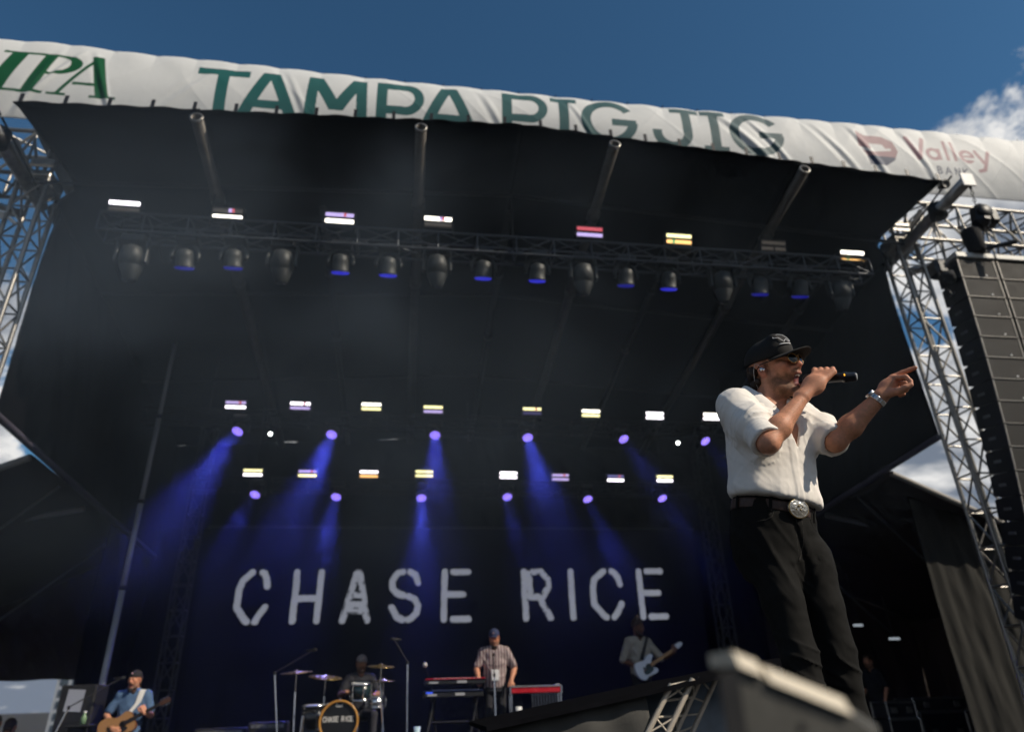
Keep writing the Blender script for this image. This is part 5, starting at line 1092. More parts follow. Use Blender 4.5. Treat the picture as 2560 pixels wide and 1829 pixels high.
# ================================================================== the band
def band_person(lab, base, f, J, colr, hat=None, hair=True, h=0.010, beard=(0.02, 0.014, 0.010), skin=SKIN, hf=None, mouth=0.0, curl=((0.9,) * 4, (0.9,) * 4), sleeve=0.75, sit=False, name='person', smat=None):
    f = unit(f); l = np.cross((0, 0, 1.0), f); hd = unit(hf if hf is not None else f)
    t = thing(name, lab, 'person', base)
    J = {k: A3(v) for k, v in J.items()}
    S = Sdf(); c = J['head']; p, M = head_ops(S, c, hd, A3((0, 0, 1.0)), 1.0, mouth)
    S.cone(p(-0.02, 0, -0.05), J['neck'], 0.055, 0.06, 0.03)
    ch, pv = J['chest'], J['pelvis']
    S.cone(ch, pv, 0.10, 0.10, 0.04)
    for sd, sgn in (('l', 1), ('r', -1)):
        s_, e_, w_ = J[sd + 'sh'], J[sd + 'el'], J[sd + 'wr']
        S.chain([s_, e_], [0.050, 0.040], 0.03); S.chain([e_, e_ * 0.65 + w_ * 0.35, w_], [0.040, 0.042, 0.027], 0.02)
        fw = J.get(sd + 'hd', unit(w_ - e_)); hand_ops(S, w_, fw, J.get(sd + 'pl', A3((0, 0, -1.0))), J.get(sd + 'th', f), 1.0, curl[0 if sd == 'l' else 1])
    sdf_obj('body', S, h * 0.8, SKM, t, lambda V: head_color(V, c, M, 1.0, skin, beard, (0.02, 0.015, 0.01), mouth=mouth))
    S = Sdf(); up = unit(J['neck'] - pv)
    L = np.linalg.norm(J['neck'] - pv); fy = unit(f - up * (f @ up)); lx = np.cross(up, fy) * 1.0
    S.loft(pv, lx, fy, up, [(-0.10, 0, 0.0, 0.170, 0.125), (0.05, 0, 0, 0.175, 0.130), (L * 0.55, 0, 0.01, 0.182, 0.130), (L * 0.85, 0, 0, 0.175, 0.105), (L * 0.97, 0, -0.01, 0.09, 0.075)], 0.03)
    for sd in 'lr':
        s_, e_ = J[sd + 'sh'], J[sd + 'el']; en = s_ + (e_ - s_) * sleeve; S.cone(s_, en, 0.070, 0.062, 0.05); S.cone(J['neck'] - up * 0.02, s_, 0.055, 0.062, 0.05)
    S.cone(J['neck'] - up * 0.02, p(-0.01, 0, -0.11), 0.064, 0.07, 0.006, 's')
    S.ball(J['neck'] + f * 0.07 - up * 0.01, (0.04, 0.04, 0.06), 0.01, 's')
    sm = smat or mat(lab[:24], colr['shirt'], 0.85, noise=0.12, nscale=20, bump=0.2, bscale=120)
    sdf_obj('shirt', S, h, sm, t, disp=lambda P: -0.010 * ridge(vnoise(P[:, 0] * 9 + P[:, 2] * 5, P[:, 1] * 9, P[:, 2] * 5, 3), 2) - 0.006 * vnoise(P[:, 0] * 14, P[:, 1] * 14, P[:, 2] * 14, 9))
    S = Sdf(); S.loft(pv, lx, fy, up, [(-0.16, 0, 0, 0.16, 0.12), (0.0, 0, 0, 0.160, 0.118), (0.02, 0, 0, 0.15, 0.11)], 0.03)
    for sd, sgn in (('l', 1), ('r', -1)):
        hp_ = pv + lx * sgn * 0.09 - up * 0.08; kn = J.get(sd + 'kn', hp_ + A3((0, 0, -0.42))); an = J.get(sd + 'an', kn + A3((0, 0, -0.42)))
        S.cone(hp_, kn, 0.088, 0.068, 0.03); S.cone(kn, an, 0.066, 0.055, 0.02)
    sdf_obj('trousers', S, h * 1.3, mat(lab[:20] + '_trousers', colr['trousers'], 0.85, noise=0.2, bump=0.2), t)
    for sd, sgn in (('l', 1), ('r', -1)):
        hp_ = pv + lx * sgn * 0.09 - up * 0.08; an = J.get(sd + 'an', J.get(sd + 'kn', hp_ + A3((0, 0, -0.42))) + A3((0, 0, -0.42)))
        S = Sdf(); S.cone(an + A3((0, 0, -0.03)), an + f * 0.15 + A3((0, 0, -0.045)), 0.045, 0.030, 0.02); sdf_obj('shoe', S, 0.014, BLKP, t)
    if hat:
        S = Sdf(); S.ball(p(-0.012, 0, 0.050), (0.108, 0.087, 0.092), 0.02, 'u', M); S.plane(p(0, 0, 0.034), -M[:, 2] - M[:, 0] * 0.08, 0.006)
        hm = mat(hat[0], hat[1], 0.85, noise=0.2); cp = sdf_obj('cap', S, 0.008, hm, t)
        bd = hat[2]                                                       # +1 peak forward, -1 backward
        m = MB(); m.add([p(bd * (0.07 + 0.095 * math.cos(a)), 0.085 * math.sin(a), 0.040 - 0.018 * math.sin(a) ** 2) for a in np.linspace(-1.5, 1.5, 13)] + [p(bd * 0.06, 0, 0.044)], [(i, i + 1, 13) for i in range(12)]); m.build('peak', hm, cp, thick=0.006)
        if len(hat) > 3: MB().ball(p(0.096, 0, 0.085), 0.016, 8, 6, (0.6, 1, 0.8)).build('badge', mat('cap_badge', (0.6, 0.35, 0.33), 0.7), cp, True)
    S = Sdf(); rr_ = np.random.default_rng(int(abs(base[0]) * 100) + 3)
    if hair:
        if not hat: S.ball(p(-0.02, 0, 0.056), (0.104, 0.085, 0.088), 0.01, 'u', M); S.ball(p(0.085, 0, -0.02), (0.06, 0.09, 0.075), 0.01, 's', M)
        n_ = 26 if hair != 'bun' else 8
        for i in range(n_): a = rr_.uniform(-1.6, 1.6); S.ball(p(-0.02 - 0.085 * math.cos(a), 0.075 * math.sin(a), rr_.uniform(-0.07, 0.04)), rr_.uniform(0.014, 0.024), 0.01)
        if hair == 'bun': S.ball(p(-0.03, 0, 0.155), (0.034, 0.034, 0.036), 0.02)
        if hair == 'long': S.chain([p(-0.09, 0.02, -0.05), p(-0.10, 0.035, -0.14), p(-0.085, 0.04, -0.20)], [0.03, 0.03, 0.015], 0.02)
        sdf_obj('hair', S, 0.009, HAIR, t)
    if beard is not None and mouth >= 0 and colr.get('fullbeard'):
        S = Sdf(); S.cone(p(0.02, 0.045, -0.085 - mouth), p(0.078, 0, -0.128 - mouth), 0.022, 0.030, 0.02); S.cone(p(0.02, -0.045, -0.085 - mouth), p(0.078, 0, -0.128 - mouth), 0.022, 0.030, 0.02); S.ball(p(0.098, 0, -0.076 - mouth * 0.5), (0.03, 0.022, 0.014), 0.006, 's')
        sdf_obj('beard', S, 0.008, mat('dark_beard', (0.018, 0.012, 0.009), 0.8, bump=0.6, bscale=120), t)
    return t, p
Z0g = DECK
def std(base, hz, f, lean=0.0):                                          # standing joints for a person of head height hz above base
    b = A3(base); f = unit(f); l = np.cross((0, 0, 1.0), f); k = hz / 1.70
    P = lambda a, s_, z_: b + f * a * k + l * s_ * k + A3((0, 0, z_ * k))
    return dict(head=P(0.04 + lean, 0, 1.66), neck=P(0.0 + lean * 0.8, 0, 1.50), chest=P(0.01 + lean * 0.6, 0, 1.28), pelvis=P(0, 0, 0.98), lsh=P(lean * 0.7, 0.185, 1.42), rsh=P(lean * 0.7, -0.185, 1.42), lkn=P(0.03, 0.11, 0.50), rkn=P(0.03, -0.11, 0.50), lan=P(0, 0.13, 0.09), ran=P(0, -0.13, 0.09)), P
# acoustic guitarist at the left, facing the crowd
gb = (-4.05, 12.3, DECK); gf = A3((0.06, -1, 0)); J, P = std(gb, 1.66, gf)
J.update(rel=P(0.03, -0.33, 1.16), rwr=P(0.21, -0.16, 0.97), rhd=A3((0.75, -0.25, -0.35)), rpl=A3((0, 1, 0)), rth=A3((0, 0, 1)), lel=P(0.04, 0.30, 1.14), lwr=P(0.22, 0.26, 1.17), lhd=A3((-0.35, -0.2, 0.75)), lpl=A3((-0.6, 0.6, 0)), lth=A3((-0.5, 0, 0.6)), head=P(0.05, -0.02, 1.645))
band_person('bearded man in blue shirt and backward cap playing acoustic guitar', gb, gf, J, dict(shirt=(0.075, 0.135, 0.24), trousers=(0.02, 0.02, 0.022), fullbeard=True), hat=('dark_backward_cap', (0.02, 0.018, 0.018), -1, 1), hair='long', mouth=0.016, hf=A3((-0.22, -1, 0.0)), curl=((1.3, 1.3, 1.2, 1.2), (0.9, 1.0, 1.1, 1.2)))
def guitar(name, lab, o, u, n, s, outline, thick, parts, grp=None):
    o, u, n = A3(o), unit(u), unit(n); v = np.cross(n, u)                 # u along the neck, n out of the top
    t = thing(name, lab, 'guitar', tuple(o)); Q = lambda a, b, c=0.0: Vector(o + (u * a + v * b + n * c) * s)
    parts(t, Q, u, v, n, s); return t
def smooth_outline(pts, it=3):
    for _ in range(it): pts = [q for i in range(len(pts)) for q in ((np.array(pts[i]) * 0.75 + np.array(pts[(i + 1) % len(pts)]) * 0.25), (np.array(pts[i]) * 0.25 + np.array(pts[(i + 1) % len(pts)]) * 0.75))]
    return pts
def solid(Q, pts, c0, c1):
    m = MB(); k = len(pts); m.add([Q(p[0], p[1], c0) for p in pts] + [Q(p[0], p[1], c1) for p in pts], [tuple(range(k))[::-1], tuple(range(k, 2 * k))] + [(i, (i + 1) % k, (i + 1) % k + k, i + k) for i in range(k)]); return m
def acoustic(t, Q, u, v, n, s):
    half = [(-0.25, 0.0), (-0.25, 0.11), (-0.19, 0.20), (-0.07, 0.20), (0.03, 0.125), (0.10, 0.13), (0.17, 0.155), (0.235, 0.12), (0.25, 0.04)]
    pts = smooth_outline(half + [(a, -b) for a, b in half[::-1] if b > 0])
    b = solid(Q, pts, -0.10, 0.0).build('body', mat('guitar_side_wood', (0.16, 0.06, 0.022), 0.35, noise=0.3, nscale=14), t)
    solid(Q, [(a * 0.985, c * 0.985) for a, c in pts], 0.0, 0.004).build('soundboard', mat('guitar_spruce', (0.34, 0.17, 0.06), 0.35, noise=0.2, nscale=20, stretch=(1, 1, 8), coat=0.3), b)
    rg = [(0.085 + 0.05 * math.cos(a), 0.05 * math.sin(a)) for a in np.linspace(0, 2 * math.pi, 25)[:-1]]; solid(Q, rg, 0.004, 0.006).build('sound_hole', mat('hole_black', (0.004, 0.003, 0.003), 0.9), b)
    solid(Q, smooth_outline([(0.02, -0.03), (0.14, -0.05), (0.12, -0.10), (0.0, -0.11)], 2), 0.0045, 0.0062).build('pickguard', mat('pickguard_black', (0.012, 0.009, 0.008), 0.2), b)
    solid(Q, [(-0.115, -0.07), (-0.115, 0.07), (-0.09, 0.07), (-0.09, -0.07)], 0.004, 0.014).build('bridge', mat('ebony', (0.015, 0.010, 0.008), 0.4), b)
    solid(Q, [(0.10, -0.028), (0.10, 0.028), (0.62, 0.022), (0.62, -0.022)], 0.002, 0.018).build('neck', MATS['ebony'], t)
    h = solid(Q, [(0.62, -0.030), (0.62, 0.030), (0.76, 0.036), (0.77, 0.0), (0.76, -0.036)], -0.008, 0.008).build('headstock', mat('headstock_brown', (0.06, 0.025, 0.012), 0.35), t)
    for i in range(3):
        for sg in (-1, 1): MB().ball(Q(0.65 + 0.04 * i, sg * 0.05, -0.004), 0.010, 8, 5).build('tuner', CHROME, h, True)
guitar('acoustic_guitar', 'honey coloured acoustic guitar held by the man in blue', P(0.215, -0.10, 0.985), unit(np.cross((0, 0, 1.0), gf) * 0.86 + A3((0, 0, 0.47)) + gf * 0.02), unit(gf + A3((0, 0, 0.12))), 1.0, None, 0.1, acoustic)
m = MB(); m.add([P(0.10, 0.10, 1.50), P(0.10, 0.18, 1.50), P(0.20, 0.02, 1.12), P(0.20, -0.06, 1.09), P(0.155, 0.075, 1.30), P(0.155, 0.155, 1.33), P(-0.06, 0.11, 1.48), P(-0.06, 0.19, 1.47)], [(6, 7, 1, 0), (0, 1, 5, 4), (4, 5, 2, 3)])
m.build('guitar_strap', mat('white_strap', (0.72, 0.70, 0.66), 0.7), None, label='wide white strap across the blue shirt', cat='strap', thick=0.006)
def mic_stand(base, top, boom, lab, micdir, grp='microphone stands'):
    t = thing('microphone_stand', lab, 'microphone stand', base, grp); b, tp, bo = A3(base), A3(top), A3(boom)
    bar('pole', t, b + A3((0, 0, 0.25)), tp, 0.013, CHROME); bar('boom_arm', t, tp, bo, 0.009, BLKM)
    for i in range(3): a = i * 2.1 + 0.4; bar('leg', t, b + A3((0, 0, 0.27)), b + A3((0.3 * math.cos(a), 0.3 * math.sin(a), 0.01)), 0.010, BLKM)
    d = unit(micdir); MB().lathe(bo, d, [(-0.12, 0.011), (0.0, 0.015), (0.01, 0.023), (0.045, 0.022), (0.055, 0.01)], 12).build('capsule', mat('mic_dark', (0.02, 0.02, 0.02), 0.45, 0.5), t, True)
    MB().lathe(tp, (0, 0, 1), [(-0.03, 0.02), (0.02, 0.02)], 10).build('clutch', BLKM, t, True)
mic_stand((-5.0, 11.7, DECK), (-4.72, 11.75, 0.05), (-4.20, 12.08, 0.43), 'vocal microphone on boom stand before the acoustic guitarist', (0.5, 0.5, 0.05))
# keyboard player
kb = (1.47, 12.0, -0.70); kf = A3((-0.12, -1, 0)); J, P = std(kb, 1.66, kf, 0.04)
J.update(rel=P(0.06, -0.30, 1.16), rwr=P(0.26, -0.26, 1.02), rpl=A3((0, 0, -1.0)), lel=P(-0.02, 0.33, 1.16), lwr=P(0.12, 0.27, 0.98), lpl=A3((0, 0, -1.0)), head=P(0.06, 0.0, 1.635))
SM = mat('striped_shirt', (0.30, 0.27, 0.27), 0.85)
nt = SM.node_tree; wv = nt.nodes.new('ShaderNodeTexWave'); wv.inputs['Scale'].default_value = 6.5; wv.inputs['Distortion'].default_value = 0.8; tcn = nt.nodes.new('ShaderNodeTexCoord'); nt.links.new(tcn.outputs['Object'], wv.inputs['Vector'])
cr = nt.nodes.new('ShaderNodeValToRGB'); cr.color_ramp.elements[0].color = (0.06, 0.05, 0.07, 1); cr.color_ramp.elements[1].color = (0.42, 0.39, 0.38, 1); e3 = cr.color_ramp.elements.new(0.35); e3.color = (0.28, 0.15, 0.13, 1)
nt.links.new(wv.outputs['Fac'], cr.inputs[0]); nt.links.new(cr.outputs[0], nt.nodes['Principled BSDF'].inputs['Base Color'])
band_person('bearded keyboard player in striped shirt and blue cap', kb, kf, J, dict(shirt=(0.3, 0.27, 0.27), trousers=(0.02, 0.02, 0.024), fullbeard=True), hat=('navy_cap', (0.03, 0.04, 0.09), 1, 1), hair=False, smat=SM, curl=((0.5,) * 4, (0.5,) * 4), sleeve=0.8, hf=A3((-0.25, -1, -0.25)))
MB().bbox(P(0.155, 0.01, 1.06), (0.12, 0.012, 0.16), 0.004).build('lanyard_card', mat('white_card', (0.7, 0.7, 0.7), 0.5), None, label='white pass hanging on the striped shirt', cat='pass')
# bass player
bb = (3.92, 12.0, -0.63); bf = A3((0.30, -1, 0)); J, P = std(bb, 1.70, bf)
J.update(rel=P(-0.06, -0.30, 1.14), rwr=P(0.16, -0.12, 1.02), rhd=A3((0.6, -0.3, -0.45)), rpl=A3((0, 1, 0)), rth=A3((0, 0, 1)), lel=P(0.12, 0.36, 1.16), lwr=P(0.28, 0.50, 1.25), lhd=A3((0.2, 0.1, 0.8)), lpl=A3((0.2, 0.8, 0)), lth=A3((0.7, 0, 0.3)))
band_person('bass player with topknot and beige shirt', bb, bf, J, dict(shirt=(0.33, 0.29, 0.235), trousers=(0.016, 0.016, 0.018), fullbeard=True), hair='bun', skin=(0.13, 0.06, 0.036), hf=A3((0.75, -0.8, -0.2)), curl=((1.2,) * 4, (1.0,) * 4), sleeve=0.95)
def electric(t, Q, u, v, n, s):
    pts = smooth_outline([(-0.20, -0.10), (-0.22, 0.03), (-0.17, 0.16), (-0.05, 0.13), (0.02, 0.11), (0.10, 0.16), (0.20, 0.14), (0.19, 0.09), (0.10, 0.04), (0.10, -0.05), (0.17, -0.10), (0.15, -0.15), (0.05, -0.145), (-0.04, -0.12), (-0.12, -0.16)], 3)
    b = solid(Q, pts, -0.022, 0.022).build('body', mat('pale_guitar_lacquer', (0.62, 0.64, 0.70), 0.18, coat=0.5), t)
    solid(Q, smooth_outline([(-0.08, -0.10), (0.08, -0.10), (0.12, -0.02), (0.04, 0.06), (-0.03, 0.02), (-0.10, -0.04)], 2), 0.022, 0.026).build('pickguard', mat('guard_dark', (0.02, 0.05, 0.06), 0.25), b)
    for a in (-0.06, 0.0, 0.06): solid(Q, [(a - 0.01, -0.035), (a - 0.01, 0.035), (a + 0.01, 0.035), (a + 0.01, -0.035)], 0.026, 0.032).build('pickup', BLKP, b)
    solid(Q, [(0.08, -0.026), (0.08, 0.026), (0.62, 0.021), (0.62, -0.021)], 0.006, 0.030).build('neck', mat('maple_neck', (0.36, 0.20, 0.09), 0.4, noise=0.2), t)
    h = solid(Q, smooth_outline([(0.62, -0.028), (0.62, 0.028), (0.70, 0.05), (0.80, 0.035), (0.80, -0.01), (0.74, -0.03)], 2), 0.004, 0.020).build('headstock', MATS['pale_guitar_lacquer'], t)
    for i in range(4): MB().ball(Q(0.66 + 0.035 * i, 0.055, 0.012), 0.010, 8, 5).build('tuner', CHROME, h, True)
guitar('bass_guitar', 'pale blue white electric guitar slung on the man in beige', P(0.20, -0.02, 1.02), unit(np.cross((0, 0, 1.0), bf) * 0.86 + A3((0, 0, 0.46)) + bf * 0.1), unit(bf + A3((0, 0, 0.1))), 1.0, None, 0.04, electric)
m = MB(); m.add([P(0.11, 0.10, 1.50), P(0.11, 0.15, 1.50), P(0.165, -0.10, 1.16), P(0.165, -0.05, 1.13), P(-0.05, 0.10, 1.48), P(-0.05, 0.15, 1.47)], [(4, 5, 1, 0), (0, 1, 3, 2)]); m.build('guitar_strap', mat('black_strap', (0.012, 0.012, 0.013), 0.6), None, label='dark strap across the beige shirt', cat='strap', thick=0.006)
# drummer behind the kit
db = (-0.70, 12.9, -0.70); df = A3((0.1, -1, 0))
P = lambda a, s_, z_: A3(db) + unit(df) * a + np.cross((0, 0, 1.0), unit(df)) * s_ + A3((0, 0, z_))
J = dict(head=P(0.04, 0, 1.295), neck=P(0, 0, 1.14), chest=P(0, 0, 0.93), pelvis=P(-0.02, 0, 0.60), lsh=P(0, 0.185, 1.06), rsh=P(0, -0.185, 1.06), lel=P(0.1, 0.30, 0.82), rel=P(0.1, -0.32, 0.82), lwr=P(0.32, 0.20, 0.80), rwr=P(0.32, -0.25, 0.86), lkn=P(0.42, 0.22, 0.52), rkn=P(0.42, -0.22, 0.52), lan=P(0.45, 0.22, 0.09), ran=P(0.45, -0.22, 0.09))
band_person('drummer in dark shirt and pale cap seated behind the drum kit', db, df, J, dict(shirt=(0.02, 0.02, 0.025), trousers=(0.03, 0.03, 0.04)), hat=('pale_cap', (0.26, 0.22, 0.20), 1, 1), hair=True, skin=(0.30, 0.15, 0.09), curl=((1.4,) * 4, (1.4,) * 4), hf=A3((0.35, -1, -0.1)))
for s_, sg in ((1, 'right'), (-1, 'left')):
    a, b = P(0.36, s_ * 0.20, 0.83), P(0.66, s_ * 0.10, 0.98); MB().tube(a, b, 0.008, 8, 0.005).build('drumstick', mat('hickory', (0.5, 0.33, 0.17), 0.5), None, label=f'wooden drumstick in the drummer\'s hand on the {sg} of the picture', cat='drumstick', group='drumsticks')
t = thing('drum_stool', 'round black stool under the drummer', 'stool', (db[0], db[1], -0.70)); MB().lathe(P(-0.02, 0, 0.42), (0, 0, 1), [(0, 0.14), (0.03, 0.17), (0.08, 0.16)], 18).build('seat', BLKP, t, True); bar('post', t, P(-0.02, 0, 0.1), P(-0.02, 0, 0.44), 0.02, CHROME)
for i in range(3): bar('leg', t, P(-0.02, 0, 0.2), P(-0.02 + 0.25 * math.cos(i * 2.1), 0.25 * math.sin(i * 2.1), 0.01), 0.012, CHROME)
# crew man in the right wing
cb_ = (9.98, 14.8, -1.13); cf = A3((-1, -0.25, 0)); J, P = std(cb_, 1.68, cf)
J.update(rel=P(0.02, -0.25, 1.12), rwr=P(0.20, -0.22, 0.95), lel=P(-0.02, 0.27, 1.12), lwr=P(0.10, 0.27, 0.90))
band_person('crew man in black T-shirt standing by flight cases in the right wing', cb_, cf, J, dict(shirt=(0.012, 0.012, 0.014), trousers=(0.03, 0.035, 0.05)), hair=True, sleeve=0.8, hf=A3((-1, -0.45, 0.0)))

# ================================================================== drum kit
kit = thing('drum_kit', 'drum kit with amber hooped bass drum on the riser', 'drum kit', (-0.91, 11.9, -0.70))
DBLK = mat('drum_black_lacquer', (0.012, 0.012, 0.014), 0.15, coat=0.5); AMB = mat('amber_hoop', (0.50, 0.24, 0.05), 0.3, coat=0.4, noise=0.15)
bc = Vector((-0.91, 11.62, -0.41)); br_ = 0.285; bc.z = -0.23 - 0.0; bc.z = -0.245
bd = MB().lathe(bc, (0, 1, 0), [(0.03, br_ - 0.012), (0.42, br_ - 0.012)], 40).build('bass_drum', DBLK, kit, True)
nu_, nv_ = 200, 200; us = np.linspace(-br_ + 0.02, br_ - 0.02, 200); UU, VV = np.meshgrid(us, us)
rr = np.hypot(UU, VV); Pk = np.stack([bc.x + UU, 0 * UU + bc.y + 0.012, bc.z + VV], -1)
sc_t = 0.00
def drumtext(U, V):
    x0 = -0.225; hgt = 0.062; wd = 0.034; z0 = 0.0 + 0.002; r = np.zeros(U.shape, bool); w_ = 0.0062
    G = dict(C=[[(1, .85), (.7, 1), (.3, 1), (0, .75), (0, .25), (.3, 0), (.7, 0), (1, .15)]], H=[[(0, 0), (0, 1)], [(1, 0), (1, 1)], [(0, .5), (1, .5)]], A=[[(0, 0), (.5, 1), (1, 0)], [(.25, .4), (.75, .4)]], S=[[(1, .85), (.6, 1), (.2, .95), (.05, .75), (.3, .55), (.7, .45), (.95, .25), (.8, .05), (.4, 0), (0, .15)]], E=[[(1, 1), (0, 1), (0, 0), (1, 0)], [(0, .5), (.8, .5)]], R=[[(0, 0), (0, 1), (.7, 1), (1, .75), (.7, .5), (0, .5)], [(.5, .5), (1, 0)]], I=[[(.5, 0), (.5, 1)]])
    x = x0
    for ch in 'CHASE RICE':
        if ch in G:
            for st in G[ch]: r |= linedist(U, V, [(x + a * wd, z0 + b * hgt) for a, b in st]) < w_
        x += 0.046 if ch not in ' I' else 0.038
    for st in ([(-0.05, 0.205), (-0.045, 0.235)], [(-0.045, 0.235), (-0.030, 0.230), (-0.047, 0.218)], [(-0.02, 0.208), (0.0, 0.222)], [(0.006, 0.208), (0.020, 0.222)], [(0.03, 0.208), (0.045, 0.24)], [(-0.05, 0.200), (0.05, 0.200)]): r |= linedist(U, V, st) < 0.004
    return r
mkd = sum(drumtext(UU + a * 0.0007, VV + b * 0.0007).astype(float) for a, b in ((-1, -1), (1, -1), (-1, 1), (1, 1))) / 4
cl = np.array((0.012, 0.013, 0.015)) + mkd[..., None] * np.array((0.62, 0.60, 0.56))
dh = grid_obj('drum_head', Pk, mat('drum_head_skin', (0.01, 0.01, 0.01), 0.35, attr='Col'), bd, cl.reshape(-1, 3), smooth=False)
import bmesh
bm = bmesh.new(); bm.from_mesh(dh.data); offd = offset(bd)
bmesh.ops.delete(bm, geom=[v_ for v_ in bm.verts if math.hypot(v_.co.x + offd.x - bc.x, v_.co.z + offd.z - bc.z) > br_ - 0.008], context='VERTS'); bm.to_mesh(dh.data); bm.free()
MB().lathe(bc, (0, 1, 0), [(0.012, br_ - 0.028), (-0.02, br_ - 0.026), (-0.024, br_ - 0.012), (-0.02, br_ + 0.004), (0.03, br_ + 0.004), (0.03, br_ - 0.012)], 48, cap=False).build('hoop', AMB, bd, True)
for i in range(10):
    a = i * math.pi / 5 + 0.3; q = bc + Vector((math.cos(a) * (br_ + 0.012), 0, math.sin(a) * (br_ + 0.012))); m = MB().bbox(q + Vector((0, 0.0, 0)), (0.03, 0.05, 0.03), 0.006); m.tube(q, q + Vector((0, 0.20, 0)), 0.006, 6); m.build('claw', CHROME, bd)
def drum(c, r, h_, tilt_, nm, m_=DBLK):
    d = Vector((0, -math.sin(tilt_), math.cos(tilt_))); c = Vector(c)
    o = MB().lathe(c - d * h_ / 2, d, [(0, r), (h_, r)], 26).build(nm, m_, kit, True)
    MB().lathe(c + d * (h_ / 2 - 0.001), d, [(0, r - 0.01), (0.004, r - 0.012)], 26).build('head', mat('coated_head', (0.6, 0.6, 0.58), 0.5), o)
    for s_ in (-1, 1): MB().lathe(c + d * (h_ / 2 * s_), d, [(-0.012, r), (-0.012, r + 0.010), (0.012, r + 0.010), (0.012, r)], 26, cap=False).build('rim', CHROME, o, True)
    fx, fy, _ = frame(d)
    for i in range(6):
        a = i * math.pi / 3 + 0.3; q = c + (fx * math.cos(a) + fy * math.sin(a)) * (r + 0.010); MB().tube(q - d * h_ * 0.48, q + d * h_ * 0.48, 0.0055, 6).build('lug', CHROME, o)
drum((-0.63, 11.86, 0.16), 0.155, 0.22, 0.18, 'rack_tom', mat('dark_teal_shell', (0.012, 0.025, 0.028), 0.2, coat=0.4)); drum((-1.30, 11.95, -0.20), 0.19, 0.36, 0.06, 'floor_tom'); drum((-0.42, 12.15, 0.0), 0.17, 0.14, 0.05, 'snare_drum', CHROME)
BRZ = mat('cymbal_bronze', (0.55, 0.40, 0.16), 0.28, 0.9, noise=0.2, nscale=20)
def cymbal(c, r, nx, ny, base, nm='cymbal'):
    c = Vector(c); d = Vector((nx, ny, 1)).normalized()
    o = MB().lathe(c, d, [(0.035, 0.008), (0.035, 0.03), (0.02, 0.05), (0.012, r * 0.5), (0, r), (-0.003, r), (0.005, r * 0.5), (0.012, 0.05)], 30, cap=False).build(nm, BRZ, kit, True)
    st = MB(); st.tube(base, c - d * 0.02 + Vector((0.0, 0.05, -0.25)), 0.013, 8); st.tube(c - d * 0.02 + Vector((0.0, 0.05, -0.25)), c + d * 0.05, 0.008, 8)
    for i in range(3): a = i * 2.1 + 1; st.tube(Vector(base) + Vector((0, 0, 0.25)), Vector(base) + Vector((0.25 * math.cos(a), 0.25 * math.sin(a), 0.01)), 0.009, 6)
    st.build('cymbal_stand', CHROME, kit)
cymbal((-0.34, 11.9, 0.50), 0.22, 0.05, -0.12, (-0.22, 11.95, -0.70)); cymbal((-1.62, 11.9, 0.44), 0.24, -0.05, -0.10, (-1.56, 11.9, -0.70)); cymbal((-1.20, 12.1, 0.37), 0.26, 0.1, -0.15, (-1.15, 12.15, -0.70))
cymbal((-0.30, 12.25, 0.30), 0.18, 0, -0.05, (-0.28, 12.25, -0.70), 'hi_hat')
mic_stand((-1.78, 11.75, -0.70), (-1.93, 11.8, 0.44), (-1.40, 11.9, 0.76), 'boom stand with microphone over the left of the drums', (1, 0.1, 0.05))
mic_stand((0.10, 11.75, -0.70), (0.07, 11.8, 0.55), (-0.16, 11.9, 0.90), 'boom stand with microphone between drums and keyboards', (-1, 0.1, 0.1))
mic_stand((-1.44, 11.55, -0.70), (-1.42, 11.55, -0.12), (-1.30, 11.6, -0.10), 'short microphone stand beside the bass drum', (1, 0, -0.1))
t = thing('talkback_microphone', 'pale round foam microphone on a thin gooseneck left of the keyboards', 'microphone', (0.36, 11.75, 0.28)); MB().ball((0.34, 11.7, 0.50), 0.035, 12, 8).build('windscreen', mat('foam_ball', (0.5, 0.48, 0.44), 0.8), t, True); MB().path([(0.40, 11.72, 0.27), (0.39, 11.72, 0.36), (0.36, 11.71, 0.44), (0.34, 11.7, 0.48)], 0.005, 6).build('gooseneck', BLKM, t, True)
# ------------------------------------------------------------------ keyboards, steel guitar, small things
RED = mat('red_lacquer', (0.45, 0.012, 0.022), 0.25, coat=0.3, noise=0.1)
def keyboard(x0, x1, y, z, h_, topm, lab, led=None):
    t = thing('keyboard', lab, 'keyboard', ((x0 + x1) / 2, y, z - h_ / 2)); cx = (x0 + x1) / 2; w_ = x1 - x0
    MB().bbox((cx, y, z), (w_, 0.32, h_), 0.012).build('case', BLKP, t); MB().bbox((cx, y - 0.01, z + h_ / 2 + 0.006), (w_ - 0.004, 0.34, 0.014), 0.005).build('top', topm, t)
    MB().box((cx + 0.05, y + 0.12, z + h_ / 2 + 0.016), (w_ * 0.8, 0.12, 0.012)).build('keys', WHITE, t)
    MB().box((cx + 0.10, y - 0.165, z), (w_ * 0.16, 0.008, h_ * 0.4)).build('nameplate', mat('grey_print', (0.4, 0.4, 0.42), 0.5), t); MB().box((x0 + 0.13, y - 0.165, z - 0.005), (0.14, 0.008, h_ * 0.3)).build('rear_label', MATS['grey_print'], t)
    if led: MB().box((x0 + 0.09, y - 0.166, z + h_ * 0.3), (0.10, 0.008, 0.016)).build('light_strip', mat('blue_strip', (0.02, 0.05, 0.4), 0.3, emit=(0.05, 0.12, 1.0), estr=1.2), t)
keyboard(0.34, 1.26, 11.62, 0.245, 0.075, RED, 'red topped keyboard on the upper tier before the man in stripes')
keyboard(0.32, 1.22, 11.60, 0.075, 0.085, mat('dark_blue_top', (0.02, 0.03, 0.09), 0.3), 'dark keyboard with blue light strip on the lower tier', True)
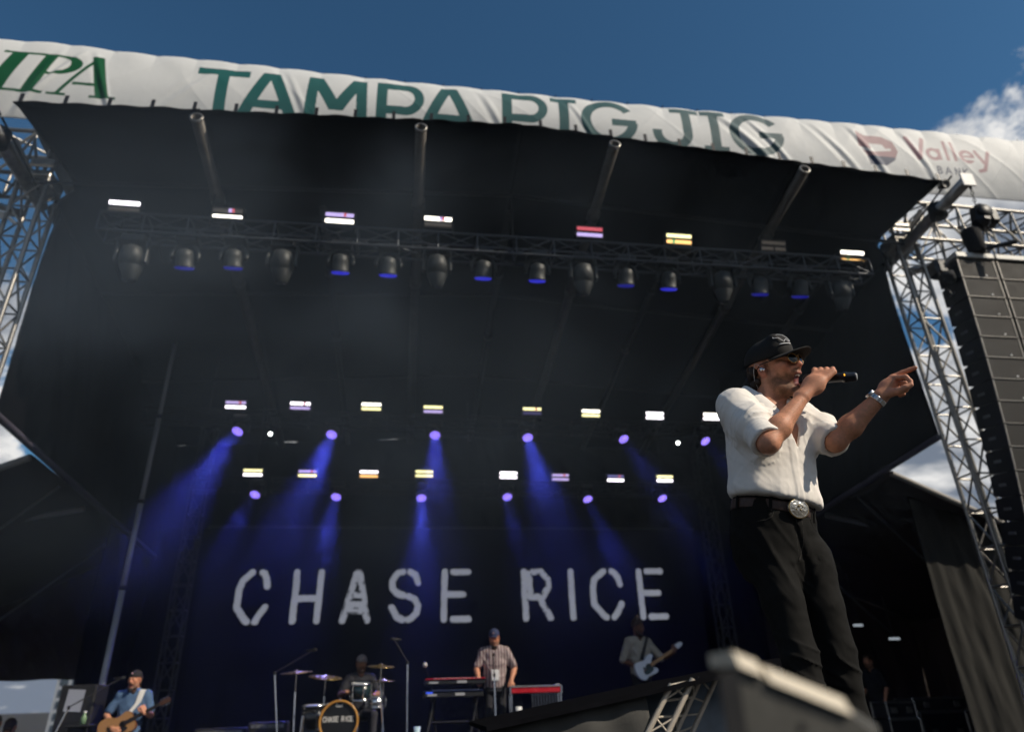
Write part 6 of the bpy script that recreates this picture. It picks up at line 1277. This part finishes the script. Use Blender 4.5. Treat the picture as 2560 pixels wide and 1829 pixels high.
t = thing('keyboard_stand', 'black double tier stand under the two keyboards', 'stand', (0.78, 11.6, -0.70))
for x in (0.45, 1.1):
    bar('leg', t, (x - 0.12, 11.45, -0.70), (x + 0.05, 11.62, 0.03), 0.018, BLKM); bar('leg', t, (x + 0.12, 11.85, -0.70), (x, 11.62, 0.03), 0.018, BLKM); bar('upright', t, (x, 11.74, 0.03), (x, 11.74, 0.20), 0.016, BLKM)
bar('crossbar', t, (0.45, 11.6, -0.3), (1.1, 11.6, -0.3), 0.015, BLKM)
mic_stand((1.40, 11.35, -0.70), (1.39, 11.4, 0.33), (1.40, 11.55, 0.62), 'upright microphone stand in front of the man in stripes', (0, 1, 0.1))
t = thing('steel_guitar', 'red fronted pedal steel guitar on chrome legs', 'steel guitar', (2.05, 11.6, -0.70))
MB().bbox((2.05, 11.6, 0.105), (0.78, 0.22, 0.085), 0.008).build('body', RED, t); MB().bbox((2.05, 11.6, 0.155), (0.80, 0.25, 0.020), 0.006).build('deck', mat('steel_deck', (0.55, 0.53, 0.55), 0.25, 0.7), t)
for sx in (-1, 1): MB().bbox((2.05 + sx * 0.40, 11.6, 0.10), (0.025, 0.25, 0.12), 0.008).build('end_plate', CHROME, t)
for sx in (-1, 1):
    for sy in (-1, 1): bar('leg', t, (2.05 + sx * 0.385, 11.6 + sy * 0.1, -0.70), (2.05 + sx * 0.385, 11.6 + sy * 0.1, 0.06), 0.012, CHROME)
for i in range(9): bar('pedal_rod', t, (2.05 - 0.05 + 0.045 * i, 11.56, -0.62), (2.05 - 0.05 + 0.045 * i, 11.56, 0.07), 0.004, CHROME, 5)
MB().box((2.05, 11.5, -0.66), (0.74, 0.06, 0.03)).build('pedal_bar', BLKM, t)
for i in range(6): MB().ball((2.36 + 0.012 * i, 11.5 + 0.03 * (i % 2), 0.178), 0.010, 8, 5).build('tuner', CHROME, t, True)
for p_, lab, m_ in (((1.76, 11.45, -0.20), 'white paper cup hung on the steel guitar leg', WHITE), ((0.24, 11.4, -0.42), 'pale blue paper cup on a stand beside the keyboards', mat('pale_blue_cup', (0.42, 0.55, 0.62), 0.6))):
    t = thing('paper_cup', lab, 'cup', (p_[0], p_[1], p_[2] - 0.07), 'paper cups'); MB().lathe(A3(p_) - A3((0, 0, 0.07)), (0, 0, 1), [(0, 0.036), (0.15, 0.050), (0.148, 0.046), (0.02, 0.034)], 18, cap=False).build('cup', m_, t, True); MB().lathe(A3(p_) - A3((0, 0, 0.07)), (0, 0, 1), [(0, 0.035), (0.02, 0.035)], 18).build('bottom', m_, t); bar('holder', t, (p_[0], p_[1], p_[2] - 0.075), (p_[0], p_[1], p_[2] - 0.40), 0.010, BLKM)
def amp(c, s_, lab, m_=BLKP):
    t = thing('amplifier', lab, 'amplifier', (c[0], c[1], c[2] - s_[2] / 2), 'backline cabinets'); MB().bbox(c, s_, 0.02).build('cabinet', m_, t); MB().bbox((c[0], c[1] - s_[1] / 2 - 0.004, c[2] - 0.04), (s_[0] - 0.08, 0.012, s_[2] - 0.18), 0.004).build('grille', mat('amp_cloth', (0.022, 0.021, 0.02), 0.9, bump=0.5, bscale=200), t)
    MB().box((c[0], c[1] - s_[1] / 2 - 0.006, c[2] + s_[2] / 2 - 0.06), (s_[0] - 0.1, 0.012, 0.05)).build('panel', ALUD, t)
    for i in range(5): MB().lathe((c[0] - s_[0] * 0.3 + i * s_[0] * 0.15, c[1] - s_[1] / 2 - 0.012, c[2] + s_[2] / 2 - 0.06), (0, -1, 0), [(0, 0.014), (0.016, 0.011)], 8).build('knob', BLKP, t)
amp((-2.75, 12.6, -0.75), (0.75, 0.36, 0.9), 'wide black amplifier left of the drums'); amp((-2.1, 12.9, -0.72), (0.6, 0.34, 0.96), 'black amplifier nearest the drums'); amp((5.1, 12.9, -0.6), (0.7, 0.4, 1.2), 'tall black bass cabinet behind the beige shirted man')
# left-hand side equipment
t = thing('monitor_desk', 'black equipment rack with a pale paper sheet at the left', 'rack', (-4.84, 12.5, DECK))
MB().bbox((-4.84, 12.5, -0.42), (0.5, 0.5, 1.55), 0.02).build('case', BLKP, t); MB().box((-4.86, 12.24, 0.14), (0.24, 0.006, 0.30), Matrix.Rotation(R_(3), 3, 'Y')).build('sheet', mat('paper', (0.30, 0.32, 0.38), 0.8), t)
for i in range(4): MB().box((-4.84, 12.245, -0.2 - 0.14 * i), (0.42, 0.012, 0.11)).build('rack_unit', BLKM, t)
t = thing('green_bottle', 'pale green bottle on the small black table at the left', 'bottle', (-4.62, 12.1, -0.18))
MB().lathe((-4.62, 12.1, -0.18), (0, 0, 1), [(0, 0.04), (0.09, 0.04), (0.12, 0.02), (0.15, 0.018)], 14).build('glass', mat('green_glass', (0.16, 0.26, 0.14), 0.2), t, True); MB().lathe((-4.62, 12.1, -0.03), (0, 0, 1), [(0, 0.02), (0.025, 0.02)], 12).build('cap', WHITE, t)
t = thing('prop_table', 'small black table at the left wing', 'table', (-4.66, 12.2, DECK)); MB().bbox((-4.66, 12.2, -0.20), (0.34, 0.4, 0.03), 0.006).build('top', BLKP, t)
for sx in (-1, 1):
    for sy in (-1, 1): bar('leg', t, (-4.66 + sx * 0.14, 12.2 + sy * 0.17, DECK), (-4.66 + sx * 0.14, 12.2 + sy * 0.17, -0.215), 0.012, BLKM)
for x, z, s_, lab in ((-6.98, -0.18, 1.0, 'dark silhouette of a crew member at the lower left corner'), (-6.72, -0.24, 0.95, 'second dark crew silhouette beside the first at the lower left corner')):
    b_ = (x, 14.5, z - 1.60); J, P = std(b_, 1.66, A3((0.3, 1, 0))); J.update(rel=P(0.05, -0.27, 1.12), rwr=P(0.25, -0.2, 1.05), lel=P(0.05, 0.27, 1.12), lwr=P(0.25, 0.2, 1.05)); band_person(lab, b_, A3((0.3, 1, 0)), J, dict(shirt=(0.012, 0.012, 0.014), trousers=(0.02, 0.02, 0.02)), hair=True, h=0.014)
# flight cases in the right wing
def flight_case(c, s_, lab):
    t = thing('flight_case', lab, 'flight case', (c[0], c[1], c[2] - s_[2] / 2), 'flight cases'); MB().bbox(c, s_, 0.012).build('panels', mat('case_black', (0.018, 0.018, 0.02), 0.5, noise=0.3), t)
    h = [q / 2 for q in s_]
    for sx in (-1, 1):
        for sy in (-1, 1): bar('edge', t, (c[0] + sx * h[0], c[1] + sy * h[1], c[2] - h[2]), (c[0] + sx * h[0], c[1] + sy * h[1], c[2] + h[2]), 0.017, ALU, 4)
    for sz in (-1, 1):
        for sy in (-1, 1): bar('edge', t, (c[0] - h[0], c[1] + sy * h[1], c[2] + sz * h[2]), (c[0] + h[0], c[1] + sy * h[1], c[2] + sz * h[2]), 0.017, ALU, 4)
        for sx in (-1, 1): MB().ball((c[0] + sx * h[0], c[1] - h[1], c[2] + sz * h[2]), 0.03, 8, 6).build('corner', CHROME, t, True)
    for sx in (-1, 1): MB().bbox((c[0] + sx * h[0] * 0.55, c[1] - h[1] - 0.008, c[2]), (0.13, 0.016, 0.11), 0.004).build('latch', ALU, t)
flight_case((11.35, 15.0, -0.36), (1.3, 0.6, 0.24), 'long shallow flight case on top in the right wing'); flight_case((11.25, 14.95, -0.87), (1.05, 0.7, 0.72), 'large black flight case under the shallow one'); flight_case((9.90, 14.25, -0.42), (0.62, 0.5, 0.28), 'small flight case in front of the crew man'); flight_case((9.90, 14.25, -0.90), (0.66, 0.55, 0.62), 'flight case stacked beneath the small one')
t = thing('work_light', 'thin strip light hung inside the right wing tent', 'work light', (11.0, 15.2, 1.0)); MB().bbox((11.0, 15.2, 0.98), (0.26, 0.05, 0.05), 0.01).build('tube', mat('dim_strip', (0.5, 0.5, 0.5), 0.4, emit=(0.8, 0.9, 1.0), estr=0.35), t); bar('cord', t, (11.0, 15.2, 1.0), (10.95, 15.2, 1.9), 0.008, BLKM)
t = thing('work_light', 'small strip light right of the singer\'s knee in the wing', 'work light', (10.0, 15.0, 1.2)); MB().bbox((10.05, 15.0, 1.26), (0.22, 0.05, 0.05), 0.01).build('tube', MATS['dim_strip'], t); bar('cord', t, (10.05, 15.0, 1.28), (10.05, 15.0, 2.4), 0.008, BLKM)

# ================================================================== foreground at the stage lip
t = thing('ramp', 'black draped ramp with grey mesh side left of the grey box', 'ramp', (1.6, 5.4, GR))
prof = [(0.55, -0.19), (0.873, -0.136), (1.659, -0.006), (2.169, 0.075), (3.2, 0.22)]
m = MB(); k = len(prof)
for y in (4.94, 6.2): m.v += [(x, y, z) for x, z in prof] + [(x, y + 0.04, z + 0.028) for x, z in prof]
for i in range(k - 1): m.f += [(i, i + 1, k + i + 1, k + i), (2 * k + i + 1, 2 * k + i, 3 * k + i, 3 * k + i + 1), (k + i, k + i + 1, 3 * k + i + 1, 3 * k + i), (i + 1, i, 2 * k + i, 2 * k + i + 1)]
m.f += [(0, k, 3 * k, 2 * k), (k - 1, 3 * k - 1, 4 * k - 1, 2 * k - 1)]
m.build('deck', DRAPE, t)
MESHM = mat('grey_mesh', (0.055, 0.054, 0.050), 0.9, noise=0.25, nscale=4, bump=0.4, bscale=90)
MB().grid(lambda u, v: (0.55 + (1.66 + 0.10 * (1 - v) - 0.55) * u, 5.02 + 0.012 * math.sin(u * 21 + v * 5), -1.2 + (np.interp(0.55 + 1.11 * u, *zip(*prof)) + 1.2) * v), 40, 8).build('mesh_skirt', MESHM, t, True, thick=0.004)
MB().grid(lambda u, v: (1.62 + 1.4 * u, 5.62 + 0.03 * math.sin(u * 13), -1.2 + (np.interp(1.62 + 1.4 * u, *zip(*prof)) + 1.2) * v), 20, 4).build('painted_sky_panel', mat('painted_sky_tone', (0.17, 0.21, 0.26), 0.6, noise=0.25, nscale=3, bump=0.3, bscale=8), t, True, thick=0.004)  # added panel; sky tone behind the truss legs put into its colour
t = thing('support_truss', 'weathered raking truss legs standing under the ramp', 'truss', (1.8, 5.2, GR)); WT = mat('weathered_truss', (0.50, 0.44, 0.36), 0.5, 0.25, noise=0.35, nscale=18)
TL = [((1.823, 5.0, 0.026), (1.640, 5.0, -0.230), 0.020), ((1.981, 5.0, 0.052), (1.781, 5.0, -0.235), 0.020), ((2.160, 5.3, 0.057), (1.946, 5.3, -0.25), 0.020), ((2.299, 5.3, 0.077), (2.163, 5.3, -0.118), 0.018)]
for a, b, r in TL:
    a, b = Vector(a), Vector(b); bar('leg', t, a + (a - b) * 0.12, b + (b - a) * 1.2, r, WT)
for i in range(5):
    q = -0.1 + 0.38 * i; p0 = [Vector(a) + (Vector(b) - Vector(a)) * q for a, b, r in TL]
    bar('brace', t, p0[0], Vector(TL[1][0]) + (Vector(TL[1][1]) - Vector(TL[1][0])) * (q + 0.35 * (-1) ** i), 0.007, WT, 6); bar('brace', t, p0[1], Vector(TL[2][0]) + (Vector(TL[2][1]) - Vector(TL[2][0])) * (q + 0.3), 0.007, WT, 6); bar('brace', t, p0[2], Vector(TL[3][0]) + (Vector(TL[3][1]) - Vector(TL[3][0])) * (q + 0.45), 0.007, WT, 6); bar('brace', t, p0[0], p0[2], 0.009, WT, 6)
t = thing('front_monitor', 'grey wedge shaped box with pale top edge, close and out of focus', 'monitor', (0.36, 0.70, GR)); GB = mat('scuffed_grey', (0.060, 0.059, 0.053), 0.7, noise=0.3, nscale=25, bump=0.3, bscale=120)
o_ = (0, 0.640, 0); top = [(0.300, 0.022), (0.322, 0.013), (0.327, 0.009), (0.400, -0.020), (0.420, -0.036)]
ol = top + [(0.424, -0.30), (0.300, -0.30)]; k = len(ol); m = MB()      # cabinet splays outwards to the rear
m.add([(x, 0.64, z) for x, z in ol] + [(x * 1.17, 0.74, z) for x, z in ol], [tuple(range(k))[::-1], tuple(range(k, 2 * k))] + [(i, (i + 1) % k, (i + 1) % k + k, i + k) for i in range(k)]); m.build('cabinet', GB, t)
SUNLIT = mat('painted_sunlit_edge', (0.62, 0.55, 0.43), 0.55, noise=0.15)  # sunlight on the box's top edge put into this pale colour
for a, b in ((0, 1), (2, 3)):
    (x0, z0), (x1, z1) = top[a], top[b]; m = MB(); m.add([(x0, 0.634, z0 - 0.002), (x1, 0.634, z1 - 0.002), (x1, 0.645, z1 + 0.012), (x0, 0.645, z0 + 0.012), (x0, 0.70, z0 + 0.012), (x1, 0.70, z1 + 0.012), (x0, 0.70, z0), (x1, 0.70, z1)], [(0, 1, 2, 3), (3, 2, 5, 4), (0, 3, 4, 6), (1, 7, 5, 2), (6, 7, 1, 0), (4, 5, 7, 6)]); m.build('edge_strip', SUNLIT, t)
m = MB(); m.add([(x * q, y, z) for y, q in ((0.637, 1), (0.73, 1.146)) for x, z in ((0.280, -0.30), (0.299, -0.30), (0.299, 0.018), (0.280, 0.014))], [(0, 1, 2, 3), (7, 6, 5, 4), (0, 4, 5, 1), (1, 5, 6, 2), (2, 6, 7, 3), (3, 7, 4, 0)]); m.build('side_panel', BLKP, t)
for x, z in ((0.352, -0.030), (0.392, -0.050)): MB().lathe((x, 0.6405, z), (0, -1, 0), [(0, 0.004), (0.002, 0.003)], 10).build('screw', BLKM, t)
# ================================================================== stage smoke: thin drifting haze under the roof, lit by the lamps
m = MB(); m.add([(x, y, z) for x in (XL + 0.5, XR - 0.5) for y, z0, z1 in ((7.1, -1.1, 7.55), (16.45, -1.1, 5.85)) for z in (z0, z1)], [(0, 1, 3, 2), (4, 6, 7, 5), (0, 4, 5, 1), (2, 3, 7, 6), (0, 2, 6, 4), (1, 5, 7, 3)])
sm_ = m.build('haze', BLKM, None, label='thin stage smoke drifting under the roof', cat='smoke', kind='stuff')
hm = bpy.data.materials.new('stage_smoke'); hm.use_nodes = True; sm_.data.materials[0] = hm; nt = hm.node_tree
for n in list(nt.nodes): nt.nodes.remove(n)
ou = nt.nodes.new('ShaderNodeOutputMaterial'); pv = nt.nodes.new('ShaderNodeVolumePrincipled'); nt.links.new(pv.outputs[0], ou.inputs['Volume'])
pv.inputs['Color'].default_value = (0.62, 0.79, 1.0, 1); pv.inputs['Anisotropy'].default_value = 0.2
tcv = nt.nodes.new('ShaderNodeTexCoord'); mpv = nt.nodes.new('ShaderNodeMapping'); mpv.inputs['Scale'].default_value = (0.30, 0.30, 0.42); mpv.inputs['Location'].default_value = (3.3, 0.4, 1.2); nt.links.new(tcv.outputs['Object'], mpv.inputs[0])
nzv = nt.nodes.new('ShaderNodeTexNoise'); nzv.inputs['Scale'].default_value = 1.0; nzv.inputs['Detail'].default_value = 3; nzv.inputs['Distortion'].default_value = 0.5; nt.links.new(mpv.outputs[0], nzv.inputs['Vector'])
mrv = nt.nodes.new('ShaderNodeMapRange'); mrv.interpolation_type = 'SMOOTHSTEP'; mrv.inputs['From Min'].default_value = 0.34; mrv.inputs['From Max'].default_value = 0.74; mrv.inputs['To Min'].default_value = 0.0090; mrv.inputs['To Max'].default_value = 0.060
nt.links.new(nzv.outputs['Fac'], mrv.inputs['Value'])
spv = nt.nodes.new('ShaderNodeSeparateXYZ'); nt.links.new(tcv.outputs['Object'], spv.inputs[0])                    # warm smoke gathers under the roof
hgt = nt.nodes.new('ShaderNodeMapRange'); hgt.interpolation_type = 'SMOOTHSTEP'; hgt.inputs['From Min'].default_value = 0.5; hgt.inputs['From Max'].default_value = 5.2; hgt.inputs['To Min'].default_value = 0.05; hgt.inputs['To Max'].default_value = 1.0; nt.links.new(spv.outputs['Z'], hgt.inputs['Value'])
mlv = nt.nodes.new('ShaderNodeMath'); mlv.operation = 'MULTIPLY'; nt.links.new(mrv.outputs[0], mlv.inputs[0]); nt.links.new(hgt.outputs[0], mlv.inputs[1]); 
sdv = nt.nodes.new('ShaderNodeMapRange'); sdv.interpolation_type = 'SMOOTHSTEP'; sdv.inputs['From Min'].default_value = -4.0; sdv.inputs['From Max'].default_value = 6.5; sdv.inputs['To Min'].default_value = 1.6; sdv.inputs['To Max'].default_value = 0.22; nt.links.new(spv.outputs['X'], sdv.inputs['Value'])   # drifting in from the left
ml2 = nt.nodes.new('ShaderNodeMath'); ml2.operation = 'MULTIPLY'; nt.links.new(mlv.outputs[0], ml2.inputs[0]); nt.links.new(sdv.outputs[0], ml2.inputs[1]); nt.links.new(ml2.outputs[0], pv.inputs['Density'])
# ------------------------------------------------------------------ lift everything from lens height to the ground datum
for o in list(scene.objects):
    if o.parent is None and o.type in ('MESH', 'EMPTY'): o.location.z += HC
